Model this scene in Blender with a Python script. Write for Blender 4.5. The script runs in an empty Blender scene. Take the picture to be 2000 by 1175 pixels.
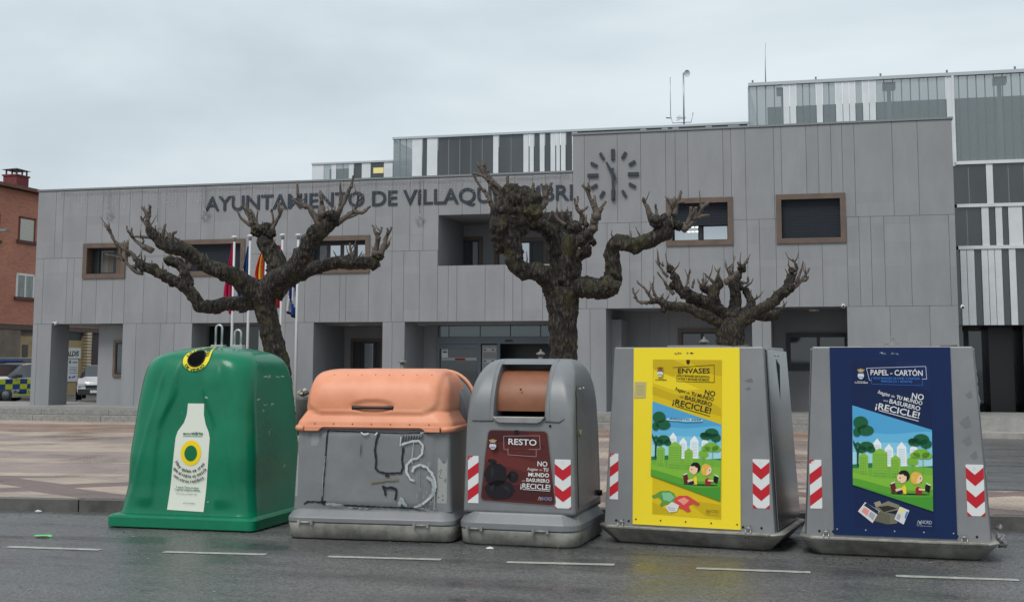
import bpy, bmesh, math, random
from mathutils import Vector, Matrix, noise
from mathutils.bvhtree import BVHTree
from mathutils.geometry import tessellate_polygon
rnd = random.Random(7)
S = bpy.context.scene
COL = S.collection
# ------------------------------------------------------------------ camera
FPX, PCY, YAW, PITCH, ROLL, EYE = 2400.0, 458.0, math.radians(14.0), math.atan(254/2400.0), math.radians(0.15), 1.6
cam = bpy.data.cameras.new('camera'); co = bpy.data.objects.new('camera', cam); COL.objects.link(co)
cam.sensor_width = 36; cam.lens = FPX/2000*36; cam.shift_y = -(587.0-PCY)/2000; cam.clip_end = 3000; cam.clip_start = .1
CR = Matrix.Rotation(YAW, 3, 'Z') @ Matrix.Rotation(math.pi/2+PITCH, 3, 'X') @ Matrix.Rotation(ROLL, 3, 'Z')
co.matrix_world = Matrix.Translation((0, 0, EYE)) @ CR.to_4x4()
S.camera = co
S.render.resolution_x, S.render.resolution_y = 1024, 601
# ------------------------------------------------------------------ sky and light
SUN_EL, SUN_AZ = math.radians(52), math.radians(200)      # azimuth measured like the sky texture's rotation
w = bpy.data.worlds.new('World'); S.world = w; w.use_nodes = True
nt = w.node_tree; bg = nt.nodes['Background']
sky = nt.nodes.new('ShaderNodeTexSky'); sky.sky_type = 'NISHITA'; sky.sun_disc = False
sky.sun_elevation = SUN_EL; sky.sun_rotation = SUN_AZ; sky.dust_density = 4
tc = nt.nodes.new('ShaderNodeTexCoord')
mp = nt.nodes.new('ShaderNodeMapping'); mp.inputs['Scale'].default_value = (1, 1, 3.2)
nz = nt.nodes.new('ShaderNodeTexNoise'); nz.inputs['Scale'].default_value = 2.3; nz.inputs['Detail'].default_value = 5; nz.inputs['Roughness'].default_value = .5
nz.inputs['Distortion'].default_value = .3
cr = nt.nodes.new('ShaderNodeValToRGB')
cr.color_ramp.elements[0].position = .38; cr.color_ramp.elements[0].color = (3.95, 4.50, 4.84, 1)
cr.color_ramp.elements[1].position = .66; cr.color_ramp.elements[1].color = (5.3, 5.85, 6.15, 1)
mx = nt.nodes.new('ShaderNodeMixRGB'); mx.inputs[0].default_value = .93
L = nt.links.new
L(tc.outputs['Generated'], mp.inputs[0]); L(mp.outputs[0], nz.inputs['Vector']); L(nz.outputs['Fac'], cr.inputs[0])
L(sky.outputs[0], mx.inputs[1]); L(cr.outputs[0], mx.inputs[2]); L(mx.outputs[0], bg.inputs[0])
bg.inputs[1].default_value = 0.1
sun = bpy.data.lights.new('sun', 'SUN'); sun.energy = 1.25; sun.angle = math.radians(25); sun.color = (1, .96, .9)
so = bpy.data.objects.new('sun', sun); COL.objects.link(so)
so.rotation_euler = (math.pi/2-SUN_EL, 0, math.radians(-14))   # light falls from behind the camera
S.view_settings.view_transform = 'Standard'; S.view_settings.look = 'None'; S.view_settings.exposure = 0.57; S.view_settings.gamma = 1
# ------------------------------------------------------------------ photo geometry helpers (a pixel of the photo and a real plane give a point of the place)
def ray(px, py): return CR @ Vector(((px-1000)/FPX, (PCY-py)/FPX, -1))
EYEV = Vector((0, 0, EYE))
def G(px, py, z=0.0):
    r = ray(px, py); return EYEV + r*((z-EYE)/r.z)
def W(px, py, Y):
    r = ray(px, py); return EYEV + r*(Y/r.y)
def D(px, py, d): return EYEV + ray(px, py)*d
# ------------------------------------------------------------------ materials
MATS = {}
def mat(name, col, rough=.6, metal=0, var=0.0, vscale=3, bump=0, bscale=40, spec=.5, col2=None, coat=0, stretch=None, island=0):
    if name in MATS: return MATS[name]
    m = bpy.data.materials.new(name); m.use_nodes = True; t = m.node_tree; b = t.nodes['Principled BSDF']
    b.inputs['Base Color'].default_value = (*col, 1); b.inputs['Roughness'].default_value = rough
    b.inputs['Metallic'].default_value = metal; b.inputs['Specular IOR Level'].default_value = spec
    if coat: b.inputs['Coat Weight'].default_value = coat; b.inputs['Coat Roughness'].default_value = .08
    k = t.links.new
    g = t.nodes.new('ShaderNodeTexCoord'); src = g.outputs['Object']
    if stretch:
        mm = t.nodes.new('ShaderNodeMapping'); mm.inputs['Scale'].default_value = stretch; k(src, mm.inputs[0]); src = mm.outputs[0]
    if var or col2:
        n = t.nodes.new('ShaderNodeTexNoise'); n.inputs['Scale'].default_value = vscale; n.inputs['Detail'].default_value = 7; n.inputs['Roughness'].default_value = .62
        k(src, n.inputs['Vector'])
        c = t.nodes.new('ShaderNodeValToRGB'); k(n.outputs['Fac'], c.inputs[0])
        c2 = col2 or tuple(min(1, x*(1+var)) for x in col); c1 = col if col2 else tuple(x*(1-var) for x in col)
        c.color_ramp.elements[0].position = .35; c.color_ramp.elements[1].position = .68
        c.color_ramp.elements[0].color = (*c1, 1); c.color_ramp.elements[1].color = (*c2, 1)
        out = c.outputs[0]
        if island:
            gi = t.nodes.new('ShaderNodeNewGeometry'); mr = t.nodes.new('ShaderNodeMapRange'); k(gi.outputs['Random Per Island'], mr.inputs[0])
            mr.inputs[3].default_value = 1-island; mr.inputs[4].default_value = 1+island
            mu = t.nodes.new('ShaderNodeVectorMath'); mu.operation = 'SCALE'; k(out, mu.inputs[0]); k(mr.outputs[0], mu.inputs['Scale']); out = mu.outputs[0]
        k(out, b.inputs['Base Color'])
        mr2 = t.nodes.new('ShaderNodeMapRange'); k(n.outputs['Fac'], mr2.inputs[0]); mr2.inputs[3].default_value = max(.03, rough*.8); mr2.inputs[4].default_value = min(1, rough*1.2)
        k(mr2.outputs[0], b.inputs['Roughness'])
    if bump:
        n2 = t.nodes.new('ShaderNodeTexNoise'); n2.inputs['Scale'].default_value = bscale; n2.inputs['Detail'].default_value = 4
        k(src, n2.inputs['Vector'])
        bp = t.nodes.new('ShaderNodeBump'); bp.inputs['Strength'].default_value = bump; bp.inputs['Distance'].default_value = .01
        k(n2.outputs['Fac'], bp.inputs['Height']); k(bp.outputs[0], b.inputs['Normal'])
    MATS[name] = m; return m
def srgb(r, g, b):
    f = lambda c: (c/255)/12.92 if c/255 < .04045 else ((c/255+.055)/1.055)**2.4
    return (f(r), f(g), f(b))
def ink(r, g, b, rough=.35):           # a printed or painted flat colour
    return mat('ink_%d_%d_%d' % (r, g, b), srgb(r, g, b), rough+.1, spec=.22)
def glassmat(name, col, alpha, rough=.05, spec=1.0, streak=0):
    if name in MATS: return MATS[name]
    m = bpy.data.materials.new(name); m.use_nodes = True; t = m.node_tree; b = t.nodes['Principled BSDF']
    b.inputs['Base Color'].default_value = (*col, 1); b.inputs['Roughness'].default_value = rough; b.inputs['Alpha'].default_value = alpha
    b.inputs['Specular IOR Level'].default_value = spec
    MATS[name] = m; return m
# ------------------------------------------------------------------ mesh helpers
def link(o, parent=None):
    COL.objects.link(o)
    if parent: o.parent = parent
    return o
def tag(o, label=None, cat=None, group=None, kind=None):
    if label: o['label'] = label
    if cat: o['category'] = cat
    if group: o['group'] = group
    if kind: o['kind'] = kind
    return o
def empty(name, loc=(0, 0, 0), rz=0, label=None, cat=None, group=None):
    o = bpy.data.objects.new(name, None); o.location = loc; o.rotation_euler = (0, 0, rz); o.empty_display_size = .1
    link(o); return tag(o, label, cat, group)
def copy_tree(o, parent=None):
    c = o.copy(); COL.objects.link(c); c.parent = parent
    for ch in list(o.children): copy_tree(ch, c)
    return c
class MB:
    def __init__(s): s.v = []; s.f = []; s.m = []; s.mats = []; s.sm = []
    def mi(s, m):
        if m not in s.mats: s.mats.append(m)
        return s.mats.index(m)
    def add(s, vs, fs, m=None, smooth=False):
        o = len(s.v); s.v += [tuple(p) for p in vs]; k = s.mi(m) if m else 0
        for f in fs: s.f.append(tuple(i+o for i in f)); s.m.append(k); s.sm.append(smooth)
    def box(s, x0, x1, y0, y1, z0, z1, m=None, front=None):
        v = [(x, y, z) for z in (z0, z1) for y in (y0, y1) for x in (x0, x1)]
        s.add(v, [(0, 2, 3, 1), (4, 5, 7, 6), (2, 6, 7, 3), (0, 4, 6, 2), (1, 3, 7, 5)], m)
        s.add(v, [(0, 1, 5, 4)], front or m); return s
    def bbox(s, x0, x1, y0, y1, z0, z1, m=None, b=.01):      # box with bevelled edges
        bm = bmesh.new(); bmesh.ops.create_cube(bm, size=1)
        for q in bm.verts: q.co = Vector(((x0+x1)/2+q.co.x*(x1-x0), (y0+y1)/2+q.co.y*(y1-y0), (z0+z1)/2+q.co.z*(z1-z0)))
        bmesh.ops.bevel(bm, geom=bm.edges[:], offset=b, segments=2, affect='EDGES', profile=.7)
        bm.verts.index_update(); s.add([q.co[:] for q in bm.verts], [[q.index for q in f.verts] for f in bm.faces], m); bm.free(); return s
    def prism(s, pts, y0, y1, m=None):                       # polygon in x,z extruded along y
        n = len(pts); v = [(x, y0, z) for x, z in pts]+[(x, y1, z) for x, z in pts]
        s.add(v, [tuple(range(n)), tuple(range(2*n-1, n-1, -1))]+[(i, i+n, (i+1) % n+n, (i+1) % n) for i in range(n)], m); return s
    def tube(s, pts, rad, m=None, n=8, caps=True, jit=0):
        pts = [Vector(p) for p in pts]; rad = rad if isinstance(rad, (list, tuple)) else [rad]*len(pts)
        vs = []; up = None
        for i, p in enumerate(pts):
            t = (pts[min(i+1, len(pts)-1)]-pts[max(i-1, 0)]).normalized()
            if up is None: up = Vector((0, 0, 1)) if abs(t.z) < .9 else Vector((1, 0, 0))
            a = t.cross(up).normalized(); b = a.cross(t).normalized(); up = b
            for k in range(n):
                g = 2*math.pi*k/n; r = rad[i]*(1+rnd.uniform(-jit, jit))
                vs.append(p+a*math.cos(g)*r+b*math.sin(g)*r)
        fs = [(i*n+k, i*n+(k+1) % n, (i+1)*n+(k+1) % n, (i+1)*n+k) for i in range(len(pts)-1) for k in range(n)]
        if caps: fs += [tuple(range(n))[::-1], tuple(range((len(pts)-1)*n, len(pts)*n))]
        s.add(vs, fs, m, True); return s
    def sphere(s, c, r, m=None, sub=2, sc=(1, 1, 1), nz=0):
        bm = bmesh.new(); bmesh.ops.create_icosphere(bm, subdivisions=sub, radius=1)
        bm.verts.index_update(); c = Vector(c); o = Vector((rnd.random()*50, 0, 0))
        v = [c+Vector((q.co.x*sc[0], q.co.y*sc[1], q.co.z*sc[2]))*r*(1+nz*noise.noise(q.co*1.7+o)) for q in bm.verts]
        s.add(v, [[q.index for q in f.verts] for f in bm.faces], m, True); bm.free(); return s
    def build(s, name, m=None, parent=None, smooth=None, bevel=0):
        me = bpy.data.meshes.new(name); me.from_pydata(s.v, [], s.f)
        for q in (s.mats or [m]): me.materials.append(q)
        if s.mats: me.polygons.foreach_set('material_index', s.m)
        me.polygons.foreach_set('use_smooth', s.sm if smooth is None else [smooth]*len(s.f))
        me.update(); o = bpy.data.objects.new(name, me); link(o, parent)
        if bevel:
            b = o.modifiers.new('bevel', 'BEVEL'); b.width = bevel; b.segments = 2; b.limit_method = 'ANGLE'
        return o
def rrect(x0, x1, y0, y1, r, nc=6, ne=10):                   # rounded rectangle ring, starting on the front edge
    pts = []; cs = [((x0+r, y0+r), math.pi), ((x1-r, y0+r), 1.5*math.pi), ((x1-r, y1-r), 0), ((x0+r, y1-r), .5*math.pi)]
    for q in range(4):
        (cx, cy), a0 = cs[q]
        arc = [(cx+r*math.cos(a0+.5*math.pi*i/nc), cy+r*math.sin(a0+.5*math.pi*i/nc)) for i in range(nc+1)]
        pts += arc
        (nx, ny), na = cs[(q+1) % 4]; nxt = (nx+r*math.cos(na), ny+r*math.sin(na)); a = arc[-1]
        pts += [(a[0]+(nxt[0]-a[0])*i/ne, a[1]+(nxt[1]-a[1])*i/ne) for i in range(1, ne)]
    return pts
def loft(levels, nc=6, ne=10, sub=1, disp=None, cap=True, capb=True):   # levels: (z, x0, x1, y0, y1, r), smooth in between
    lv = []
    for a, b in zip(levels, levels[1:]):
        for i in range(sub): lv.append(tuple(p+(q-p)*i/sub for p, q in zip(a, b)))
    lv.append(levels[-1]); vs = []
    for (z, x0, x1, y0, y1, r) in lv:
        for (x, y) in rrect(x0, x1, y0, y1, r, nc, ne):
            p = Vector((x, y, z))
            if disp:
                p = disp(p)
            vs.append(p)
    n = len(vs)//len(lv)
    fs = [(i*n+k, i*n+(k+1) % n, (i+1)*n+(k+1) % n, (i+1)*n+k) for i in range(len(lv)-1) for k in range(n)]
    if capb: fs.append(tuple(range(n))[::-1])
    if cap: fs.append(tuple(range((len(lv)-1)*n, len(lv)*n)))
    return vs, fs
def sm(a, b, x):
    t = max(0, min(1, (x-a)/(b-a))); return t*t*(3-2*t)
def bool_cut(o, cutter):
    md = o.modifiers.new('cut', 'BOOLEAN'); md.object = cutter; md.operation = 'DIFFERENCE'; md.solver = 'EXACT'
    bpy.context.view_layer.update()
    dg = bpy.context.evaluated_depsgraph_get(); me = bpy.data.meshes.new_from_object(o.evaluated_get(dg))
    o.modifiers.clear(); o.data = me; bpy.data.objects.remove(cutter)
def obj_bvh(o):
    me = o.data; return BVHTree.FromPolygons([v.co[:] for v in me.vertices], [tuple(p.vertices) for p in me.polygons])
# ------------------------------------------------------------------ lettering and flat prints
_TX = {}
def text_mesh(s, bold=.0, shear=0.0, res=3):
    bold = min(bold, .036)*.85; key = (s, bold, shear, res)
    if key in _TX: return _TX[key]
    c = bpy.data.curves.new('lettering', 'FONT'); c.body = s; c.size = 1; c.resolution_u = res; c.offset = bold; c.shear = shear
    o = bpy.data.objects.new('lettering', c); COL.objects.link(o)
    me = bpy.data.meshes.new_from_object(o)
    v = [(q.co.x, q.co.y) for q in me.vertices]; f = [tuple(p.vertices) for p in me.polygons]
    bpy.data.objects.remove(o); bpy.data.curves.remove(c); bpy.data.meshes.remove(me)
    xs = [p[0] for p in v] or [0]
    _TX[key] = (v, f, min(xs), max(xs)); return _TX[key]
class Print:
    """collects flat shapes in the coordinates of a drawing; to3d(x, y, layer) puts them on a real surface"""
    def __init__(s, to3d): s.to = to3d; s.mb = MB(); s.n = 0
    def poly(s, pts, col, layer=None, dense=0):
        s.n += 1; ly = layer if layer is not None else s.n
        tris = tessellate_polygon([[Vector((x, y, 0)) for x, y in pts]])
        tris = [tuple(t) for t in tris]; P = list(pts)
        if dense:
            out = []
            def split(a, b, c, k=0):
                L_ = [math.dist(a, b), math.dist(b, c), math.dist(c, a)]; i = L_.index(max(L_))
                if L_[i] < dense or k > 11: out.append((a, b, c)); return
                if i == 0: m_ = ((a[0]+b[0])/2, (a[1]+b[1])/2); split(a, m_, c, k+1); split(m_, b, c, k+1)
                elif i == 1: m_ = ((b[0]+c[0])/2, (b[1]+c[1])/2); split(a, b, m_, k+1); split(a, m_, c, k+1)
                else: m_ = ((a[0]+c[0])/2, (a[1]+c[1])/2); split(a, b, m_, k+1); split(m_, b, c, k+1)
            for t in tris: split(P[t[0]], P[t[1]], P[t[2]])
            P = []; tris = []
            for a, b, c in out: tris.append((len(P), len(P)+1, len(P)+2)); P += [a, b, c]
        s.mb.add([s.to(x, y, ly) for x, y in P], tris, col); return s
    def rect(s, x0, y0, x1, y1, col, **k): return s.poly([(x0, y0), (x1, y0), (x1, y1), (x0, y1)], col, **k)
    def ell(s, cx, cy, rx, ry, col, n=20, a0=0, a1=360, **k):
        return s.poly([(cx+rx*math.cos(math.radians(a0+(a1-a0)*i/n)), cy+ry*math.sin(math.radians(a0+(a1-a0)*i/n))) for i in range(n if a1-a0 == 360 else n+1)], col, **k)
    def line(s, pts, w, col, **k):
        for (ax, ay), (bx, by) in zip(pts, pts[1:]):
            d = math.hypot(bx-ax, by-ay) or 1; nx, ny = -(by-ay)/d*w/2, (bx-ax)/d*w/2
            s.poly([(ax+nx, ay+ny), (bx+nx, by+ny), (bx-nx, by-ny), (ax-nx, ay-ny)], col, **k)
        return s
    def frame(s, pts, w, col): return s.line(pts+[pts[0]], w, col, layer=s.n+1)
    def text(s, t, x0, y0, x1, y1, cap, col, bold=.02, shear=0, layer=None):   # baseline from (x0,y0) to (x1,y1), y grows downward
        s.n += 1; ly = layer if layer is not None else s.n
        v, f, a, b = text_mesh(t, bold, shear); Lb = math.hypot(x1-x0, y1-y0); k = Lb/(b-a); h = cap/.70
        ux, uy = (x1-x0)/Lb, (y1-y0)/Lb
        V = []; F = []
        for i, q in enumerate(f):
            F.append(tuple(range(len(V), len(V)+len(q)))); V += [s.to(x0+ux*(v[j][0]-a)*k+uy*v[j][1]*h, y0+uy*(v[j][0]-a)*k-ux*v[j][1]*h, ly+(i % 5)*.12) for j in q]
        s.mb.add(V, F, col); return s
    def arc_text(s, t, cx, cy, r, a0, a1, cap, col, bold=.02, inward=True, shear=0):   # text along an arc; inward: tops point to the centre
        s.n += 1; tot = 0; items = []
        for ch in t:
            if ch == ' ': items.append((None, .32)); tot += .32; continue
            v, f, a, b = text_mesh(ch, bold, shear, 2); items.append(((v, f, a, b), b-a+.09)); tot += b-a+.09
        pos = 0; h = cap/.70
        for it, wd in items:
            if it:
                v, f, a, b = it; q = math.radians(a0+(a1-a0)*(pos+wd/2)/tot); k = abs(math.radians(a1-a0))*r/tot
                c, sn = math.cos(q), math.sin(q)     # angle with y downward
                tops = -1 if inward else 1
                tx, ty = (sn, -c) if inward else (-sn, c)
                s.mb.add([s.to(cx+(r+tops*p[1]*h)*c+tx*(p[0]-(a+b)/2)*k, cy+(r+tops*p[1]*h)*sn+ty*(p[0]-(a+b)/2)*k, s.n) for p in v], f, col)
            pos += wd
        return s
    def build(s, name, parent): return s.mb.build(name, None, parent)
def clip(poly, x0, x1, y0, y1):
    def cut(ps, inside, inter):
        out = []
        for i, p in enumerate(ps):
            q = ps[(i+1) % len(ps)]
            if inside(p): out.append(p)
            if inside(p) != inside(q): out.append(inter(p, q))
        return out
    def ix(v): return lambda p, q: (v, p[1]+(q[1]-p[1])*(v-p[0])/(q[0]-p[0]))
    def iy(v): return lambda p, q: (p[0]+(q[0]-p[0])*(v-p[1])/(q[1]-p[1]), v)
    for ins, it in ((lambda p: p[0] >= x0, ix(x0)), (lambda p: p[0] <= x1, ix(x1)), (lambda p: p[1] >= y0, iy(y0)), (lambda p: p[1] <= y1, iy(y1))):
        if len(poly) < 3: return []
        poly = cut(poly, ins, it)
    return poly
# ================================================================== THE GROUND
def nodes(m): m.use_nodes = True; return m.node_tree, m.node_tree.nodes, m.node_tree.links.new
def asphalt_mat(name, lo, hi, wet=.5):
    m = bpy.data.materials.new(name); t, N, k = nodes(m); b = N['Principled BSDF']
    g = N.new('ShaderNodeTexCoord'); 
    n1 = N.new('ShaderNodeTexNoise'); n1.inputs['Scale'].default_value = 48; n1.inputs['Detail'].default_value = 6; n1.inputs['Roughness'].default_value = .8; k(g.outputs['Object'], n1.inputs['Vector'])
    mpn = N.new('ShaderNodeMapping'); mpn.inputs['Scale'].default_value = (.35, 1.3, 1); k(g.outputs['Object'], mpn.inputs[0])
    n2 = N.new('ShaderNodeTexNoise'); n2.inputs['Scale'].default_value = 1.1; n2.inputs['Detail'].default_value = 8; n2.inputs['Roughness'].default_value = .6; k(mpn.outputs[0], n2.inputs['Vector'])
    vo = N.new('ShaderNodeTexVoronoi'); vo.inputs['Scale'].default_value = 55; k(g.outputs['Object'], vo.inputs['Vector'])
    c1 = N.new('ShaderNodeValToRGB'); k(n1.outputs['Fac'], c1.inputs[0]); c1.color_ramp.elements[0].position = .3; c1.color_ramp.elements[1].position = .75
    c1.color_ramp.elements[0].color = (*lo, 1); c1.color_ramp.elements[1].color = (*hi, 1)
    c2 = N.new('ShaderNodeValToRGB'); k(n2.outputs['Fac'], c2.inputs[0]); c2.color_ramp.elements[0].position = .35; c2.color_ramp.elements[1].position = .65
    c2.color_ramp.elements[0].color = (.62, .62, .64, 1); c2.color_ramp.elements[1].color = (1.1, 1.1, 1.1, 1)
    mu = N.new('ShaderNodeMixRGB'); mu.blend_type = 'MULTIPLY'; mu.inputs[0].default_value = 1; k(c1.outputs[0], mu.inputs[1]); k(c2.outputs[0], mu.inputs[2])
    # thin cracks
    nc = N.new('ShaderNodeTexVoronoi'); nc.feature = 'DISTANCE_TO_EDGE'; nc.inputs['Scale'].default_value = .55
    nd = N.new('ShaderNodeTexNoise'); nd.inputs['Scale'].default_value = 3; nd.inputs['Detail'].default_value = 5; k(g.outputs['Object'], nd.inputs['Vector'])
    ad = N.new('ShaderNodeMixRGB'); ad.blend_type = 'ADD'; ad.inputs[0].default_value = .8; k(g.outputs['Object'], ad.inputs[1]); k(nd.outputs['Color'], ad.inputs[2]); k(ad.outputs[0], nc.inputs['Vector'])
    cc = N.new('ShaderNodeValToRGB'); k(nc.outputs['Distance'], cc.inputs[0]); cc.color_ramp.elements[0].position = .002; cc.color_ramp.elements[1].position = .007
    cc.color_ramp.elements[0].color = (.45, .45, .45, 1); cc.color_ramp.elements[1].color = (1, 1, 1, 1)
    m3 = N.new('ShaderNodeMixRGB'); m3.blend_type = 'MULTIPLY'; m3.inputs[0].default_value = .7; k(mu.outputs[0], m3.inputs[1]); k(cc.outputs[0], m3.inputs[2])
    sv = N.new('ShaderNodeSeparateXYZ'); k(vo.outputs['Color'], sv.inputs[0]); ms = N.new('ShaderNodeMapRange'); k(sv.outputs['X'], ms.inputs[0]); ms.inputs[3].default_value = .62; ms.inputs[4].default_value = 1.45; m4 = N.new('ShaderNodeVectorMath'); m4.operation = 'SCALE'; k(m3.outputs[0], m4.inputs[0]); k(ms.outputs[0], m4.inputs['Scale']); k(m4.outputs[0], b.inputs['Base Color'])
    r = N.new('ShaderNodeMapRange'); k(n2.outputs['Fac'], r.inputs[0]); r.inputs[1].default_value = .32; r.inputs[2].default_value = .62; r.inputs[3].default_value = .16; r.inputs[4].default_value = wet
    k(r.outputs[0], b.inputs['Roughness']); b.inputs['Specular IOR Level'].default_value = .6
    mi = N.new('ShaderNodeMath'); mi.operation = 'MULTIPLY'; k(vo.outputs['Distance'], mi.inputs[0]); mi.inputs[1].default_value = 1
    bs = N.new('ShaderNodeMapRange'); k(n2.outputs['Fac'], bs.inputs[0]); bs.inputs[1].default_value = .36; bs.inputs[2].default_value = .55; bs.inputs[3].default_value = .04; bs.inputs[4].default_value = .8
    bp = N.new('ShaderNodeBump'); bp.inputs['Distance'].default_value = .006; k(bs.outputs[0], bp.inputs['Strength']); k(mi.outputs[0], bp.inputs['Height']); k(bp.outputs[0], b.inputs['Normal'])
    return m
M_ASPH = asphalt_mat('wet_asphalt', (.030, .030, .031), (.20, .199, .196))
M_ASPH2 = asphalt_mat('dry_asphalt', (.09, .09, .09), (.17, .17, .168), .7)
# street frame: kerb line through two measured points of the kerb's top edge
KZ = .13
kA, kB = G(0, 969, KZ), G(1960, 1004, KZ); SD = (kB-kA); SD.z = 0; SD.normalize(); SN = Vector((-SD.y, SD.x, 0)); SANG = math.atan2(SD.y, SD.x)
def ST(u, v, z=0.0): p = kA+SD*u+SN*v; return Vector((p.x, p.y, z))     # along the kerb, away from the road
def street_box(mb, u0, u1, v0, v1, z0, z1, m=None):
    c = [ST(u0, v0), ST(u1, v0), ST(u1, v1), ST(u0, v1)]
    mb.add([(p.x, p.y, z) for z in (z0, z1) for p in c], [(3, 2, 1, 0), (4, 5, 6, 7), (0, 1, 5, 4), (1, 2, 6, 5), (2, 3, 7, 6), (3, 0, 4, 7)], m)
g = MB(); g.add([(-900, -300, 0), (900, -300, 0), (900, 1200, 0), (-900, 1200, 0)], [(0, 1, 2, 3)], M_ASPH)
tag(g.build('road'), kind='structure')
def uv_of(p): q = Vector((p.x-kA.x, p.y-kA.y, 0)); return q.dot(SD), q.dot(SN)
# facade plane of the town hall: its foot at pixel (62,790) stands at z = .43
YF = G(62, 790, .43).y
U_R = uv_of(G(1585, 840, KZ))[0]          # the plaza ends here on the right
vf = uv_of(Vector((W(62, 790, YF).x, YF, 0)))[1]
# kerb stones
def paving_mat(name, kind):
    m = bpy.data.materials.new(name); t, N, k = nodes(m); b = N['Principled BSDF']; g = N.new('ShaderNodeTexCoord')
    sx = N.new('ShaderNodeSeparateXYZ'); k(g.outputs['Object'], sx.inputs[0])
    br = N.new('ShaderNodeTexBrick'); k(g.outputs['Object'], br.inputs['Vector']); br.inputs['Scale'].default_value = 1; br.inputs['Brick Width'].default_value = .2; br.inputs['Row Height'].default_value = .1
    br.inputs['Mortar Size'].default_value = .006; br.inputs['Color1'].default_value = (1.0, 1.0, 1.0, 1); br.inputs['Color2'].default_value = (.86, .85, .85, 1); br.inputs['Mortar'].default_value = (.5, .48, .46, 1)
    n = N.new('ShaderNodeTexNoise'); n.inputs['Scale'].default_value = .9; n.inputs['Detail'].default_value = 6; k(g.outputs['Object'], n.inputs['Vector'])
    nr = N.new('ShaderNodeMapRange'); k(n.outputs['Fac'], nr.inputs[0]); nr.inputs[1].default_value = .3; nr.inputs[2].default_value = .7; nr.inputs[3].default_value = .78; nr.inputs[4].default_value = 1.15
    cream = (.46, .37, .30, 1); red = (.33, .22, .175, 1); mauve = (.335, .26, .235, 1); wine = (.20, .135, .12, 1)
    if kind == 'bands':
        c = N.new('ShaderNodeValToRGB'); c.color_ramp.interpolation = 'CONSTANT'
        mr = N.new('ShaderNodeMapRange'); k(sx.outputs['Y'], mr.inputs[0]); mr.inputs[1].default_value = 0; mr.inputs[2].default_value = 24
        nn = N.new('ShaderNodeMath'); nn.operation = 'ADD'; k(mr.outputs[0], nn.inputs[0])
        nn.inputs[1].default_value = 0; k(nn.outputs[0], c.inputs[0])
        ys = [(968, cream), (923, mauve), (903, cream), (895, mauve), (881, cream), (862, mauve), (850, cream), (842.5, red), (827, cream)]
        el = c.color_ramp.elements; first = True
        for y, col_ in ys:
            pos = max(0, uv_of(G(120, y, KZ))[1]/24)
            e = el[0] if first else el.new(pos); e.position = pos; e.color = col_; first = False
        el[-1].color = el[-1].color
        last = [e for e in el if e.position >= .999]
        for e in last[1:] if len(last) > 1 else last:
            if len(el) > 9: el.remove(e)
        colo = c.outputs[0]
    else:
        # staggered dark brick figures on a cream ground, laid in the paving
        def wave(a, scale, off=0):
            m1 = N.new('ShaderNodeMath'); m1.operation = 'MULTIPLY'; k(sx.outputs[a], m1.inputs[0]); m1.inputs[1].default_value = scale
            m2 = N.new('ShaderNodeMath'); m2.operation = 'PINGPONG'; k(m1.outputs[0], m2.inputs[0]); m2.inputs[1].default_value = 1; return m2.outputs[0]
        a = wave('X', .62); c_ = wave('Y', .95)
        st = N.new('ShaderNodeMath'); st.operation = 'ADD'; k(a, st.inputs[0]); k(c_, st.inputs[1])
        sn = N.new('ShaderNodeMath'); sn.operation = 'SNAP'; k(st.outputs[0], sn.inputs[0]); sn.inputs[1].default_value = .12
        cm = N.new('ShaderNodeMath'); cm.operation = 'PINGPONG'; k(sn.outputs[0], cm.inputs[0]); cm.inputs[1].default_value = .8
        gt = N.new('ShaderNodeMath'); gt.operation = 'GREATER_THAN'; k(cm.outputs[0], gt.inputs[0]); gt.inputs[1].default_value = .5
        mc = N.new('ShaderNodeMixRGB'); k(gt.outputs[0], mc.inputs[0]); mc.inputs[1].default_value = cream; mc.inputs[2].default_value = wine; colo = mc.outputs[0]
    mu = N.new('ShaderNodeMixRGB'); mu.blend_type = 'MULTIPLY'; mu.inputs[0].default_value = 1; k(colo, mu.inputs[1]); k(br.outputs['Color'], mu.inputs[2])
    m2 = N.new('ShaderNodeVectorMath'); m2.operation = 'SCALE'; k(mu.outputs[0], m2.inputs[0]); k(nr.outputs[0], m2.inputs['Scale']); k(m2.outputs[0], b.inputs['Base Color'])
    r2 = N.new('ShaderNodeMapRange'); k(n.outputs['Fac'], r2.inputs[0]); r2.inputs[1].default_value = .35; r2.inputs[2].default_value = .6; r2.inputs[3].default_value = .22; r2.inputs[4].default_value = .6
    k(r2.outputs[0], b.inputs['Roughness']); return m
M_STONE = mat('kerb_stone', (.090, .088, .083), .5, var=.35, vscale=4, bump=.3, bscale=60)
M_GRAN = mat('granite_step', (.24, .235, .225), .6, var=.22, vscale=14, bump=.2, bscale=90)
def street_obj(name, boxes, m, kind='structure'):            # its own axes along the street, so patterns run with the kerb
    mb = MB()
    for (u0, u1, v0, v1, z0, z1) in boxes: mb.box(u0, u1, v0, v1, z0, z1, m)
    o = mb.build(name); o.location = (kA.x, kA.y, 0); o.rotation_euler = (0, 0, SANG); return tag(o, kind=kind)
sb = []
u = -32.0
while u < 40: sb.append((u, u+.985, -.13, .03, -.05, KZ-.004)); u += 1.0
street_obj("kerb", sb, M_STONE)
VS = uv_of(G(0, 926, KZ))[1]; VS2 = uv_of(G(1800, 928, KZ))[1]
street_obj('pavement_strip', [(-32, 40, .033, min(VS, VS2)-.1, -.05, KZ)], paving_mat('figured_paving', 'fig'))
street_obj('plaza_paving', [(-32, U_R, min(VS, VS2)-.097, 24, -.06, KZ)], paving_mat('banded_paving', 'bands'))
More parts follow.
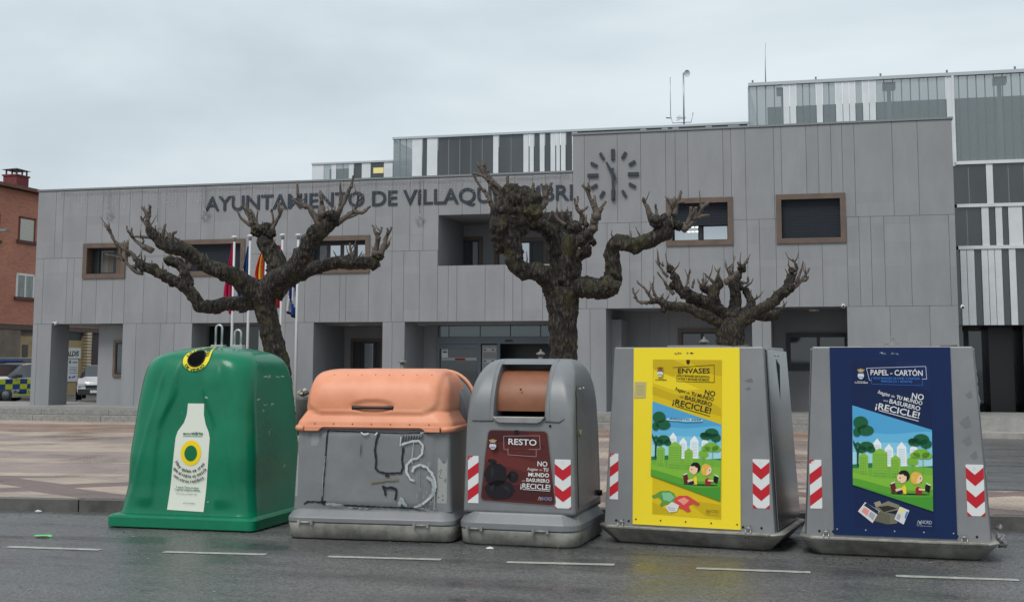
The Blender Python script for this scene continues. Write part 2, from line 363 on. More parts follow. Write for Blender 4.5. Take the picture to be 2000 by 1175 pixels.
# low kerb of the pavement around the plaza at the right
cross = [(U_R+.003, U_R+.16, min(VS, VS2)-.09, 17.5, -.05, KZ+.012)]
street_obj('plaza_kerb', cross, mat('pale_kerb', (.36, .35, .33), .6, var=.2, vscale=6))
# steps and landing in front of the town hall (parallel to its facade)
XL, XRt = W(62, 700, YF).x, W(1868, 500, YF).x
def yd(px, py, z): return G(px, py, z).y
y1 = yd(62, 820, KZ); y2 = y1+.36
XE = W(1600, 810, YF).x
st_ = MB()
for (ya, z0, z1) in ((y1, KZ-.05, .28), (y2, .2801, .43)):
    x = -40.0
    while x < XE:
        x2 = min(x+2.0, XE); st_.bbox(x+.004, x2-.004, ya, ya+.36 if z1 < .3 else YF-.9, z0, z1-.003, M_GRAN, .012); x = x2
tag(st_.build('steps'), kind='structure')
ld = MB(); ld.box(-40, 16, YF-.9, YF+2.9, -.05, .43, mat('landing_paving', (.30, .295, .28), .5, var=.15, vscale=5)); tag(ld.build('landing'), kind='structure')
rp = MB(); rp.box(XE+.01, 30, YF-1.6, YF-.9, -.05, .125, mat('pale_pavement', (.33, .31, .29), .5, var=.2, vscale=4)); rp.box(16, 60, YF-.9, YF+20, -.05, .12, mat('pale_pavement', (.33, .31, .29)))
tag(rp.build('far_pavement'), kind='structure')
# lane dashes
M_LINE = mat('road_paint', (.30, .30, .275), .55, var=.5, vscale=14, col2=(.46, .46, .42))
dashes = [((-260, 1059), (-80, 1064)), ((15, 1067), (197, 1073)), ((320, 1077), (520, 1082)), ((640, 1086), (862, 1092)), ((990, 1097), (1200, 1102)), ((1360, 1109), (1583, 1117)), ((1750, 1124), (1990, 1132))]
dm = MB()
for a, b in dashes:
    p, q = G(*a), G(*b); d = (q-p).normalized(); n = Vector((-d.y, d.x, 0))*.045; N_ = 14; vs = []
    for i in range(N_+1):
        c = p+(q-p)*i/N_; jw = 1+rnd.uniform(-.15, .15)
        vs += [c-n*jw+Vector((0, 0, .004)), c+n*jw+Vector((0, 0, .004))]
    dm.add(vs, [(2*i, 2*i+2, 2*i+3, 2*i+1) for i in range(N_)], M_LINE)
tag(dm.build('road_markings'), kind='structure')

# ================================================================== TOWN HALL
def noise_wall(name, a, b_, isl=.05):
    return mat(name, a, .55, var=.1, vscale=1.3, col2=b_, bump=.05, bscale=30, spec=.3, island=isl, stretch=(1.6, 1.6, .5))
M_PANEL = noise_wall('fibre_cement_panel', (.240, .247, .262), (.278, .286, .301), .045)
M_JOINT = mat('panel_joint', (.16, .163, .17), .8)
M_WIN = mat('bronze_frame', (.125, .088, .068), .45, var=.15, vscale=3)
M_DARK = mat('dark_metal', (.018, .02, .024), .4)
M_GLASS = mat('window_glass', (.035, .042, .05), .04, spec=1.0, metal=.0)
M_GLASSB = mat('bright_window_glass', (.52, .55, .58), .06, metal=.85)
M_BLIND = mat('roller_blind', (.020, .027, .038), .55, spec=.3)
M_BLUEF = mat('blue_grey_frame', (.13, .16, .20), .4)
def Xf(px, py=600, Y=None): return W(px, py, Y or YF).x
def Zf(px, py, Y=None): return W(px, py, Y or YF).z
def cells(x0, x1, z0, z1, holes):
    zs = sorted({z0, z1}|{z for h in holes for z in (h[2], h[3]) if z0 < z < z1}); out = []
    for za, zb in zip(zs, zs[1:]):
        xs = [(x0, x1)]; zm = (za+zb)/2
        for h in holes:
            if h[2] < zm < h[3]:
                nx = []
                for a, b in xs:
                    if h[1] <= a or h[0] >= b: nx.append((a, b)); continue
                    if h[0] > a: nx.append((a, h[0]))
                    if h[1] < b: nx.append((h[1], b))
                xs = nx
        out += [(a, b, za, zb) for a, b in xs if b-a > .004]
    return out
XM = Xf(1119, 450)
ZR_L = (Zf(77, 375)+Zf(1118, 335))/2; ZR_R = (Zf(1120, 263)+Zf(1862, 233))/2
ZO_L = (Zf(66, 634)+Zf(1071, 624))/2; ZO_R = (Zf(1131, 601.8)+Zf(1875, 596.5))/2
ZJ_L = (Zf(75, 506)+Zf(752, 489))/2; ZJ_R = (Zf(1200, 435)+Zf(1870, 418))/2
ZB = .43
def box_px(x0, y0, x1, y1): return (Xf(x0, (y0+y1)/2), Xf(x1, (y0+y1)/2), Zf((x0+x1)/2, y1), Zf((x0+x1)/2, y0))
WINS = {'a': box_px(163, 474.5, 246, 543), 'b': box_px(355, 467, 479, 538), 'c': box_px(598, 460, 723, 533), 'd': box_px(1302, 386, 1432, 479), 'e': box_px(1516, 378, 1652, 474.5)}
LOG = (Xf(856, 470), XM-.02, Zf(950, 517), Zf(950, 417))
OPENS = [(Xf(98, 710), Xf(238, 710), ZB, ZO_L), (Xf(374, 680), Xf(505, 680), ZB, ZO_L), (Xf(612, 680), Xf(747, 680), ZB, ZO_L), (Xf(790, 680), Xf(1085, 680), ZB, ZO_L),
         (Xf(1184, 700), Xf(1470, 700), ZB, ZO_R), (Xf(1507, 700), Xf(1657, 700), ZB, ZO_R)]
holes = list(WINS.values())+[LOG]+OPENS
hall = empty('town_hall', (0, YF, 0), 0, 'grey panelled two-storey town hall with lettering and clock on its front', 'town hall')
def rel(mb, name, m=None, parent=None, **k):                 # world coordinates -> child of the hall
    mb.v = [(x, y-YF, z) for x, y, z in mb.v]; return mb.build(name, m, parent or hall, **k)
TH = .86
core = MB()
for (x0, x1, zr) in ((XL, XM, ZR_L), (XM, XRt, ZR_R)):
    for (a, b, c, d) in cells(x0, x1, ZB, zr, holes): core.box(a, b, YF+.03, YF+TH, c, d, M_PANEL, M_JOINT)
def joints(spec, x0, x1):
    xs = [x0]+[Xf(p, 500) for p in spec]+[x1]; return sorted(x for x in xs if x0 <= x <= x1)
bands_L = [(ZJ_L, ZR_L, [106, 121, 167, 198, 230, 251, 274, 321, 361, 391, 417, 467, 490, 531, 560, 608, 640, 668, 700, 733, 766, 800, 826, 856, 902, 938, 960, 1005, 1040, 1066, 1096]),
           (ZO_L, ZJ_L, [87, 133, 146, 163, 191, 223, 246, 283, 330, 356, 378, 410, 452, 479, 520, 560, 597, 627, 665, 677, 721, 766, 789, 820, 855, 876, 893, 948, 985, 1002, 1020, 1060, 1090]),
           (ZB, ZO_L, [80, 271, 318, 345, 560, 585, 768])]
bands_R = [(ZJ_R, ZR_R, [1142, 1207, 1253, 1302, 1321, 1346, 1415, 1431, 1459, 1515, 1530, 1579, 1603, 1628, 1650, 1674, 1749, 1799]),
           (ZO_R, ZJ_R, [1145, 1186, 1230, 1253, 1276, 1302, 1346, 1414, 1432, 1460, 1484, 1516, 1560, 1606, 1655, 1679, 1702, 1728, 1779, 1855]),
           (ZB, ZO_R, [1152, 1486, 1735, 1812])]
pan = MB()
gp = .0042
for (x0, x1, bands) in ((XL, XM, bands_L), (XM, XRt, bands_R)):
    for (za, zb, spec) in bands:
        js = joints(spec, x0, x1)
        for a, b in zip(js, js[1:]):
            for (p, q, r_, s_) in cells(a, b, za, zb, holes):
                ga = gp if abs(p-a) < 1e-4 else 0; gb = gp if abs(q-b) < 1e-4 else 0
                gz0 = gp if abs(r_-za) < 1e-4 and za > ZB+.01 else 0; gz1 = gp*.8 if abs(s_-zb) < 1e-4 else 0
                pan.box(p+ga, q-gb, YF-.01, YF+.026, r_+gz0, s_-gz1, M_PANEL)
rel(core, 'wall'); rel(pan, 'cladding_panel')
cop = MB()
for x0, x1, z in ((XL-.02, XM-.0, ZR_L), (XM-.02, XRt+.03, ZR_R)): cop.box(x0, x1, YF-.04, YF+TH, z+.002, z+.05, mat('coping_metal', (.22, .24, .25), .35, metal=.4))
rel(cop, 'coping')
# mass behind: roofs, side walls, inner walls
mass = MB(); X190 = Xf(190, 700, YF+TH)
mass.box(XL+.01, X190, YF+TH+.002, YF+11, ZO_L, ZR_L-.35, M_PANEL)
mass.box(X190, XM, YF+2.6, YF+11, ZB, ZR_L-.35, M_PANEL); mass.box(X190+.1, Xf(365, 700), YF+TH+.002, YF+2.598, ZB, ZO_L-.05, M_PANEL)
mass.box(X190, XM-.0, YF+TH+.002, YF+2.598, ZO_L-.05, LOG[2]-.25, M_PANEL)
mass.box(X190, LOG[0]-.0, YF+TH+.002, YF+2.598, LOG[2]-.249, ZR_L-.36, M_PANEL)
mass.box(LOG[0], XM, YF+TH+.002, YF+2.598, LOG[3], ZR_L-.36, M_PANEL)
mass.box(XM+.001, XRt-.01, YF+2.6, YF+11, ZB, ZR_R-.35, M_PANEL); mass.box(XM+.001, XRt-.01, YF+TH+.002, YF+2.598, ZO_R, ZR_R-.36, M_PANEL)
for a, b in ((Xf(505, 680), Xf(611, 680)), (Xf(747, 680), Xf(790, 680)), (Xf(1086, 680), Xf(1183, 680)), (Xf(1471, 680), Xf(1506, 680)), (Xf(1658, 680), XRt-.02)):
    mass.box(a+.002, b-.002, YF+TH+.003, YF+2.597, ZB, ZO_L-.051 if b < XM+.2 else ZO_R-.002, M_PANEL)
rel(mass, 'wing')
# windows
def window(key, kind):
    x0, x1, z0, z1 = WINS[key]; f = MB(); t = .13
    f.box(x0, x1, YF-.05, YF+.35, z1-t, z1, M_WIN); f.box(x0, x1, YF-.05, YF+.35, z0, z0+t, M_WIN)
    f.box(x0, x0+t, YF-.048, YF+.35, z0+t, z1-t, M_WIN); f.box(x1-t, x1, YF-.048, YF+.35, z0+t, z1-t, M_WIN)
    o = rel(f, 'window', bevel=.004)
    a, b, c, d = x0+t, x1-t, z0+t, z1-t; gl = MB(); fr = MB(); yg = YF+.30
    if kind == 'blind':
        bl = MB(); n = int((d-c)/.045)
        for i in range(n): bl.box(a+.004, b-.004, YF+.12, YF+.16, c+.01+i*.045, c+.01+i*.045+.034, M_BLIND)
        bl.box(a, b, YF+.16, YF+.17, c, d, M_DARK); rel(bl, 'blind', None, o); return
    if kind == 'half':
        bl = MB(); zc = c+(d-c)*.42; n = int((d-zc)/.045)
        for i in range(n): bl.box(a+.004, b-.004, YF+.12, YF+.16, zc+i*.045, zc+i*.045+.034, M_BLIND)
        bl.box(a, b, YF+.162, YF+.17, zc, d, M_DARK)
        rel(bl, 'blind', None, o)
        for p, q in ((a, (a+b)/2-.03), ((a+b)/2+.03, b)): gl.box(p+.04, q-.04, yg, yg+.01, c+.04, d, M_GLASSB)
        fr.box(a, b, yg-.02, yg+.03, c, c+.045, M_DARK); fr.box((a+b)/2-.045, (a+b)/2+.045, yg-.02, yg+.03, c, d, M_DARK)
        Ml = lampmat()
        for dz in (.22, .10):
            lt = MB()
            for i in range(3): lt.box(a+(b-a)*.26+i*.1, a+(b-a)*.26+i*.1+.07, yg-.006, yg-.002, c+dz+.14, c+dz+.17, Ml)
            rel(lt, 'lit_ceiling_lamp', None, o)

    if kind == 'small':
        gl.box(a+.22, b-.42, yg, yg+.01, c+.06, d-.06, M_GLASS); gl.box(a+.3, b-.45, yg-.006, yg-.001, c+.06, d-.1, mat('drawn_curtain', (.12, .11, .10), .8, var=.3, vscale=2, stretch=(8, 8, .3)))
        for p, q in ((a, a+.22), (b-.42, b-.33)): fr.box(p, q, yg-.05, yg+.02, c, d, M_DARK)
        fr.box(a+.22, b-.42, yg-.02, yg+.02, c, c+.06, M_DARK); fr.box(a+.22, b-.42, yg-.02, yg+.02, d-.06, d, M_DARK)
        fr.box(b-.33, b, yg-.05, yg+.02, c, d, M_WIN)
    if kind == 'triple':
        n = 4; wd = (b-a)/n
        for i in range(n):
            gl.box(a+i*wd+.05, a+(i+1)*wd-.05, yg, yg+.01, c+.08, d-.1, M_GLASSB if i else M_GLASS)
            fr.box(a+i*wd-.04 if i else a, a+i*wd+.05, yg-.03, yg+.02, c, d, M_DARK)
        fr.box(b-.05, b, yg-.03, yg+.02, c, d, M_DARK); fr.box(a, b, yg-.028, yg+.018, d-.1, d, M_DARK); fr.box(a, b, yg-.028, yg+.018, c, c+.08, M_DARK)
    rel(gl, 'pane', None, o); rel(fr, 'sash', None, o)
def lampmat():
    if 'lit_lamp' in MATS: return MATS['lit_lamp']
    m = bpy.data.materials.new('lit_lamp'); m.use_nodes = True; b = m.node_tree.nodes['Principled BSDF']; b.inputs['Emission Color'].default_value = (1, .97, .9, 1); b.inputs['Emission Strength'].default_value = 1.1
    MATS['lit_lamp'] = m; return m
window('a', 'small'); window('b', 'blind'); window('c', 'triple'); window('d', 'half'); window('e', 'blind')
# loggia on the upper floor: recessed wall with two windows
YL = YF+2.4
def wall_window(x0, x1, z0, z1, Y, splits, glass, t=.1, fm=None):
    f = MB(); fm = fm or M_WIN
    f.box(x0, x1, Y-.05, Y+.1, z1-t, z1, fm); f.box(x0, x0+t, Y-.048, Y+.1, z0, z1-t, fm); f.box(x1-t, x1, Y-.048, Y+.1, z0, z1-t, fm); f.box(x0+t, x1-t, Y-.05, Y+.1, z0, z0+t, fm)
    o = rel(f, 'window', bevel=.004); a, b = x0+t, x1-t; gl = MB(); fr = MB()
    xs = [a+(b-a)*s for s in [0]+splits+[1]]
    for i, (p, q) in enumerate(zip(xs, xs[1:])):
        gl.box(p+.04, q-.04, Y-.012, Y-.002, z0+t+.05, z1-t-.05, glass[i]); fr.box(p, p+.04, Y-.04, Y-.001, z0+t, z1-t, M_DARK); fr.box(q-.04, q, Y-.04, Y-.001, z0+t, z1-t, M_DARK)
    fr.box(a, b, Y-.041, Y-.001, z0+t, z0+t+.05, M_DARK); fr.box(a, b, Y-.041, Y-.001, z1-t-.05, z1-t, M_DARK)
    rel(gl, 'pane', None, o); rel(fr, 'sash', None, o)
lb = MB(); lb.box(LOG[0], XM, YL, YL+.19, LOG[2]-.1, LOG[3], M_PANEL); lb.box(LOG[0], XM, YF+TH+.001, YL, LOG[2]-.24, LOG[2]-.15, M_GRAN); rel(lb, 'loggia_wall')
def xy(px, Y): return W(px, 480, Y).x
wall_window(xy(893, YL), xy(943, YL), LOG[2]-.12, W(915, 462, YL).z, YL, [.6], [M_GLASS, M_GLASSB])
wall_window(xy(966, YL), xy(1069, YL), LOG[2]-.12, W(1015, 464, YL).z, YL, [.25, .72], [M_GLASS, M_GLASSB, M_DARK])
# openings of the ground floor
Y1 = YF+TH-.05
yb = YF+TH+.0
ib = MB(); ib.box(W(191.5, 700, YF+.55).x, Xf(236, 700, YF+.9)+.6, YF+.55, YF+TH-.01, ZB, ZO_L-.01, M_PANEL); rel(ib, 'inner_wall')
wall_window(W(222, 700, YF+.55).x, W(250, 700, YF+.55).x, W(230, 735, YF+.55).z, W(230, 663, YF+.55).z, YF+.545, [], [M_GLASS], .07)
gg = MB(); gg.box(OPENS[1][0]-.2, OPENS[1][1]+.2, YF+1.25, YF+1.3, ZB, ZO_L, mat('green_glass', (.012, .03, .028), .08, spec=.8)); rel(gg, 'glazed_screen')
Y3 = YF+2.3
bw = MB(); bw.box(OPENS[2][0]-.1, OPENS[2][1]+.1, Y3, Y3+.28, ZB, ZO_L, M_PANEL); rel(bw, 'porch_wall')
wall_window(W(686, 680, Y3).x, W(749, 680, Y3).x, ZB+.02, W(716, 661, Y3).z, Y3, [.36, .78], [M_GLASS, M_GLASSB, M_DARK], .08)
# entrance
YE = YF+1.6
e0, e1 = W(855, 660, YE).x, W(1086, 660, YE).x; ez = lambda py: W(960, py, YE).z
ew = MB(); ew.box(OPENS[3][0]-.3, e0, YE+.05, YE+.9, ZB, ZO_L, M_PANEL); rel(ew, 'porch_wall')
en = MB(); tw = (e1-e0)/5*1.4
en.box(e0, e1+1, YE-.06, YE+.1, ez(670.5), ez(657), M_BLUEF); en.box(W(988, 664, YE).x, W(1002, 664, YE).x, YE-.09, YE-.061, ez(667), ez(663), M_DARK)
for x in (e0, W(935, 690, YE).x, W(972, 690, YE).x, e1-.05): en.box(x, x+.07, YE-.05, YE+.08, ZB, ez(670.6), M_BLUEF)
en.box(e0+.07, W(935, 690, YE).x, YE-.04, YE+.07, ez(680), ez(671), M_BLUEF)
door = rel(en, 'entrance_frame')
tg = MB(); xs = [W(p, 640, YE).x for p in (856, 877, 938, 997, 1056, 1086)]
for a, b in zip(xs, xs[1:]): tg.box(a+.012, b-.012, YE, YE+.02, ez(656.5), ZO_L-.03, mat('fanlight_glass', (.14, .17, .18), .07, spec=1.0, metal=.3))
tg.box(e0, e1, YE+.022, YE+.04, ez(656.5), ZO_L-.01, M_DARK); rel(tg, 'fanlight', None, door)
dp = MB(); dp.box(e0+.07, W(935, 690, YE).x, YE+.02, YE+.03, ZB+.1, ez(680.2), M_GLASS); rel(dp, 'door_pane', None, door)
rb = MB(); rb.box(e0+.12, W(932, 690, YE).x, YE-.01, YE+.018, ez(703), ez(697.5), ink(170, 175, 178)); rb.box(W(889, 700, YE).x, W(909, 700, YE).x, YE-.014, YE-.0101, ez(702.6), ez(698.6), ink(150, 40, 40)); rel(rb, 'door_band', None, door)
nb = MB(); nb.box(W(863, 690, YE).x, W(875, 690, YE).x, YE-.012, YE+.018, ez(697), ez(680), ink(215, 222, 222)); nb.box(W(865, 690, YE).x, W(873, 690, YE).x, YE-.015, YE-.0121, ez(688), ez(685), M_DARK); nb.box(W(864, 690, YE).x, W(874, 690, YE).x, YE-.015, YE-.0121, ez(682.5), ez(681), M_DARK); rel(nb, 'notice', None, door)
ip = MB(); ip.box(W(942, 700, YE).x, W(971, 700, YE).x, YE-.03, YE+.01, ZB+.2, ez(673), ink(150, 152, 155))
for py in (682, 704):
    ip.box(W(944, py, YE).x, W(969, py, YE).x, YE-.034, YE-.0301, ez(py+3.4), ez(py-3), ink(186, 188, 190))
    for px in (945, 961): ip.box(W(px, py, YE).x, W(px+5, py, YE).x, YE-.037, YE-.0341, ez(py+1.4), ez(py-1), M_DARK)
for py in (690, 693, 696): ip.box(W(944, py, YE).x, W(969, py, YE).x, YE-.034, YE-.0301, ez(py+.5), ez(py-.3), ink(110, 112, 115))
rel(ip, 'information_panel', None, door)
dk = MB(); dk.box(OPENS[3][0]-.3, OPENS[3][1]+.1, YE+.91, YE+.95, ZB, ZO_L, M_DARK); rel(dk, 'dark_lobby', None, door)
# right porches
Y5 = YF+2.2
p5 = MB(); p5.box(OPENS[4][0]-.1, XRt-.03, Y5, Y5+.38, ZB, ZO_R, M_PANEL)
for i in range(7):
    x = W(1230+38*i, 650, Y5).x; p5.box(x, x+.012, Y5-.002, Y5, ZB, ZO_R-.01, M_JOINT)
rel(p5, 'porch_wall')
wall_window(W(1325, 680, Y5).x, W(1412, 680, Y5).x, W(1360, 718, Y5).z, W(1360, 641, Y5).z, Y5-.005, [.55], [M_GLASSB if 0 else M_GLASS, M_GLASS], .09)
wall_window(W(1536, 680, Y5).x, W(1662, 680, Y5).x, W(1600, 723, Y5).z, W(1600, 649, Y5).z, Y5-.005, [.5], [M_GLASS, M_GLASS], .07, M_DARK)
s1 = MB(); s1.box(Xf(1183, 700)-.02, W(1228, 650, Y5).x, YF+TH+.01, YF+1.9, ZB, ZO_R-.25, M_PANEL); rel(s1, 'porch_pier')
# recessed ceiling lamps, cameras
dl = MB()
for px, py, zz in ((690, 632, ZO_L), (825, 630, ZO_L), (1590, 608, ZO_R)):
    p = W(px, py, YF+1.0); c = [(p.x+.13*math.cos(a*math.pi/8), YF+1.0+.13*math.sin(a*math.pi/8)) for a in range(16)]
    dl.add([(x, y, zz-.06) for x, y in c]+[(x, y, zz-.02) for x, y in c], [tuple(range(16))[::-1]]+[(i, (i+1) % 16, (i+1) % 16+16, i+16) for i in range(16)], ink(205, 205, 205))
rel(dl, 'porch_light')
for px, py, lab in ((111, 632, 'small white security camera above the passage at the left end of the grey facade'), (1647, 598, 'small white security camera above the porch right of the small pollarded tree'), (1879, 600, 'small white security camera on the right corner of the grey facade')):
    p = W(px, py, YF); c = MB(); c.tube([(0, -.14, 0), (0, -.02, .02)], [.045, .045], ink(225, 225, 225), 10); c.sphere((0, -.15, 0), .035, M_DARK, 1); c.tube([(0, -.06, .0), (0, .02, .07)], .018, ink(200, 200, 200), 6)
    o = c.build('security_camera'); o.location = (p.x, YF-.02, p.z); tag(o, lab, 'camera', 'security cameras on the facade')
# lettering
lt = Print(lambda x, y, ly: (x, YF-.022, y)); M_LET = mat('letter_metal', (.035, .046, .062), .5, spec=.3)
def facade_text(t, px0, px1, py0, py1, capz):
    z0, z1 = Zf(px0, py0), Zf(px1, py1); x0, x1 = Xf(px0, py0), Xf(px1, py1)
    v, f, a, b = text_mesh(t, .018, 0, 4); k = (x1-x0)/(b-a); h = capz/.70; mb = MB()
    z = (z0+z1)/2; n = len(v)
    # edges used once are the outline: raise sides there so each letter has thickness
    cnt = {}
    for q in f:
        for i in range(len(q)): e = (q[i], q[(i+1) % len(q)]); cnt[e] = 1
    side = [(i, j, j+n, i+n) for (i, j) in cnt if (j, i) not in cnt]
    mb.add([(x0+(p[0]-a)*k, YF-.035, z+p[1]*h) for p in v]+[(x0+(p[0]-a)*k, YF-.012, z+p[1]*h) for p in v], side, M_LET)
    V = []; F = []
    for i, q in enumerate(f): F.append(tuple(range(len(V), len(V)+len(q)))); V += [(x0+(v[j][0]-a)*k, YF-.0355-(i % 7)*.0012, z+v[j][1]*h) for j in q]
    mb.add(V, F, M_LET)
    return mb
capz = Zf(430, 385)-Zf(430, 412)
tm = facade_text('AYUNTAMIENTO DE VILLAQUILAMBRI', 401, 1119, 412, 389, capz*1.02); rel(tm, 'lettering')
# clock
cc = W(1197.5, 341, YF-.03); clk = empty('clock', (cc.x, YF-.01, cc.z), 0, None, None); clk.parent = hall; clk.location = (cc.x, -.02, cc.z)
rad = (W(1247, 341, YF).x-W(1147, 341, YF).x)/2
for i in range(12):
    a = math.radians(30*i); big = i % 3 == 0; r1, r0 = rad, rad*(.56 if big else .72)
    if i % 3 == 0: r0 = rad*.58
    t_ = MB(); h = .035 if not big else .045; dx, dz = math.sin(a), math.cos(a); nx, nz_ = dz*h, -dx*h
    pts = [(dx*r0+nx, dz*r0+nz_), (dx*r1+nx, dz*r1+nz_), (dx*r1-nx, dz*r1-nz_), (dx*r0-nx, dz*r0-nz_)]
    t_.prism(pts, -.05, 0.0, M_LET); t_.build('hour_mark', None, clk)
def hand(angle, ln, back, wd, name, y):
    a = math.radians(angle); dx, dz = math.sin(a), math.cos(a); nx, nz_ = dz*wd, -dx*wd; m_ = MB()
    m_.prism([(dx*ln+nx*.6, dz*ln+nz_*.6), (dx*ln-nx*.6, dz*ln-nz_*.6), (-dx*back-nx, -dz*back-nz_), (-dx*back+nx, -dz*back+nz_)], y, y+.02, M_LET); m_.build(name, None, clk)
hand(178, rad*.95, rad*.25, .04, 'minute_hand', -.10); hand(-27, rad*.55, rad*.22, .045, 'hour_hand', -.075)
# strings of star lights and icicle lights
M_TIN = mat('star_tube', (.30, .31, .32), .4)
for px, py, r_, lab in ((212, 419, 11, 'pale star ornament hanging near the left end of the facade'), (400, 418, 12, 'pale star ornament hanging just left of the first letter'), (307, 442, 8, 'small star ornament behind the branches between the two left stars'), (819, 427, 11, 'pale star ornament hanging to the left of the loggia')):
    p = W(px, py, YF-.08); R_ = r_*p.y/FPX; s = MB(); pts = []
    for i in range(11): a = math.radians(36*i); q = R_ if i % 2 == 0 else R_*.45; pts.append((q*math.sin(a), 0, q*math.cos(a)))
    s.tube(pts, .013, M_TIN, 5); s.tube([(0, 0, R_), (0, 0, ZR_L-p.z)], .005, M_DARK, 4)
    for j in range(9): s.sphere((rnd.uniform(-.05, .05), -.01, R_+(ZR_L-p.z-R_)*j/9), .012, M_TIN, 1)
    o = s.build('star_ornament'); o.location = p; tag(o, lab, 'star light', 'star ornaments hung on the facade')
ic = MB(); x = Xf(120, 380)
ic.tube([(x+i*.5, YF-.06, ZR_L-.04-.05*abs(math.sin(i*1.3))) for i in range(int((XM-x)/.5)+1)], .009, M_TIN, 4)
while x < XM-.05:
    ln = rnd.uniform(.15, .62); 
    for j in range(int(ln/.07)):
        ic.sphere((x+rnd.uniform(-.02, .02), YF-.06, ZR_L-.08-.07*j), rnd.uniform(.006, .013), ink(196, 199, 202), 1)
    x += .1
o = ic.build('icicle_lights'); tag(o, 'unlit string of icicle lights hung along the parapet above the lettering', 'string lights')
# ================================================================== GLASS AND WHITE STRIPED BUILDING BEHIND
M_WHITE = mat('white_panel', (.62, .65, .67), .45, var=.06, vscale=2, spec=.5)
M_CHAN = glassmat('channel_glass', (.24, .29, .305), .5, .12, 1.0)
M_SMOKE = mat('smoked_glass', (.040, .046, .052), .10, spec=.9, var=.35, vscale=.6, stretch=(1, 1, .3))
M_GRID = mat('glass_seam', (.16, .19, .20), .4)
def striped(name, root, Y, rows, yo):
    """rows: (px list of (x0,x1,kind), ytop at x, ybot at x) ; the whole row shares one real height"""
    for (segs, ztop, zbot) in rows:
        for (a, b, k_) in segs:
            x0, x1 = W(a, 300, Y).x, W(b, 300, Y).x
            if k_ == 'w':
                m_ = MB(); m_.box(x0, x1, Y-.05, Y+.02, zbot, ztop, M_WHITE); m_.v = [(x, y-yo, z) for x, y, z in m_.v]; m_.build('white_panel', None, root, bevel=.01)
            else:
                gm = M_CHAN if k_ == 'g' else M_SMOKE
                m_ = MB(); n = max(1, round((x1-x0)/(.22 if k_ == 'g' else .42))); wd = (x1-x0)/n
                for i in range(n):
                    m_.box(x0+i*wd+.012, x0+(i+1)*wd-.012, Y-.01, Y, zbot, ztop, gm)
                    if i: m_.box(x0+i*wd-.012, x0+i*wd+.012, Y-.016, Y+.01, zbot, ztop, M_GRID)
                m_.v = [(x, y-yo, z) for x, y, z in m_.v]; m_.build('glazing', None, root)
def rail(root, x0, x1, Y, z, yo, h=.09, studs=True):
    m_ = MB(); m_.box(x0, x1, Y-.09-yo, Y+.06-yo, z, z+h, ink(176, 184, 188)); 
    if studs:
        x = x0+.1
        while x < x1: m_.box(x, x+.05, Y-.03-yo, Y+.02-yo, z+h, z+h+.09, M_GRID); x += 1.75
    m_.build('eaves_rail', None, root)
YB = YF+4.0
gb = empty('glass_office_building', (W(1900, 500, YB).x, YB, 0), 0, 'tall block of glass and white vertical strips behind the grey facade, overhanging at right', 'office building')
gb.location = (0, YB, 0)
zT = (W(1462, 171, YB).z+W(1990, 140, YB).z)/2; z1_ = W(1935, 316, YB).z; z2_ = W(1935, 400, YB).z; z3_ = W(1935, 482, YB).z; z4_ = W(1935, 634, YB).z
row1 = [(1463, 1532, 'g'), (1532, 1544, 'w'), (1545, 1557, 'w'), (1557, 1597, 'g'), (1597, 1609, 'w'), (1609, 1635, 'g'), (1635, 1648, 'w'), (1649, 1661, 'w'), (1662, 1673, 'w'), (1673, 1688, 'g'), (1688, 1700, 'w'), (1701, 1713, 'w'), (1713, 1852, 'g'), (1852, 1865, 'w')]
zlow = W(1650, 262, YB).z
striped('a', gb, YB, [(row1, zT, zlow-1), ([(1860, 2140, 'g')], zT, z1_+.04), ([(1856, 1924, 's'), (1924, 1937, 'w'), (1937, 2060, 's'), (2060, 2073, 'w'), (2073, 2140, 's')], z1_-.05, z2_+.04),
     ([(1856, 1912, 's'), (1912, 1926, 'w'), (1926, 1939, 's'), (1939, 1952, 'w'), (1952, 1964, 's'), (1964, 1978, 'w'), (1978, 1991, 'w'), (1991, 2060, 's'), (2060, 2075, 'w'), (2075, 2140, 's')], z2_-.05, z3_+.04),
     ([(1856, 1868, 's'), (1868, 1880, 'w'), (1881, 1895, 'w'), (1895, 1909, 's'), (1909, 1921, 'w'), (1922, 1934, 'w'), (1935, 1948, 'w'), (1948, 1962, 's'), (1962, 1975, 'w'), (1975, 2010, 's'), (2010, 2024, 'w'), (2024, 2080, 's'), (2080, 2140, 'w')], z3_-.05, z4_)], YB)
xr0, xr1 = W(1865, 300, YB).x, W(2140, 300, YB).x; xg0 = W(1462, 200, YB).x
rail(gb, xg0, xr1, YB, zT, YB)
bd = MB()
for z in (z1_, z2_, z3_): bd.box(xr0, xr1, -.08, .03, z-.05, z+.04, M_WHITE)
bd.box(xr0-.03, xr0+.03, -.09, .0, z1_, zT, M_WHITE)
bd.build('white_band', None, gb)
bd = MB(); bd.box(xg0+.5, xr1-.1, .6, 14, ZR_R-.5, zT-.5, M_SMOKE); bd.box(xr0, xr1, .25, 14, z4_, z1_-.2, M_DARK); bd.box(xr0, xr1, .3, 1.0, z1_, z1_+1.1, mat('slab_edge', (.10, .11, .12), .6)); bd.box(xr0+.0, xr1, .0, .25, z4_-.002, z4_+.05, M_DARK)
bd.box(xg0-.02, xg0+.03, .02, 10, ZR_R-.3, zT, M_CHAN); bd.box(xr0-.02, xr0+.05, .25, 14, .12, zT-1, M_SMOKE)
bd.build('core', None, gb)
fr = MB()                                                      # steel frame seen through the channel glass
x = xg0+.9
while x < xr1: fr.box(x, x+.1, .25, .4, ZR_R-.4 if x < xr0 else z1_, zT-.02, ink(150, 158, 160)); fr.box(x-.12, x+.22, .06, .4, zT-.24, zT-.06, M_GRID); x += 2.9
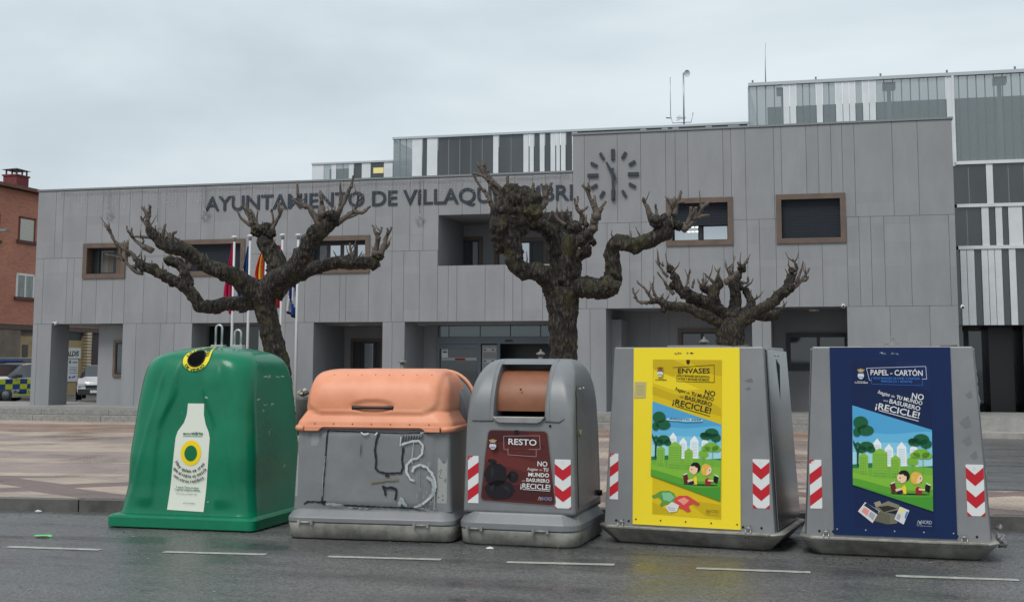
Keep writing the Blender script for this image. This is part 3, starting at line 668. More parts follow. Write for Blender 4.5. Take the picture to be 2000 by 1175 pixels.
fr.build('steel_frame', None, gb)
# dark glazed ground floor with doors
YG = YB+3.0
gz = lambda py: W(1940, py, YG).z
gf = MB(); ga, gc = W(1880, 700, YG).x, W(2120, 700, YG).x
gf.box(ga, gc, 3.0, 3.02, .15, z4_, M_GLASS); gf.box(ga, gc, 3.06, 3.1, .1, z4_, M_DARK)
for px in (1884, 1927, 1949, 1985, 2040): x = W(px, 700, YG).x; gf.box(x, x+.12, 2.9, 3.05, .12, z4_, M_DARK)
gf.build('shopfront', None, gb)
gs = MB(); x = W(1925, 700, YG).x; gs.box(x, x+.65, 2.2, 3.0, .12, z4_, mat('dark_pier', (.03, .032, .036), .3)); x = W(1984, 700, YG).x; gs.box(x, x+1.5, 1.6, 3.0, .12, z4_, mat('dark_pier', (.03, .032, .036), .3)); gs.build('pier', None, gb)
# lower rooftop volume and the farthest one
Y2 = YF+7.0
gb2 = empty('rooftop_glass_volume', (0, Y2, 0), 0, 'long low rooftop volume of white strips and glass rising behind the lettering and clock', 'office building')
zt2 = (W(769, 274, Y2).z+W(1460, 241, Y2).z)/2; zb2 = ZR_L-.6
r2_ = [(769, 806, 'g'), (806, 816, 'w'), (816, 825, 'w'), (825, 835, 's'), (835, 845, 'w'), (845, 855, 'w'), (855, 964, 's'), (964, 974, 'w'), (974, 1023, 's'), (1023, 1033, 'w'), (1035, 1043, 'w'), (1043, 1055, 's'), (1055, 1064, 'w'), (1064, 1076, 's'), (1076, 1085, 'w'), (1087, 1094, 'w'), (1096, 1105, 'w'), (1105, 1118, 's'), (1118, 1127, 'w'), (1127, 1252, 's'), (1252, 1262, 'w'), (1262, 1294, 's'), (1294, 1304, 'w'), (1304, 1315, 's'), (1315, 1325, 'w'), (1325, 1380, 's'), (1380, 1390, 'w'), (1390, 1424, 's'), (1424, 1444, 'w'), (1444, 1462, 's')]
striped('b', gb2, Y2, [(r2_, zt2, zb2)], Y2)
rail(gb2, W(768, 280, Y2).x, W(1470, 250, Y2).x, Y2, zt2, Y2, .07, False)
xa = W(768, 280, Y2).x
c2 = MB(); c2.box(xa+1.0, W(1500, 250, Y2).x, .3, 7, zb2, zt2-.35, M_SMOKE); c2.box(xa, xa+.04, .02, 6, zb2, zt2, M_CHAN); c2.build('core', None, gb2)
Y3b = YF+14
gb3 = empty('far_glass_volume', (0, Y3b, 0), 0, 'farthest and smallest rooftop volume of white strips and glass with one lit window', 'office building')
zt3 = (W(611, 323, Y3b).z+W(767, 315, Y3b).z)/2
striped('c', gb3, Y3b, [([(611, 634, 'w'), (634, 649, 'g'), (649, 658, 'w'), (658, 683, 'g'), (683, 692, 'w'), (692, 708, 's'), (708, 725, 'w'), (725, 751, 's'), (751, 760, 'w'), (760, 768, 'w'), (768, 830, 's')], zt3, 6)], Y3b)
rail(gb3, W(610, 320, Y3b).x, W(830, 320, Y3b).x, Y3b, zt3, Y3b, .07, False)
lw = MB(); p = W(740, 333, Y3b); lw.box(p.x-.22, p.x+.2, -.03, -.02, p.z-.1, p.z+.12, None)
lw.mats = []; 
ml = bpy.data.materials.new('warm_lit_glass'); ml.use_nodes = True; b_ = ml.node_tree.nodes['Principled BSDF']; b_.inputs['Base Color'].default_value = (.2, .2, .12, 1); b_.inputs['Emission Color'].default_value = (1, .85, .3, 1); b_.inputs['Emission Strength'].default_value = .35
lw.m = [0]*len(lw.f); lw.build('lit_window', ml, gb3)
c3 = MB(); c3.box(W(640, 330, Y3b).x, W(830, 330, Y3b).x, .2, 6, 6, zt3-.15, M_SMOKE); p0, p1 = W(678, 318, Y3b), W(768, 312, Y3b); c3.box(p0.x, p1.x, 1.0, 4, zt3, zt3+.2, mat('slab_edge', (.10, .11, .12), .6)); c3.build('core', None, gb3)
# aerials
an = empty('roof_aerial', D(1336, 244, 44), 0, 'tall roof mast with round dish and small antennas left of the glass block', 'aerial')
k_ = 44/FPX; AM = mat('galvanised_pole', (.35, .36, .37), .35, metal=.6)
m_ = MB(); m_.tube([(0, 0, -.3), (0, 0, 104*k_)], .03, AM, 6); m_.build('mast', None, an)
m_ = MB(); m_.tube([(-26*k_, 0, 20*k_), (-26*k_, 0, 97*k_)], .012, AM, 5); m_.tube([(-26*k_, 0, 20*k_), (-22*k_, 0, 5*k_), (14*k_, 0, 5*k_), (18*k_, 0, 24*k_)], .016, AM, 5); m_.build('whip', None, an)
m_ = MB(); c = Vector((8*k_, -.1, 100*k_))
ring = [[c+Vector((math.cos(a*math.pi/8)*r*k_*.8, -.03*(r/7)**2*2, math.sin(a*math.pi/8)*r*k_)) for a in range(16)] for r in (2, 5, 7.5)]
m_.add([p for q in ring for p in q], [tuple(range(16))]+[(j*16+i, j*16+(i+1) % 16, (j+1)*16+(i+1) % 16, (j+1)*16+i) for j in range(2) for i in range(16)], ink(190, 195, 198)); m_.build('dish', None, an)
m_ = MB()
for i in range(7): m_.tube([(-14*k_+i*2.6*k_, 0, (8+i*1.2)*k_), (-10*k_+i*2.6*k_, -.1, (20-i)*k_)], .008, AM, 4)
m_.tube([(-15*k_, 0, 16*k_), (3*k_, 0, 12*k_)], .01, AM, 4); m_.tube([(-35*k_, 0, 16*k_), (-26*k_, 0, 15*k_)], .02, M_DARK, 5); m_.build('yagi_antenna', None, an)
m_ = MB(); p = D(1495.5, 168, 38); h_ = (168-82)*38/FPX; m_.tube([(0, 0, -.1), (0, 0, h_*.5), (.02, 0, h_)], [.02, .014, .006], AM, 6); o = m_.build('whip_aerial'); o.location = p; tag(o, 'thin vertical whip aerial standing at the left corner of the tall glass block', 'aerial')

# ================================================================== BRICK BLOCK AT THE LEFT, SEEN ALSO THROUGH THE PASSAGE
pA = D(-60, 700, 57.5); pC = D(66, 700, 61); bdv = Vector((pC.x-pA.x, pC.y-pA.y, 0)); 
# wall direction from its vanishing point at about x=1700
vp = ray(1700, 712); bdv = Vector((vp.x, vp.y, 0)).normalized(); bang = math.atan2(bdv.y, bdv.x)
org = D(66, 700, 61)
bk = empty('brick_apartment_block', (org.x, org.y, 0), bang, 'orange brick apartment block with shuttered windows and a ground-floor shop, left edge', 'apartment block')
ibk = Matrix.Translation((org.x, org.y, 0)) @ Matrix.Rotation(bang, 4, 'Z'); ibk.invert()
def BP(px, py):                                              # pixel -> (along wall, z)
    r = ray(px, py); n = Vector((-bdv.y, bdv.x, 0)); t = (Vector((org.x, org.y, 0))).dot(n)/r.dot(n); q = ibk @ (EYEV+r*t); return q.x, q.z
def brickmat():
    m = bpy.data.materials.new('orange_brick'); t, N, k = nodes(m); b = N['Principled BSDF']; g = N.new('ShaderNodeTexCoord'); mp_ = N.new('ShaderNodeMapping'); mp_.inputs['Rotation'].default_value = (math.pi/2, 0, 0); k(g.outputs['Object'], mp_.inputs[0])
    br = N.new('ShaderNodeTexBrick'); k(mp_.outputs[0], br.inputs['Vector']); br.inputs['Scale'].default_value = 1; br.inputs['Brick Width'].default_value = .25; br.inputs['Row Height'].default_value = .075; br.inputs['Mortar Size'].default_value = .006
    br.inputs['Color1'].default_value = (.53, .205, .13, 1); br.inputs['Color2'].default_value = (.43, .155, .10, 1); br.inputs['Mortar'].default_value = (.36, .22, .16, 1)
    n = N.new('ShaderNodeTexNoise'); n.inputs['Scale'].default_value = .6; n.inputs['Detail'].default_value = 5; k(g.outputs['Object'], n.inputs['Vector']); r = N.new('ShaderNodeMapRange'); k(n.outputs['Fac'], r.inputs[0]); r.inputs[3].default_value = .75; r.inputs[4].default_value = 1.25
    s = N.new('ShaderNodeVectorMath'); s.operation = 'SCALE'; k(br.outputs['Color'], s.inputs[0]); k(r.outputs[0], s.inputs['Scale']); k(s.outputs[0], b.inputs['Base Color']); b.inputs['Roughness'].default_value = .8; return m
M_BRICK = brickmat()
zE = BP(60, 376)[1]; zG = BP(60, 634)[1]; u_end = BP(215, 700)[0]
m_ = MB(); m_.box(-26, u_end, 0, 12, zG, zE, M_BRICK); m_.build('wall', None, bk)
m_ = MB(); m_.box(-26, u_end, .35, 12, 0, zG, mat('shop_recess', (.22, .18, .14), .7, var=.3, vscale=1)); m_.box(-26, u_end, .02, .35, zG-.25, zG-.001, mat('brown_beam', (.09, .06, .05), .6))
ux, uz = BP(42, 660); m_.box(-26, ux, .05, .34, 1.9, zG-.26, mat('stained_render', (.20, .155, .12), .8, var=.35, vscale=.8))
m_.build('ground_floor', None, bk)
m_ = MB(); m_.add([(-26, -.45, zE), (u_end-1, -.45, zE), (u_end-1, 6, zE+.6), (-26, 6, zE+.6), (-26, -.45, zE+.16), (u_end-1, -.45, zE+.16), (u_end-1, 6, zE+.75), (-26, 6, zE+.75)], [(0, 1, 5, 4), (4, 5, 6, 7), (1, 2, 6, 5), (3, 2, 1, 0), (0, 4, 7, 3)], mat('brown_tile', (.16, .085, .06), .8, var=.3, vscale=8)); rf = m_.build('roof', None, bk)
cu, cz = BP(72, 376); 
ch0, chz = BP(27, 376)[0], BP(72, 343)[1]; cw = .9
m_ = MB(); M_RB = mat('red_brick_chimney', (.17, .035, .04), .8, var=.3, vscale=9); m_.box(cu-.42, cu+.5, .9, 1.7, zE-.1, chz, M_RB)
m_.box(cu-.47, cu+.55, .85, 1.75, chz+.001, chz+.08, M_RB)
for dx in (-.38, .05, .4):
    for dy in (.95, 1.55): m_.box(cu+dx, cu+dx+.06, dy, dy+.06, chz+.08, chz+.33, M_DARK)
m_.add([(cu-.5, .8, chz+.33), (cu+.58, .8, chz+.33), (cu+.58, 1.8, chz+.33), (cu-.5, 1.8, chz+.33), (cu+.05, 1.3, chz+.48)], [(0, 1, 4), (1, 2, 4), (2, 3, 4), (3, 0, 4), (3, 2, 1, 0)], M_DARK); m_.build('chimney', None, rf)
def bwin(x0, y0, x1, y1, shut):
    a, zt = BP(x0, y0); b, _ = BP(x1, y0); _, zb = BP((x0+x1)/2, y1); f = MB(); Mw = ink(225, 226, 222)
    for q in ((a, a+.12), (b-.12, b)): f.box(q[0], q[1], -.02, .1, zb, zt, Mw if not shut else M_RB)
    f.box(a, b, -.02, .1, zt-.1, zt+.001, Mw if not shut else M_RB); f.box(a-.1, b+.1, -.1, .1, zb-.16, zb, mat('brick_sill', (.11, .05, .04), .8))
    if not shut: f.box((a+b)/2-.05, (a+b)/2+.05, -.015, .1, zb, zt, Mw)
    o = f.build('window', None, bk); g_ = MB()
    if shut:
        n = int((zt-zb)/.07)
        for i in range(n): g_.box(a+.12, b-.12, -.01, .02, zb+.01+i*.07, zb+.06+i*.07, ink(205, 203, 190))
        g_.box(a+.12, b-.12, -.004, -.001, zb, zt, ink(170, 168, 158)); g_.build('shutter', None, o)
    else: g_.box(a+.12, b-.12, -.006, -.001, zb, zt-.1, mat('curtained_glass', (.26, .28, .26), .3, var=.3, vscale=1.2, stretch=(4, 1, 1))); g_.build('pane', None, o)
bwin(37, 421, 70, 470, True); bwin(32, 532, 68, 580, False); bwin(-40, 410, 1, 466, True); bwin(-46, 528, -4, 580, False); bwin(88, 426, 117, 470, True)
# shop below, its sign cut by the passage edge
def shop(x0, y0, x1, y1, yy, m, name, t=.05, par=None):
    a, zt = BP(x0, y0); b, _ = BP(x1, y0); zb = BP((x0+x1)/2, y1)[1]; q = MB(); q.box(a, b, yy, yy+t, zb, zt, m); return q.build(name, None, par or bk)
M_OCH = mat('ochre_render', (.40, .29, .15), .7, var=.12, vscale=2)
shop(47, 655, 172, 779, .22, M_OCH, 'shopfront', .12)
shop(104, 646, 166, 663, .20, M_DARK, 'window', .015); shop(51, 672, 62, 700, .20, mat('shop_recess2', (.06, .055, .05), .5), 'window', .015)
shop(128, 678, 162, 699, .12, ink(206, 206, 200), 'shop_sign', .09)
shop(128, 700, 158, 744, .16, ink(205, 208, 210), 'poster_window', .05)
shop(128, 745, 136, 778, .16, ink(220, 220, 215), 'door_panel', .05); shop(128, 702, 135, 742, .155, mat('shop_photo', (.16, .07, .06), .4, var=.8, vscale=3), 'shop_picture', .004)
pr = Print(lambda x, y, ly: (lambda q: (q[0], .118-.002*ly, q[1]))(BP(x, y)))
pr.text('ALDIS', 132.5, 694.5, 158.5, 694, 9.5, ink(25, 25, 25), .05, .25)
o = pr.build('sign_lettering', bk)
pr = Print(lambda x, y, ly: (lambda q: (q[0], .158-.002*ly, q[1]))(BP(x, y)))
pr.rect(140.5, 703, 143.5, 709, ink(120, 40, 50)); pr.text('ALDIS', 146, 708, 156, 708, 3, ink(60, 60, 60), .03, .2)
for y in (716, 719.5, 722.5, 727): pr.rect(140.5, y, 155, y+.8, ink(70, 75, 80))
pr.rect(140, 734, 142.5, 738, ink(35, 60, 130)); pr.poly([(144, 736), (152, 732.5), (152, 735), (146, 737)], ink(35, 60, 130)); pr.build('poster', bk)
q = MB(); a = BP(168, 700)[0]; b = BP(176.5, 700)[0]; zz = .1
while zz < zG-.3: q.box(a, b, -.05, .34, zz, zz+.1, ink(208, 196, 170)); q.box(a+.04, b-.02, -.045, .33, zz+.1, zz+.16, ink(140, 105, 70)); zz += .16
q.build('striped_pier', None, bk)
shop(177, 646, 214, 779, .18, mat('dark_gate', (.05, .03, .028), .6, var=.3, vscale=1), 'garage_door', .15)
tag(bk)
# lamp arm poking in at the left edge
m_ = MB(); p = D(0, 449, 30); m_.tube([(-1.2, 0, 0), (-.05, 0, -.01)], .03, AM, 6); m_.bbox(-.1, .22, -.08, .08, -.035, .02, ink(120, 125, 128), .01); o = m_.build('street_lamp'); o.location = p; tag(o, 'grey street lamp arm reaching in at the left edge in front of the brick wall', 'street lamp')
# ================================================================== THE FIVE CONTAINERS
M_GREEN = mat('green_fibreglass', (.0004, .165, .082), .28, var=.16, vscale=1.3, spec=.3, coat=.14, bump=.04, bscale=5)
M_GREY = mat('grey_plastic', (.180, .190, .200), .38, var=.13, vscale=2.2, spec=.5, bump=.04, bscale=12)
M_GREY2 = mat('grey_painted_steel', (.205, .212, .220), .36, var=.13, vscale=1.6, spec=.5, bump=.05, bscale=9)
M_GALV = mat('galvanised_base', (.13, .13, .12), .48, metal=.25, var=.3, vscale=4, col2=(.36, .355, .32), bump=.12, bscale=25)
M_SHEET = mat('shiny_steel_side', (.20, .205, .21), .2, metal=.75, var=.12, vscale=1.5, bump=.10, bscale=3)
M_ORANGE = mat('orange_lid', (.69, .26, .14), .44, var=.06, vscale=2.2, col2=(.80, .355, .215), spec=.4)
M_DRUM = mat('brown_drum', (.24, .095, .05), .45, var=.2, vscale=2.5, spec=.4)
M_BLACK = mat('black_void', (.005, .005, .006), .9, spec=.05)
M_RUB = mat('black_handle', (.012, .011, .011), .45)
M_GRIME = mat('grime', (.10, .10, .098), .6)
WH, RD, BKK = ink(214, 216, 216), ink(184, 36, 48), ink(24, 24, 26)
def on_surface(bvh, x0, z0, s, sx=1, top=0, eps=.0016, base=.002, yfix=None):
    """drawing (x right, y down) -> the front of a body; the point is dropped on to the surface along +y"""
    def f(x, y, ly):
        X, Z = x0+x*s*sx, z0-y*s
        h = bvh.ray_cast(Vector((X, -2, Z)), Vector((0, 1, 0)))
        if h[0] is None:
            h = bvh.find_nearest(Vector((X, 0, Z)))
        n = h[1]
        if n.y > 0: n = -n
        n = (n+Vector((0, -2.5, 0))).normalized()
        return h[0]+n*(base+eps*ly)
    return f
def chevron(pr, x0, y0, x1, y1, half, step=None):
    pr.rect(x0, y0, x1, y1, WH, dense=pr.dn); w_ = x1-x0; h = y1-y0
    xc = (x0+x1)/2 if not half else x0; k = .85 if not half else .75; st = h/4.6
    ly = pr.n+1
    y = y0-st*1.05 - (0 if not half else st*.1)
    for i in range(-1, 6):
        ya = y0-st*.4+i*st*2-(w_*k*.5 if not half else st*.2); yb_ = ya+st
        for sgn in ((-1, 1) if not half else (1,)):
            xe = x1 if sgn > 0 else x0
            d = abs(xe-xc)*k
            q = clip([(xc, yb_+d*0), (xe, yb_-d), (xe, ya-d), (xc, ya)], x0, x1, y0, y1)
            q2 = clip([(xc, ya), (xe, ya-d), (xe, yb_-d), (xc, yb_)], x0, x1, y0, y1)
            if len(q2) > 2: pr.poly(q2, RD, layer=ly, dense=pr.dn)
    # small emblem at the top
    cx = (x0+x1)/2 if not half else x0+w_*.22; r = w_*.07
    pr.line([(cx-r, y0+w_*.28), (cx, y0+w_*.1), (cx+r, y0+w_*.28)], w_*.03, WH, layer=ly+2)
def crest(pr, cx, cy, s, shield, cols):
    gold, white, blue = cols
    for i in range(5): pr.ell(cx+(i-2)*s*.2, cy-s*.72+abs(i-2)*s*.06, s*.09, s*.09, gold, n=8, layer=30)
    pr.poly([(cx-s*.42, cy-s*.68), (cx-s*.2, cy-s*.5), (cx, cy-s*.72), (cx+s*.2, cy-s*.5), (cx+s*.42, cy-s*.68), (cx+s*.3, cy-s*.34), (cx-s*.3, cy-s*.34)], gold, layer=30)
    pts = [(cx-s*.42, cy-s*.25), (cx+s*.42, cy-s*.25)]+[(cx+s*.42*math.cos(math.radians(a)), cy+s*.2+s*.42*math.sin(math.radians(a))) for a in range(0, 181, 20)]
    pr.poly(pts, white, layer=30); pr.poly(clip(pts, -9999, 9999, cy-s*.25, cy-s*.02), blue, layer=31)
    for dx in (-.22, 0, .22): pr.rect(cx+dx*s-s*.08, cy-s*.12, cx+dx*s+s*.08, cy+s*.14, white, layer=32)
    for i in range(2): pr.rect(cx-s*.34, cy+s*(.26+.12*i), cx+s*.34, cy+s*(.31+.12*i), blue, layer=32)

# ---------------------------------------------------------------- 1. green bell
P = G(350, 1033.5); gr = empty('glass_recycling_bin', P, math.radians(0.0), 'big green bell-shaped glass bin with a white bottle sticker and yellow ring', 'recycling bin')
def bottle(z):                                                # half width of the bottle shaped hollow
    if z > 1.38: return .135
    return .135+(.30-.135)*sm(1.38, .92, z) if z > .92 else .30+.05*(.92-z)
def gdisp(p):
    f = sm(0.05, -.35, p.y-.0) if 0 else (1 if p.y < .25 else 0)
    x, z = p.x, p.z
    if p.y < .45 and z > .18:
        b = bottle(z); d = sm(b-.012, b+.03, abs(x-.0)) ; out = sm(b+.06, b+.26, abs(x))
        amt = .028*d*(1-out)*sm(1.66, 1.40, z)*sm(.18, .3, z)
        xc_ = .30+(1.5-z)*.23; rg = .012*math.exp(-((abs(x)-xc_)/.022)**2)*sm(1.6, 1.45, z)*sm(.16, .35, z)+.008*math.exp(-((abs(x)-xc_+.13)/.016)**2)*sm(1.55, 1.4, z)*sm(.7, .9, z)
        return Vector((x, p.y-(amt+rg)*(1 if p.y < .3 else 0), z))
    return Vector(p)
lv = []
prof = [(.13, .745), (.16, .728), (.40, .690), (.70, .685), (1.0, .655), (1.20, .635), (1.34, .622), (1.46, .614), (1.56, .60), (1.63, .575), (1.69, .53), (1.735, .46), (1.768, .34), (1.785, .04)]
for z, h in prof:
    dpt = h*.84; yc = .66
    k = 0 if z < 1.3 else (z-1.3)/.478
    yb_ = 1.42-.05*z-(.63-h if z > 1.3 else 0)*.8; lv.append((z, -h, h, min(yc-dpt, yb_-.05), yb_, min(h*.9, (yb_-yc+dpt)*.45, .17+.12*k)))
lv2 = []
for a, b in zip(lv, lv[1:]):
    n = max(1, int(abs(b[0]-a[0])/.02)) if b[0]-a[0] > .03 else 3
    for i in range(n):
        lv2.append(tuple(p+(q-p)*i/n for p, q in zip(a, b)))
lv2.append(lv[-1])
# smooth the profile
for _ in range(6):
    lv2 = [lv2[0]]+[tuple((a[i]+2*b[i]+c[i])/4 for i in range(6)) for a, b, c in zip(lv2, lv2[1:], lv2[2:])]+[lv2[-1]]
m_ = MB(); v, f = loft(lv2, 10, 48, 1, gdisp); m_.add(v, f, M_GREEN, True); body = m_.build('body', None, gr)
bv = obj_bvh(body)
m_ = MB(); v, f = loft([(.012, -.795, .795, -.02, 1.46, .07), (.02, -.80, .80, -.025, 1.465, .08), (.105, -.795, .795, -.02, 1.46, .07), (.125, -.78, .78, -.0, 1.44, .08), (.134, -.745, .745, .03, 1.42, .1)], 6, 4, 1); m_.add(v, f, M_GREEN); m_.build('base_flange', None, gr, smooth=False)
for dx, y, h in ((.035, .64, .235), (.21, .72, .185)):         # lifting loops
    m_ = MB(); pts = [(dx-.035, y, 1.74), (dx-.035, y, 1.77+h-.035)]+[(dx-.035*math.cos(math.radians(a)), y, 1.77+h-.035+.035*math.sin(math.radians(a))) for a in range(30, 180, 30)]+[(dx+.035, y, 1.77+h-.035), (dx+.035, y, 1.74)]
    m_.tube(pts, .012, mat('loop_steel', (.42, .44, .45), .3, metal=.5), 8); m_.bbox(dx-.07, dx+.07, y-.04, y+.04, 1.752, 1.80, mat('loop_steel', (0, 0, 0)), .008); m_.build('lifting_loop', None, gr)
# yellow ring around the throw-in hole
sg = .00496/2.555; cxr, cyr = 466, 273
tf = on_surface(bv, -.0+(466-442)*sg-.02, 1.655, sg)
def ringmap(x, y, ly):
    return tf(x, y*1.0, ly)
YL_, GRN = ink(226, 208, 40), ink(20, 80, 50)
pr = Print(ringmap); 
def warp(a, r): return (r*math.cos(a), r*math.sin(a)*.86)
N_ = 40
for i in range(N_):
    a, b = 2*math.pi*i/N_, 2*math.pi*(i+1)/N_
    for (r0, r1, c, ly) in ((47, 75, YL_, 1), (75, 78, GRN, 2), (45, 48, BKK, 2)): pr.poly([warp(a, r0), warp(a, r1), warp(b, r1), warp(b, r0)], c, layer=ly)
    pr.poly([warp(a, 0), warp(a, 24), warp(b, 24), warp(b, 0)], M_BLACK, layer=2) if 0 else None
    [pr.poly([warp(a, q), warp(a, q+7.7), warp(b, q+7.7), warp(b, q)], M_BLACK, layer=1) for q in (.01, 7.7, 15.4, 23.1, 30.8, 38.5)]
pr.n = 3; pr.arc_text('DE VIDRIO', 0, -2, 68, 148, 32, 15, GRN, .04, True)
pr.arc_text('SÓLO ENVASES', 0, 6, 52, 195, 345, 14, GRN, .04, False)
pr.build('throw_in_ring', gr)
# hood lip: rim standing proud round the hole
m_ = MB(); m_.tube([tf(46*math.cos(a*math.pi/16), 46*.86*math.sin(a*math.pi/16), 3) for a in range(33)], .007, BKK, 6, False); m_.build('hole_rim', None, gr)
# bottle sticker, drawn in its own plane on the flat hollow
zb = lambda y: (1112-y)*sg*1.0
tf2 = on_surface(bv, 0, 0, 1)
sw = lambda x, y, ly: tf2((x-424-(1020-y)*.012)*sg+.045, -((1108-y)*sg+.01)*1.0, ly)
pr = Print(sw); PW = ink(214, 218, 206)
pr.poly([(400, 488), (491, 488), (493, 545), (505, 590), (525, 630), (533, 662), (531, 760), (519, 1024), (316, 1019), (336, 760), (342, 660), (352, 628), (384, 585), (397, 545)], PW, dense=25)
pr.text('eco', 383, 645, 426, 646, 14, ink(20, 95, 60), .02, layer=3); pr.text('vidrio', 427, 646, 495, 646, 17, ink(20, 95, 60), .03, layer=3); pr.rect(383, 651, 492, 654, ink(90, 130, 110), layer=3)
pr.ell(433, 736, 57, 63, ink(235, 205, 30), n=36, layer=3, dense=25); pr.ell(433, 737, 35, 39, ink(20, 105, 65), n=30, layer=5, dense=25)
dk_ = ink(55, 62, 58)
pr.arc_text('Hay quien se cree', 433, 736, 96, 152, 32, 16, dk_, .03); pr.arc_text('que el vidrio se mezcla', 433, 736, 122, 141, 40, 16, dk_, .03); pr.arc_text('con otros residuos.', 433, 736, 147, 129, 55, 16, dk_, .03)
g2 = ink(40, 110, 80)
pr.text('Y que la Tierra es plana.', 357, 910, 487, 912, 9, g2, .03, layer=9); pr.text('Y que los vampiros existen.', 349, 922, 495, 924, 9, g2, .03, layer=9); pr.text('Ni lo sueñes: no existen mitos', 361, 940, 479, 942, 6, dk_, .01, layer=9); pr.text('para el reciclado', 407, 985, 470, 986, 6, dk_, .01, layer=9)
o = pr.build('bottle_sticker', gr)
# scuffs
pr = Print(lambda x, y, ly: bvn(bv, x, y, ly)); SC = ink(170, 190, 180)
def bvn(bvh, x, z, ly):                                       # on the right flank: x is depth from the front
    h = bvh.ray_cast(Vector((3, x, z)), Vector((-1, 0, 0)))
    return h[0]+h[1]*(.002+.001*ly) if h[0] else Vector((.6, x, z))
for (y, z, a, b) in ((.42, 1.47, .20, .018), (.75, 1.475, .2, .012), (.45, 1.19, .22, .02), (.42, 1.13, .05, .03), (.52, .92, .07, .05), (.3, 1.25, .08, .012), (.85, .55, .05, .03)):
    for j in range(5):
        x = y+rnd.uniform(0, a); zz = z+rnd.uniform(-b, b)*.6; l = rnd.uniform(.02, a*.55)
        pr.poly([(x, zz), (x+l, zz+rnd.uniform(-.006, .006)), (x+l*.8, zz+rnd.uniform(.004, .012)), (x+l*.1, zz+.008)], SC, layer=1)
pr.build('scuff_marks', gr)
sw2 = on_surface(bv, 0, 0, 1)
pr = Print(lambda x, y, ly: sw2(x, -y, ly))
for x, z, l in tuple((rnd.uniform(-.5, .55), rnd.uniform(.2, 1.4), rnd.uniform(.006, .03)) for _ in range(6))+((.38, 1.585, .02), (.18, 1.27, .03), (.2, 1.262, .02), (-.08, 1.12, .01)): pr.poly([(x, z), (x+l, z+.004), (x+l*.7, z+min(.014, l*.5)), (x-.004, z+min(.01, l*.4))], SC, layer=1)
pr.build('scuff_marks', gr)

# ---------------------------------------------------------------- common pieces of the grey plastic containers
def latch(x, y, z, par):
    m_ = MB(); m_.tube([(x-.07, y, z), (x+.07, y, z)], .011, M_GALV, 6); m_.bbox(x-.075, x-.05, y-.015, y+.01, z-.02, z+.018, M_GALV, .003); m_.bbox(x+.05, x+.075, y-.015, y+.01, z-.02, z+.018, M_GALV, .003); m_.build('latch_bar', None, par)
# ---------------------------------------------------------------- 2. grey container with the orange lid
P = G(720, 1055.5); ob = empty('orange_lid_container', P, math.radians(3.0), 'wide grey waste container with a pale orange lid and graffiti on its front', 'waste container')
m_ = MB(); v, f = loft([(.0, -.76, .76, .05, 1.2, .08), (.02, -.785, .785, .0, 1.24, .10), (.145, -.80, .80, -.02, 1.26, .11), (.155, -.795, .795, -.015, 1.25, .11)], 6, 4); m_.add(v, f, M_GALV); m_.build('base', None, ob, smooth=True)
hb = [(.157, -.79, .79, -.02, 1.26, .11), (.160, -.80, .80, -.03, 1.27, .11), (.20, -.80, .80, -.03, 1.27, .11), (.262, -.765, .765, .025, 1.20, .11), (.275, -.757, .757, .04, 1.18, .11)]
m_ = MB(); v, f = loft(hb, 6, 6); m_.add(v, f, M_GREY); m_.build('skirt', None, ob, smooth=False, bevel=.006)
def odisp(p):
    if p.y < .3 and .31 < p.z < .98:
        d = sm(-.50, -.487, p.x)*sm(.60, .587, p.x)*sm(.315, .325, p.z)*sm(.97, .955, p.z)
        return Vector((p.x, p.y-.012*d, p.z))
    return Vector(p)
m_ = MB(); v, f = loft([(.27, -.762, .762, .05, 1.17, .05), (.30, -.758, .758, .05, 1.17, .05), (1.02, -.735, .735, .08, 1.14, .05)], 8, 60, 36, odisp); m_.add(v, f, M_GREY, True); body = m_.build('body', None, ob); bv = obj_bvh(body)
def sup(z0, z1, a0, a1, b, yb, yf, n=2.6, steps=14, x0=0):      # shoulders rounding towards the top
    out = []
    for i in range(steps+1):
        t = math.sin(math.pi/2*i/steps); k = (1-t**n)**(1/n); 
        out.append((z0+(z1-z0)*t, k))
    return out
# lid: flared rim, then a rounded shell leaning back
def lid_levels():
    out = [(1.012, -.752, .752, .035, 1.10, .12), (1.03, -.757, .757, .03, 1.12, .12), (1.07, -.745, .745, .035, 1.12, .13), (1.12, -.715, .715, .055, 1.1, .14), (1.17, -.690, .690, .08, 1.08, .16)]
    for i in range(1, 25):
        t = math.sin(math.pi/2*i/24); z = 1.17+(1.56-1.17)*t
        kx = (1-t**3.0)**(1/3.0); ky = (1-t**2.3)**(1/2.3)
        hx = .44+(.695-.44)*kx; yf = .46-(.46-.08)*ky; yb = .75+(1.04-.75)*kx
        out.append((z, -hx, hx, yf, yb, min(.2, .16+.04*t)))
    return out
def ldisp(p):
    x, z = p.x, p.z
    if p.y > .62: return Vector(p)
    # raised door: rounded panel standing proud of the shell
    d = sm(.645, .615, abs(x+.015))*sm(1.135, 1.155, z)*sm(1.57, 1.50, z)
    cx_ = max(0, abs(x+.015)-.50); cz = max(0, 1.30-z); rr = math.hypot(cx_, cz*.95)
    if cz > 0 and cx_ > 0: d *= sm(.155, .125, rr)
    hd = sm(.16, .10, math.hypot(x/1.5, (z-1.205)*2.4)) if abs(x) < .3 else 0      # hand hollow
    n = Vector((0, -1, .55)).normalized()
    return Vector(p)+n*(.030*d)-n*(.022*hd)
ll = lid_levels(); out = []
for a, b in zip(ll, ll[1:]):
    n = max(1, int(math.hypot(b[0]-a[0], b[3]-a[3])/.012))
    for i in range(n): out.append(tuple(p+(q-p)*i/n for p, q in zip(a, b)))
out.append(ll[-1])
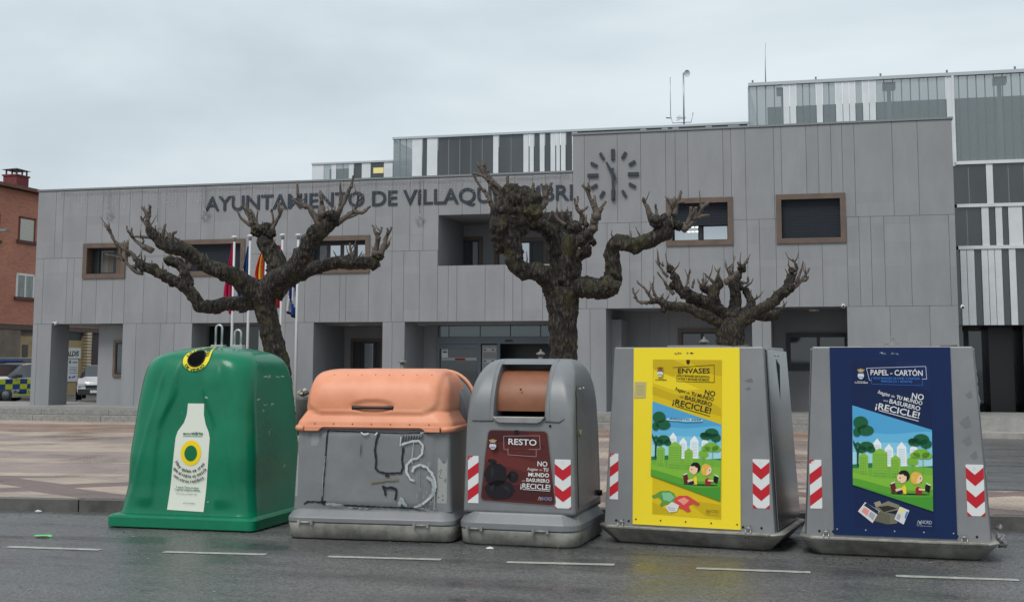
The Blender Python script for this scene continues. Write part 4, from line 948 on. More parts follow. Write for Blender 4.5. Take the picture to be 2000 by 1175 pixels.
m_ = MB(); v, f = loft(out, 12, 64, 1, ldisp); m_.add(v, f, M_ORANGE, True); lid = m_.build('lid', None, ob); lbv = obj_bvh(lid)
m_ = MB()                                                     # lower hem of the lid with drooping corners
hem = [(-.757, 1.035), (-.757, .985), (-.60, .985), (-.575, 1.008), (-.54, 1.022), (.54, 1.022), (.575, 1.008), (.60, .985), (.757, .985), (.757, 1.035)]
m_.prism([(x*.86, z) for x, z in hem], .024, .075, M_ORANGE); m_.build('lid_hem', None, lid, bevel=.006)
for sx in (-1, 1):
    m_ = MB(); m_.tube([(sx*.66, .045, 1.01), (sx*.715, .07, 1.01), (sx*.745, .12, 1.01), (sx*.75, .2, 1.01), (sx*.75, .8, 1.01)], .03, M_ORANGE, 8); m_.build('lid_edge', None, lid)
ls = on_surface(lbv, 0, 0, 1, base=.0)
m_ = MB(); pa = [Vector(ls(x, -1.205, 0))+Vector((0, -.030 if abs(x) < .17 else -.008, .0)) for x in (-.2, -.19, -.17, -.1, 0, .1, .17, .19, .2)]
m_.tube(pa, [.016, .019, .018, .015, .014, .015, .018, .019, .016], M_RUB, 10); m_.build('handle', None, lid)
m_ = MB()
for i in range(8): q = Vector(ls(-.42+.135*i, -1.505, 0)); m_.sphere(q, .007, mat('rivet', (.35, .17, .1), .5), 1)
for i in range(7): q = Vector(ls(-.55+.183*i, -1.055, 0)); m_.sphere(q, .009, mat('rivet', (.35, .17, .1), .5), 1)
m_.build('rivets', None, lid)
# grey rear hood with an orange trim
rl = []
for i in range(19):
    t = math.sin(math.pi/2*i/18); kx = (1-t**2.6)**(1/2.6); rl.append((1.0+.53*t, -.33-.425*kx, .33+.425*kx, .62, 1.16-.05*(1-kx), .06+.06*t))
m_ = MB(); v, f = loft(rl, 6, 6); m_.add(v, f, M_GREY, True); m_.build('rear_hood', None, ob)
m_ = MB(); pts = [(.757*1, 1.145, 1.0)]+[((.33+.425*(1-math.sin(math.pi/2*i/14)**2.6)**(1/2.6)), 1.17, 1.0+.545*math.sin(math.pi/2*i/14)) for i in range(15)]
pts = [(-x, y, z) for x, y, z in pts][::-1][::-1]+[(x, y, z) for x, y, z in pts][::-1]
m_.tube(pts, .018, M_ORANGE, 8); m_.build('rear_trim', None, ob)
latch(-.60, -.035, .158, ob); latch(.50, -.035, .158, ob)
# graffiti, tape, stickers (drawing in the pixels of an enlarged front view, 1 unit = .001545 m)
s2 = .001545; f2 = on_surface(bv, 0, 0, 1, eps=.00004, base=.0010)
g2f = lambda x, y, ly: f2(max(-.75, min(.725, (x-594)*s2)), -max(.285, min(1.0, .275+(925-y)*.00149)), ly)
K, WHP = ink(38, 40, 44), ink(184, 188, 188)
def stroke(pr, pts, w, col, rough_=.25):
    P2 = []
    for a, b in zip(pts, pts[1:]):
        n = max(1, int(math.dist(a, b)/7))
        for i in range(n): P2.append((a[0]+(b[0]-a[0])*i/n, a[1]+(b[1]-a[1])*i/n))
    P2.append(pts[-1]); ly = pr.n+1; pr.n += 1
    prev = None; sd0 = rnd.random()*100
    for i, p in enumerate(P2):
        q = P2[min(i+1, len(P2)-1)]; o_ = P2[max(i-1, 0)]; d = math.dist(o_, q) or 1
        nx, ny = -(q[1]-o_[1])/d, (q[0]-o_[0])/d; h1 = w/2*.86*(1+1.5*rough_*noise.noise(Vector((i*.35, sd0, 0)))+rnd.uniform(-.06, .06)); h2 = w/2*.86*(1+1.5*rough_*noise.noise(Vector((i*.35, sd0, 9)))+rnd.uniform(-.06, .06))
        cur = ((p[0]+nx*h1, p[1]+ny*h1), (p[0]-nx*h2, p[1]-ny*h2))
        if prev: pr.poly([prev[0], cur[0], cur[1], prev[1]], col, layer=ly)
        prev = cur
pr = Print(g2f)
stroke(pr, [(312, 445), (318, 447), (420, 450), (560, 452), (620, 456), (780, 460), (950, 450)], 8, K, .5)
stroke(pr, [(313, 445), (308, 560), (300, 700), (291, 885)], 12, K, .35); stroke(pr, [(290, 885), (318, 888)], 24, K, .3); stroke(pr, [(175, 900), (200, 885), (290, 884)], 12, K, .8)
stroke(pr, [(430, 900), (640, 905), (860, 908), (900, 915)], 10, K, .6); stroke(pr, [(480, 915), (620, 920), (780, 924)], 7, ink(60, 62, 66), .6)
stroke(pr, [(636, 458), (622, 500), (614, 560), (624, 620), (622, 670), (640, 690), (680, 700), (730, 700), (780, 695), (793, 660), (784, 620), (790, 540)], 13, K, .4)
stroke(pr, [(683, 716), (708, 716)], 18, K, .3); stroke(pr, [(686, 835), (684, 805), (668, 778), (690, 790), (705, 790), (720, 785), (752, 795), (755, 820), (746, 860)], 15, K, .4)
stroke(pr, [(594, 755), (660, 745), (690, 740), (765, 735)], 16, ink(122, 118, 100), .5)
for i in range(9): stroke(pr, [(775+i*17, 468), (765+i*16+8, 515-i*3)], 7, K, .5)
stroke(pr, [(775, 475), (772, 535)], 8, WHP, .4); stroke(pr, [(780, 525), (840, 505), (885, 500), (912, 530), (908, 580), (880, 605), (845, 615), (815, 645), (815, 690), (840, 735), (865, 740)], 15, WHP, .35)
stroke(pr, [(852, 690), (860, 660), (900, 645), (940, 660), (965, 690), (985, 730), (992, 780), (975, 830), (940, 860), (910, 885), (865, 900)], 16, WHP, .45); stroke(pr, [(940, 715), (975, 740), (985, 800), (965, 840)], 22, ink(160, 168, 170), .5)
stroke(pr, [(988, 800), (985, 920)], 3, WHP); stroke(pr, [(855, 505), (848, 600), (850, 640)], 3.5, WHP)
stroke(pr, [(775, 895), (785, 850), (800, 870), (822, 895)], 22, ink(150, 160, 162), .5); stroke(pr, [(880, 905), (940, 905)], 16, ink(140, 146, 148), .7)
stroke(pr, [(525, 455), (545, 468), (575, 462)], 10, WHP, .6); stroke(pr, [(615, 470), (628, 455)], 8, WHP, .5); stroke(pr, [(320, 890), (420, 898)], 17, ink(165, 168, 165), .6); stroke(pr, [(525, 920), (590, 922)], 16, ink(160, 160, 150), .5)
stroke(pr, [(945, 935), (1000, 938), (1085, 940)], 9, ink(150, 154, 156), .7); stroke(pr, [(520, 515), (520, 580)], 14, ink(116, 120, 124), .3)
stroke(pr, [(905, 640), (903, 880)], 2.5, ink(70, 74, 78))
stroke(pr, [(895, 455), (950, 440), (960, 452)], 6, WHP, .8); stroke(pr, [(310, 600), (300, 740), (298, 850)], 3.5, ink(160, 165, 168), .9)
for i in range(22): x, y = rnd.uniform(320, 900), rnd.uniform(890, 922); stroke(pr, [(x, y), (x+rnd.uniform(8, 34), y+rnd.uniform(-3, 3))], rnd.uniform(2, 6), rnd.choice([ink(150, 154, 154), ink(96, 99, 102), ink(60, 62, 66)]), .9)
for i in range(16): x, y = rnd.uniform(860, 985), rnd.uniform(520, 880); stroke(pr, [(x, y), (x+rnd.uniform(-3, 3), y+rnd.uniform(10, 40))], rnd.uniform(1.5, 3.5), ink(150, 156, 158), .9)
for i in range(26): x, y = rnd.uniform(880, 1010), rnd.uniform(880, 935); stroke(pr, [(x, y), (x+rnd.uniform(-16, 16), y+rnd.uniform(-6, 6))], 3, rnd.choice([WHP, K]), .5)
pr.build('graffiti', ob)
pr = Print(g2f); PL = ink(168, 170, 166)
for x0, x1, y0, y1 in ((1000, 1058, 605, 875),):
    pr.rect(x0, y0, x1, y1, ink(150, 153, 150), dense=60)
    for q in ((1035, 630), (1033, 830), (1035, 855), (1008, 840)): pr.ell(q[0], q[1], 4, 4, BKK, n=6)
    stroke(pr, [(1004, 690), (1025, 668), (1010, 720), (1028, 725)], 3, BKK, .5)
pr.build('sticker_strip', ob)
pr = Print(g2f); pr.rect(98, 595, 131, 853, ink(150, 153, 152), dense=15); pr.build('sticker_strip', ob)
pr = Print(g2f); pr.rect(195, 445, 262, 545, ink(124, 128, 130), dense=60); pr.poly([(208, 470), (250, 460), (258, 510), (240, 540), (206, 540)], ink(140, 143, 144)); pr.build('worn_label', ob)

# ---------------------------------------------------------------- 3. grey container marked RESTO
P = G(1009, 1066.5); rs = empty('general_waste_container', P, math.radians(-2.5), 'narrower grey waste container with a brown drum hatch and a maroon poster', 'waste container')
m_ = MB(); v, f = loft([(.0, -.51, .51, .03, 1.12, .14), (.02, -.53, .53, .0, 1.16, .15), (.13, -.54, .54, -.02, 1.18, .17), (.142, -.535, .535, -.015, 1.17, .17)], 8, 4); m_.add(v, f, M_GALV); m_.build('base', None, rs, smooth=True)
m_ = MB(); v, f = loft([(.144, -.535, .535, -.02, 1.18, .17), (.147, -.545, .545, -.03, 1.19, .17), (.20, -.545, .545, -.03, 1.19, .17), (.275, -.50, .50, .03, 1.12, .15), (.29, -.488, .488, .04, 1.11, .14)], 6, 6); m_.add(v, f, M_GREY); m_.build('skirt', None, rs, smooth=False, bevel=.006)
lv = [(.28, -.505, .505, .05, 1.12, .03), (1.0, -.488, .488, .068, 1.10, .03), (1.10, -.485, .485, .07, 1.09, .045)]
for i in range(1, 21):
    t = math.sin(math.pi/2*i/20); kx = (1-t**2.6)**(1/2.6); ky = (1-t**2.0)**.5
    lv.append((1.10+.56*t, -(.28+.205*kx), .28+.205*kx, .07+.46*(1-ky), .82+.27*kx, .045+.10*t))
out = []
for a, b in zip(lv, lv[1:]):
    n = max(1, int(math.hypot(b[0]-a[0], b[3]-a[3])/.03))
    for i in range(n): out.append(tuple(p+(q-p)*i/n for p, q in zip(a, b)))
out.append(lv[-1])
m_ = MB(); v, f = loft(out, 10, 20); m_.add(v, f, M_GREY, True); body = m_.build('body', None, rs)
cut = MB(); cut.box(-.232, .232, -.2, .62, 1.135, 1.605, M_BLACK); c_ = cut.build('cutter'); c_.parent = rs
c_.location = (0, 0, 0)
bpy.context.view_layer.update(); bool_cut(body, c_)
if body.data.materials and M_BLACK.name not in [q.name for q in body.data.materials if q]: body.data.materials.append(M_BLACK)
m_ = MB(); N_ = 18; R_ = .33; cy, cz = .50, 1.24                # drum: part of a cylinder across the opening
ring = [(cy-R_*math.cos(math.radians(a)), cz+R_*math.sin(math.radians(a))*.98) for a in [-10+i*100/N_ for i in range(N_+1)]]
NX = 12; vs = []
for i in range(NX+1):
    x = -.231+.462*i/NX; bul = .012*math.cos(math.pi*(i/NX-.5))
    vs += [(x, y-bul, z) for y, z in ring]
m_.add(vs, [(i*(N_+1)+k, (i+1)*(N_+1)+k, (i+1)*(N_+1)+k+1, i*(N_+1)+k+1) for i in range(NX) for k in range(N_)], M_DRUM, True)
m_.build('drum_hatch', None, rs)
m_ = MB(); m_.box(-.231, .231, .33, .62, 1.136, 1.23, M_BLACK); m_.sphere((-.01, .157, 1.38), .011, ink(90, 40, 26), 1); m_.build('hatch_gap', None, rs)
m_ = MB(); m_.prism([(-.236, 1.137), (.236, 1.137), (.205, 1.098), (.17, 1.082), (-.17, 1.082), (-.205, 1.098)], .038, .13, mat('worn_lip', (.30, .30, .29), .4, metal=.3, var=.2, vscale=6)); m_.build('hatch_lip', None, rs, bevel=.005)
for sx in (-1, 1):                                            # raised cheeks either side of the opening
    m_ = MB(); pts = []
    for i in range(17):
        t = math.sin(math.pi/2*i/17); ky = (1-t**2)**.5; pts.append((.07+.46*(1-ky)-.006, 1.10+.56*t))
    x0, x1 = sx*.236, sx*.27; a, b = min(x0, x1), max(x0, x1); n = len(pts)
    m_.add([(a, y, z) for y, z in pts]+[(b, y, z) for y, z in pts]+[(a, y+.03, z-.01) for y, z in pts], [(i, i+1, n+i+1, n+i) for i in range(n-1)]+[(i+1, i, 2*n+i, 2*n+i+1) for i in range(n-1)], M_GREY, True); m_.build('opening_trim', None, rs)
m_ = MB(); zz = 1.10
m_.tube([(-.47, .2, zz), (-.46, .10, zz), (-.42, .064, zz), (-.236, .064, zz)], .006, M_GRIME, 6); m_.build('seam', None, rs); m_ = MB(); m_.tube([(.236, .064, zz), (.36, .064, zz-.005), (.40, .07, zz+.02), (.445, .10, zz+.035), (.472, .2, zz+.04)], .006, M_GRIME, 6); m_.build('seam', None, rs)
bv = obj_bvh(body)
m_ = MB()                                                     # dark side panel on the right flank
sp = [(.10, .30), (1.00, .36), (.98, 1.20), (.90, 1.42), (.72, 1.50), (.22, 1.44), (.13, 1.28)]
def flank(y, z, off):
    h = bv.ray_cast(Vector((3, y, z)), Vector((-1, 0, 0))); return Vector((h[0].x+off, y, z)) if h[0] else Vector((.47, y, z))
pf = Print(lambda x, y, ly: flank(x, y, .006)); pf.poly([(.17, .33), (1.00, .36), (.99, 1.15), (.93, 1.30), (.80, 1.40), (.30, 1.42), (.2, 1.36)], mat('side_panel_plastic', (.135, .143, .15), .25, var=.15, vscale=3, bump=.06, bscale=6), dense=.06); pf.mb.build('side_panel', None, rs, smooth=True)
m_ = MB()
for y, z in ((.36, 1.385), (.5, 1.39)): m_ = MB(); m_.sphere(flank(y, z, .008), .011, ink(190, 190, 190), 1); m_.build('side_bolt', None, rs)
m_ = MB(); m_.tube([flank(.27, 1.02, .012), flank(.27, .96, .012)], .013, ink(150, 140, 110), 6); m_.build('side_catch', None, rs); m_ = MB(); m_.tube([flank(.97, .37, .02), flank(.97, .42, .02)], .025, BKK, 6); m_.build('side_knob', None, rs)
latch(-.37, -.035, .147, rs); latch(.22, -.035, .147, rs)
s3 = .001562; f3 = on_surface(bv, 0, 0, 1); g3 = lambda x, y, ly: f3((x-386-(y-600)*-.01)*s3*1.1, -((1112-y)*s3), ly); g3b = lambda x, y, ly: f3((x-392-(y-600)*-.01)*s3, -((1112-y)*s3), ly)
pr = Print(g3); MR, MR2, MR3 = ink(84, 40, 40), ink(100, 46, 44), ink(68, 33, 35)
def rpoly(pts, r):
    out = []
    for i, p in enumerate(pts):
        a, b = pts[i-1], pts[(i+1) % len(pts)]
        da, db = math.dist(p, a), math.dist(p, b)
        p1 = (p[0]+(a[0]-p[0])*r/da, p[1]+(a[1]-p[1])*r/da); p2 = (p[0]+(b[0]-p[0])*r/db, p[1]+(b[1]-p[1])*r/db)
        for t in (0, .25, .5, .75, 1): out.append(((1-t)**2*p1[0]+2*t*(1-t)*p[0]+t*t*p2[0], (1-t)**2*p1[1]+2*t*(1-t)*p[1]+t*t*p2[1]))
    return out
trap = [(222, 457), (540, 460), (582, 884), (178, 868)]
pr.poly(rpoly(trap, 28), ink(106, 110, 113), layer=1); inn = rpoly([(227, 462), (535, 465), (576, 878), (184, 862)], 25); pr.poly(inn, MR, layer=2)
pr.poly([(215, 565), (330, 600), (545, 662), (556, 740), (400, 690), (205, 640)], MR2, layer=3); pr.poly([(230, 470), (420, 466), (530, 560), (380, 520), (226, 530)], MR3, layer=3); pr.poly([(195, 780), (560, 760), (570, 860), (200, 850)], MR3, layer=3)
pr.text('RESTO', 333, 541, 481, 545, 33, WH, .02, layer=6)
pr.line([(308, 495), (497, 489), (500, 566), (440, 568)], 2, ink(190, 150, 150), layer=6); pr.line([(308, 495), (310, 570), (332, 572)], 2, ink(190, 150, 150), layer=6); pr.line([(331, 563), (331, 600), (479, 608), (479, 568)], 2, ink(190, 150, 150), layer=6)
pr.rect(366, 460, 386, 485, BKK, layer=7)
pr.text('AVISOS DE', 360, 572, 450, 574, 9, ink(120, 62, 60), .02, layer=6); pr.text('RESTOS', 372, 590, 440, 592, 9, ink(120, 62, 60), .02, layer=6)
crest(pr, 257, 545, 42, None, (ink(190, 160, 110), ink(215, 215, 215), ink(60, 80, 140)))
pr.text('NO', 485, 660, 537, 661, 27, WH, .02, layer=6); pr.text('hagas', 433, 684, 487, 686, 15, WH, .012, .25, layer=6); pr.text('de', 493, 686, 509, 687, 11, ink(190, 170, 170), .01, .3, layer=6); pr.text('TU', 515, 688, 541, 689, 19, WH, .03, layer=6)
pr.text('MUNDO', 437, 719, 545, 721, 21, WH, .04, layer=6); pr.text('un', 404, 748, 422, 749, 9, ink(190, 170, 170), .01, .3, layer=6); pr.text('BASURERO', 427, 748, 547, 752, 19, WH, .03, layer=6)
pr.text('¡RECICLE!', 396, 786, 551, 791, 28, WH, .02, layer=6); pr.line([(408, 793), (549, 798)], 3, WH, layer=6)
pr.text('NORD', 510, 850, 559, 852, 20, ink(150, 150, 190), .0, layer=6); pr.line([(488, 851), (495, 830), (501, 851)], 3, ink(170, 150, 110), layer=6); pr.line([(497, 851), (503, 832), (508, 851)], 3, ink(150, 150, 190), layer=6)
BG, BG2 = ink(30, 27, 32), ink(44, 40, 46)
def lump(cx, cy, rx, ry, c, ly, seed=1, n=22):
    q = random.Random(seed); pr.poly([(cx+rx*math.cos(2*math.pi*i/n)*(1+q.uniform(-.07, .07)), cy+ry*math.sin(2*math.pi*i/n)*(1+q.uniform(-.07, .07))) for i in range(n)], c, layer=ly)
lump(265, 715, 60, 68, BG, 5, 1); lump(285, 800, 78, 55, BG, 5, 2); lump(357, 724, 28, 32, BG, 5, 3); pr.poly([(245, 655), (222, 640), (226, 628), (255, 627), (272, 640), (262, 658)], BG, layer=5); pr.poly([(318, 722), (345, 700), (345, 745)], BG, layer=5)
pr.poly([(238, 690), (250, 672), (262, 700), (245, 740)], BG2, layer=7); pr.poly([(300, 775), (335, 780), (345, 815), (320, 800)], BG2, layer=7); pr.poly([(232, 790), (262, 770), (250, 815)], BG2, layer=7); pr.poly([(348, 706), (366, 712), (360, 726)], BG2, layer=7)
pr.text('A', 0, 0, 1, 0, .1, BG, layer=1) if 0 else None
pr.build('poster', rs)
pr = Print(g3); pr.dn = 0; chevron(pr, 574, 620, 656, 892, False); pr.build('chevron_plate', rs)
pr = Print(g3b); pr.dn = 12; chevron(pr, 96, 612, 158, 880, True); pr.build('chevron_plate', rs)
m_ = MB(); q = Vector(g3(551, 433, 2)); m_.sphere(q, .012, BKK, 1); m_.build('lock_hole', None, rs)

rs.scale = (1.035, 1, 1)
# ---------------------------------------------------------------- 4 and 5. tall steel containers with full-height panels
def poster_art(pr, kind):
    """drawn in the units of an enlarged front view: x 280..690, y 140..975"""
    paper = kind == 'paper'
    PC = ink(18, 34, 74) if paper else ink(226, 196, 22); TXT = WH if paper else ink(40, 38, 30)
    pr.poly([(280, 140), (682, 143), (692, 975), (296, 965)], PC if paper else ink(214, 186, 26), layer=1)
    if paper: pr.poly([(500, 143), (682, 143), (684, 300), (560, 240)], ink(22, 40, 84), layer=2)
    else:
        sh = ink(196, 168, 24); hi = ink(232, 206, 40)
        for q in (((280, 140), (400, 141), (520, 190), (400, 230), (280, 190)), ((480, 142), (682, 143), (683, 230), (600, 210)), ((281, 285), (420, 330), (560, 330), (683, 400), (683, 440), (420, 370), (282, 330))): pr.poly(list(q), sh, layer=2)
        pr.poly([(290, 200), (440, 250), (560, 300), (420, 310), (284, 270)], hi, layer=2)
        pr.poly([(294, 900), (430, 960), (296, 963)], sh, layer=2); pr.poly([(480, 880), (690, 900), (691, 970), (600, 960)], sh, layer=2)
    pr.mark = None
    ox = 280
    # picture: slanted band with sky, town, meadow
    def yl(x): return 366+(x-282)/403*117          # top edge
    def yb(x): return 765+(x-290)/402*118          # bottom edge
    L_, R_ = 282, 686
    def lx(y): return 282+(y-366)*.02
    def rx(y): return 686+(y-480)*.015
    sky_c = [ink(78, 160, 206), ink(100, 178, 216), ink(128, 196, 222), ink(160, 212, 226)]
    def between(fa, fb, col, ly, n=12):
        top = [(lx(400)+(rx(500)-lx(400))*i/n, 0) for i in range(n+1)]
        pr.poly([(x, fa(x)) for x, _ in top]+[(x, fb(x)) for x, _ in top[::-1]], col, layer=ly)
    between(yl, yb, sky_c[0], 3)
    between(lambda x: max(yl(x), 500+8*math.sin(x/60)), yb, sky_c[1], 4); between(lambda x: max(yl(x), 550), yb, sky_c[2], 5); between(lambda x: 600, yb, sky_c[3], 6)
    hill = lambda x: 662-8*math.sin((x-282)/70)-((x-282)/404)*6
    between(hill, yb, ink(38, 116, 72), 7)
    # white towers
    for (a, b, t, pk) in ((388, 430, 556, 530), (447, 490, 580, 556), (509, 557, 572, 545), (575, 612, 575, 556)):
        pr.poly([(a, 668), (a, t), ((a+b)/2, pk), (b, t), (b, 668)], ink(232, 238, 240), layer=8)
        for y in range(t+8, 655, 8): pr.rect(a+7, y, b-7, y+2.6, ink(170, 200, 216), layer=9)
    # meadows
    g1 = lambda x: 672+8*math.sin((x-282)/90+1.5); between(g1, yb, ink(112, 172, 62), 10)
    for (a, b, t, pk) in ((316, 362, 618, 602), (384, 460, 600, 578), (478, 526, 628, 610)):
        pr.poly([(a, 700), (a, t), ((a+b)/2, pk), (b, t), (b, 700)], ink(132, 184, 66), layer=11)
        y = t+8
        while y < 725:
            for x in range(a+6, b-8, 12): pr.rect(x, y, x+6, y+6, ink(88, 150, 60), layer=12)
            y += 13
        for x in range(a, b, 9): pr.rect(x, 698, x+4, 722, ink(132, 184, 66), layer=11)
    g2 = lambda x: 708+14*math.sin((x-282)/75-.6)+.03*(x-282); between(lambda x: min(g2(x), yb(x)-5), yb, ink(126, 182, 58), 13)
    g3_ = lambda x: min(yb(x)-2, 745+18*math.sin((x-282)/95-1.2)+.07*(x-282)); between(g3_, yb, ink(88, 158, 52), 14); between(lambda x: min(yb(x)-1, g3_(x)+34), yb, ink(70, 146, 50), 15)
    # trees
    dg, lg, tr = ink(28, 92, 58), ink(120, 176, 56), ink(24, 70, 52)
    for (cx, cy, rx_, ry_) in ((325, 452, 38, 32), (350, 490, 42, 26), (305, 500, 22, 22), (355, 570, 38, 24), (378, 585, 22, 16), (330, 585, 24, 18), (310, 560, 12, 10)): pr.ell(max(cx, 296), cy, min(rx_, cx-lx(cy)-1), ry_, dg, n=18, layer=16)
    pr.poly([(286, 540), (300, 560), (312, 590), (318, 570), (322, 575), (314, 610), (312, 668), (304, 668), (304, 600), (286, 560)], tr, layer=16)
    for (cx, cy, rx_, ry_) in ((632, 530, 40, 26), (600, 545, 34, 20), (655, 552, 30, 22), (590, 540, 24, 14)): pr.ell(cx, cy, rx_, ry_, dg, n=18, layer=16)
    pr.rect(652, 565, 656, 600, tr, layer=16)
    for (cx, cy, rx_, ry_) in ((632, 602, 42, 24), (600, 610, 26, 16), (660, 610, 26, 16), (587, 640, 28, 22)): pr.ell(cx, cy, rx_, ry_, lg, n=18, layer=17)
    pr.rect(637, 620, 641, 690, lg, layer=17); pr.rect(585, 655, 589, 690, lg, layer=17)
    # two children reading, back to back
    sk, hr, bl = ink(238, 200, 168), ink(24, 22, 24), ink(222, 178, 74)
    pr.ell(572, 800, 100, 3.5, ink(30, 50, 28), n=20, layer=18)
    pr.poly([(530, 800), (532, 768), (546, 756), (553, 768), (554, 800)], ink(236, 206, 52), layer=19); pr.poly([(505, 800), (512, 775), (530, 770), (540, 798)], ink(24, 36, 66), layer=20)
    pr.ell(532, 722, 24, 26, sk, n=18, layer=20); pr.ell(545, 712, 27, 28, hr, n=18, layer=19); pr.poly([(514, 700), (530, 685), (556, 690), (566, 710), (545, 712), (540, 704), (522, 706)], hr, layer=21); pr.ell(523, 722, 2.6, 4, hr, n=8, layer=22); pr.poly([(518, 738), (526, 741), (520, 743)], ink(160, 60, 50), layer=22)
    pr.poly([(472, 752), (496, 742), (506, 792), (480, 798)], ink(96, 34, 36), layer=21); pr.poly([(474, 749), (497, 740), (498, 746), (476, 755)], WH, layer=22); pr.poly([(498, 778), (530, 770), (532, 780), (502, 790)], sk, layer=22)
    pr.poly([(600, 800), (600, 772), (612, 762), (630, 770), (634, 800)], ink(150, 34, 40), layer=19); pr.ell(612, 722, 24, 26, sk, n=18, layer=20); pr.ell(600, 722, 25, 32, bl, n=18, layer=19); pr.poly([(590, 745), (592, 700), (612, 692), (634, 702), (618, 708), (608, 726), (604, 750)], bl, layer=21)
    pr.ell(625, 722, 2.6, 4, hr, n=8, layer=22); pr.poly([(630, 738), (622, 741), (628, 743)], ink(160, 60, 50), layer=22)
    pr.poly([(652, 745), (676, 756), (668, 792), (645, 780)], hr, layer=21); pr.poly([(652, 742), (677, 752), (676, 758), (651, 748)], WH, layer=22); pr.poly([(616, 770), (648, 774), (646, 782), (616, 780)], sk, layer=22)
    # headings
    if paper:
        pr.line([(357, 178), (660, 168), (664, 232), (640, 230)], 2.5, ink(190, 200, 225), layer=6); pr.line([(357, 178), (372, 238), (380, 240)], 2.5, ink(190, 200, 225), layer=6); pr.line([(383, 222), (383, 258), (642, 264), (642, 225)], 2, ink(50, 110, 190), layer=6)
        pr.text('PAPEL - CARTÓN', 378, 212, 644, 215, 27, WH, .02, layer=6)
        pr.text('SÓLO ENVASES DE PAPEL Y CARTÓN', 392, 233, 628, 235, 11, ink(60, 120, 200), .02, layer=6); pr.text('PERIÓDICOS Y REVISTAS', 432, 249, 590, 251, 11, ink(60, 120, 200), .02, layer=6)
        cc_ = (ink(200, 170, 110), ink(215, 220, 226), ink(60, 90, 150)); lab = WH
    else:
        pr.line([(398, 184), (640, 170), (642, 262), (424, 258), (424, 225)], 2.5, TXT, layer=6); pr.line([(398, 184), (640, 170)], 2.5, TXT, layer=6)
        pr.text('ENVASES', 430, 214, 615, 214, 27, TXT, .02, layer=6); pr.text('SÓLO ENVASES DE PLÁSTICO,', 428, 232, 616, 239, 11, ink(70, 62, 20), .03, layer=6); pr.text('LATAS Y ENVASES DE BRICK.', 430, 249, 614, 255, 11, ink(70, 62, 20), .03, layer=6)
        pr.poly([(478, 142), (498, 142), (498, 160), (488, 168), (478, 160)], ink(46, 44, 30), layer=6); cc_ = (ink(120, 60, 40), ink(220, 224, 226), ink(50, 52, 60)); lab = ink(60, 54, 20)
    crest(pr, 328, 210, 38, None, cc_); pr.text('Ayuntamiento de', 309, 246, 349, 247, 5, lab, .01, layer=6); pr.text('VILLAQUILAMBRE', 295, 254, 364, 255, 6, lab, .03, layer=6)
    pr.text('NO', 586, 328, 646, 337, 28, TXT, .02, layer=6)
    pr.text('hagas', 413, 304, 475, 321, 18, TXT, .012, .25, layer=6); pr.text('de', 481, 322, 500, 327, 13, TXT, .0, .3, layer=6); pr.text('TU', 508, 330, 536, 337, 18, TXT, .04, layer=6); pr.text('MUNDO', 545, 339, 638, 362, 19, TXT, .02, layer=6)
    pr.text('un', 443, 343, 465, 348, 11, TXT, .0, .3, layer=6); pr.text('BASURERO', 472, 352, 627, 390, 21, TXT, .02, layer=6)
    pr.text('¡RECICLE!', 400, 380, 622, 428, 31, TXT, .02, layer=6); pr.line([(418, 390), (620, 441)], 3.5, TXT, layer=6)
    tL = ink(180, 190, 210) if paper else ink(150, 132, 40)
    pr.text('NORD', 626, 942, 678, 944, 17, tL, .0, layer=6); pr.line([(606, 947), (612, 926), (618, 947)], 3, ink(130, 160, 130) if paper else tL, layer=6); pr.line([(616, 947), (620, 930), (625, 947)], 3, tL, layer=6); pr.text('Recogida de residuos', 606, 954, 678, 956, 5, tL, .0, layer=6)
    if paper:
        W1, KB = ink(206, 208, 210), ink(112, 110, 92)
        pr.poly([(398, 866), (436, 890), (514, 905), (505, 946), (456, 952), (382, 936)], KB, layer=6); pr.poly([(398, 866), (462, 838), (518, 856), (512, 880), (436, 896)], ink(128, 124, 104), layer=5); pr.poly([(410, 868), (460, 860), (508, 872), (440, 892)], ink(44, 44, 40), layer=7)
        pr.poly([(390, 848), (420, 838), (430, 858), (400, 870)], ink(150, 146, 124), layer=8); pr.poly([(400, 885), (470, 905), (468, 952), (392, 936)], ink(98, 96, 80), layer=8)
        pr.poly([(308, 893), (345, 846), (418, 888), (382, 948)], W1, layer=9); pr.poly([(338, 862), (352, 850), (414, 888), (408, 906)], ink(30, 40, 70), layer=10); pr.poly([(326, 892), (340, 872), (366, 886), (354, 914)], ink(220, 140, 130), layer=10); pr.poly([(360, 912), (372, 892), (398, 906), (384, 934)], ink(160, 162, 166), layer=10)
        pr.poly([(492, 925), (520, 862), (568, 880), (538, 950)], W1, layer=9); pr.poly([(514, 890), (524, 868), (540, 875), (530, 900)], ink(226, 214, 120), layer=10); pr.poly([(544, 912), (554, 884), (562, 888), (548, 924)], ink(50, 110, 180), layer=10); pr.poly([(500, 920), (512, 896), (526, 906), (516, 930)], ink(160, 165, 172), layer=10)
    else:
        GB, RB = ink(96, 150, 66), ink(206, 72, 68)
        pr.poly([(290, 868), (310, 862), (340, 842), (390, 838), (420, 850), (440, 880), (420, 905), (370, 912), (350, 925), (338, 915), (352, 895), (330, 876), (300, 882)], GB, layer=6); pr.poly([(350, 850), (400, 848), (425, 872), (400, 895), (360, 888)], ink(130, 190, 150), layer=7)
        pr.poly([(420, 880), (450, 862), (500, 860), (545, 884), (570, 898), (560, 912), (530, 900), (505, 912), (520, 940), (500, 946), (470, 930), (430, 925)], RB, layer=8); pr.poly([(440, 885), (480, 870), (510, 885), (480, 910)], ink(232, 150, 130), layer=9)
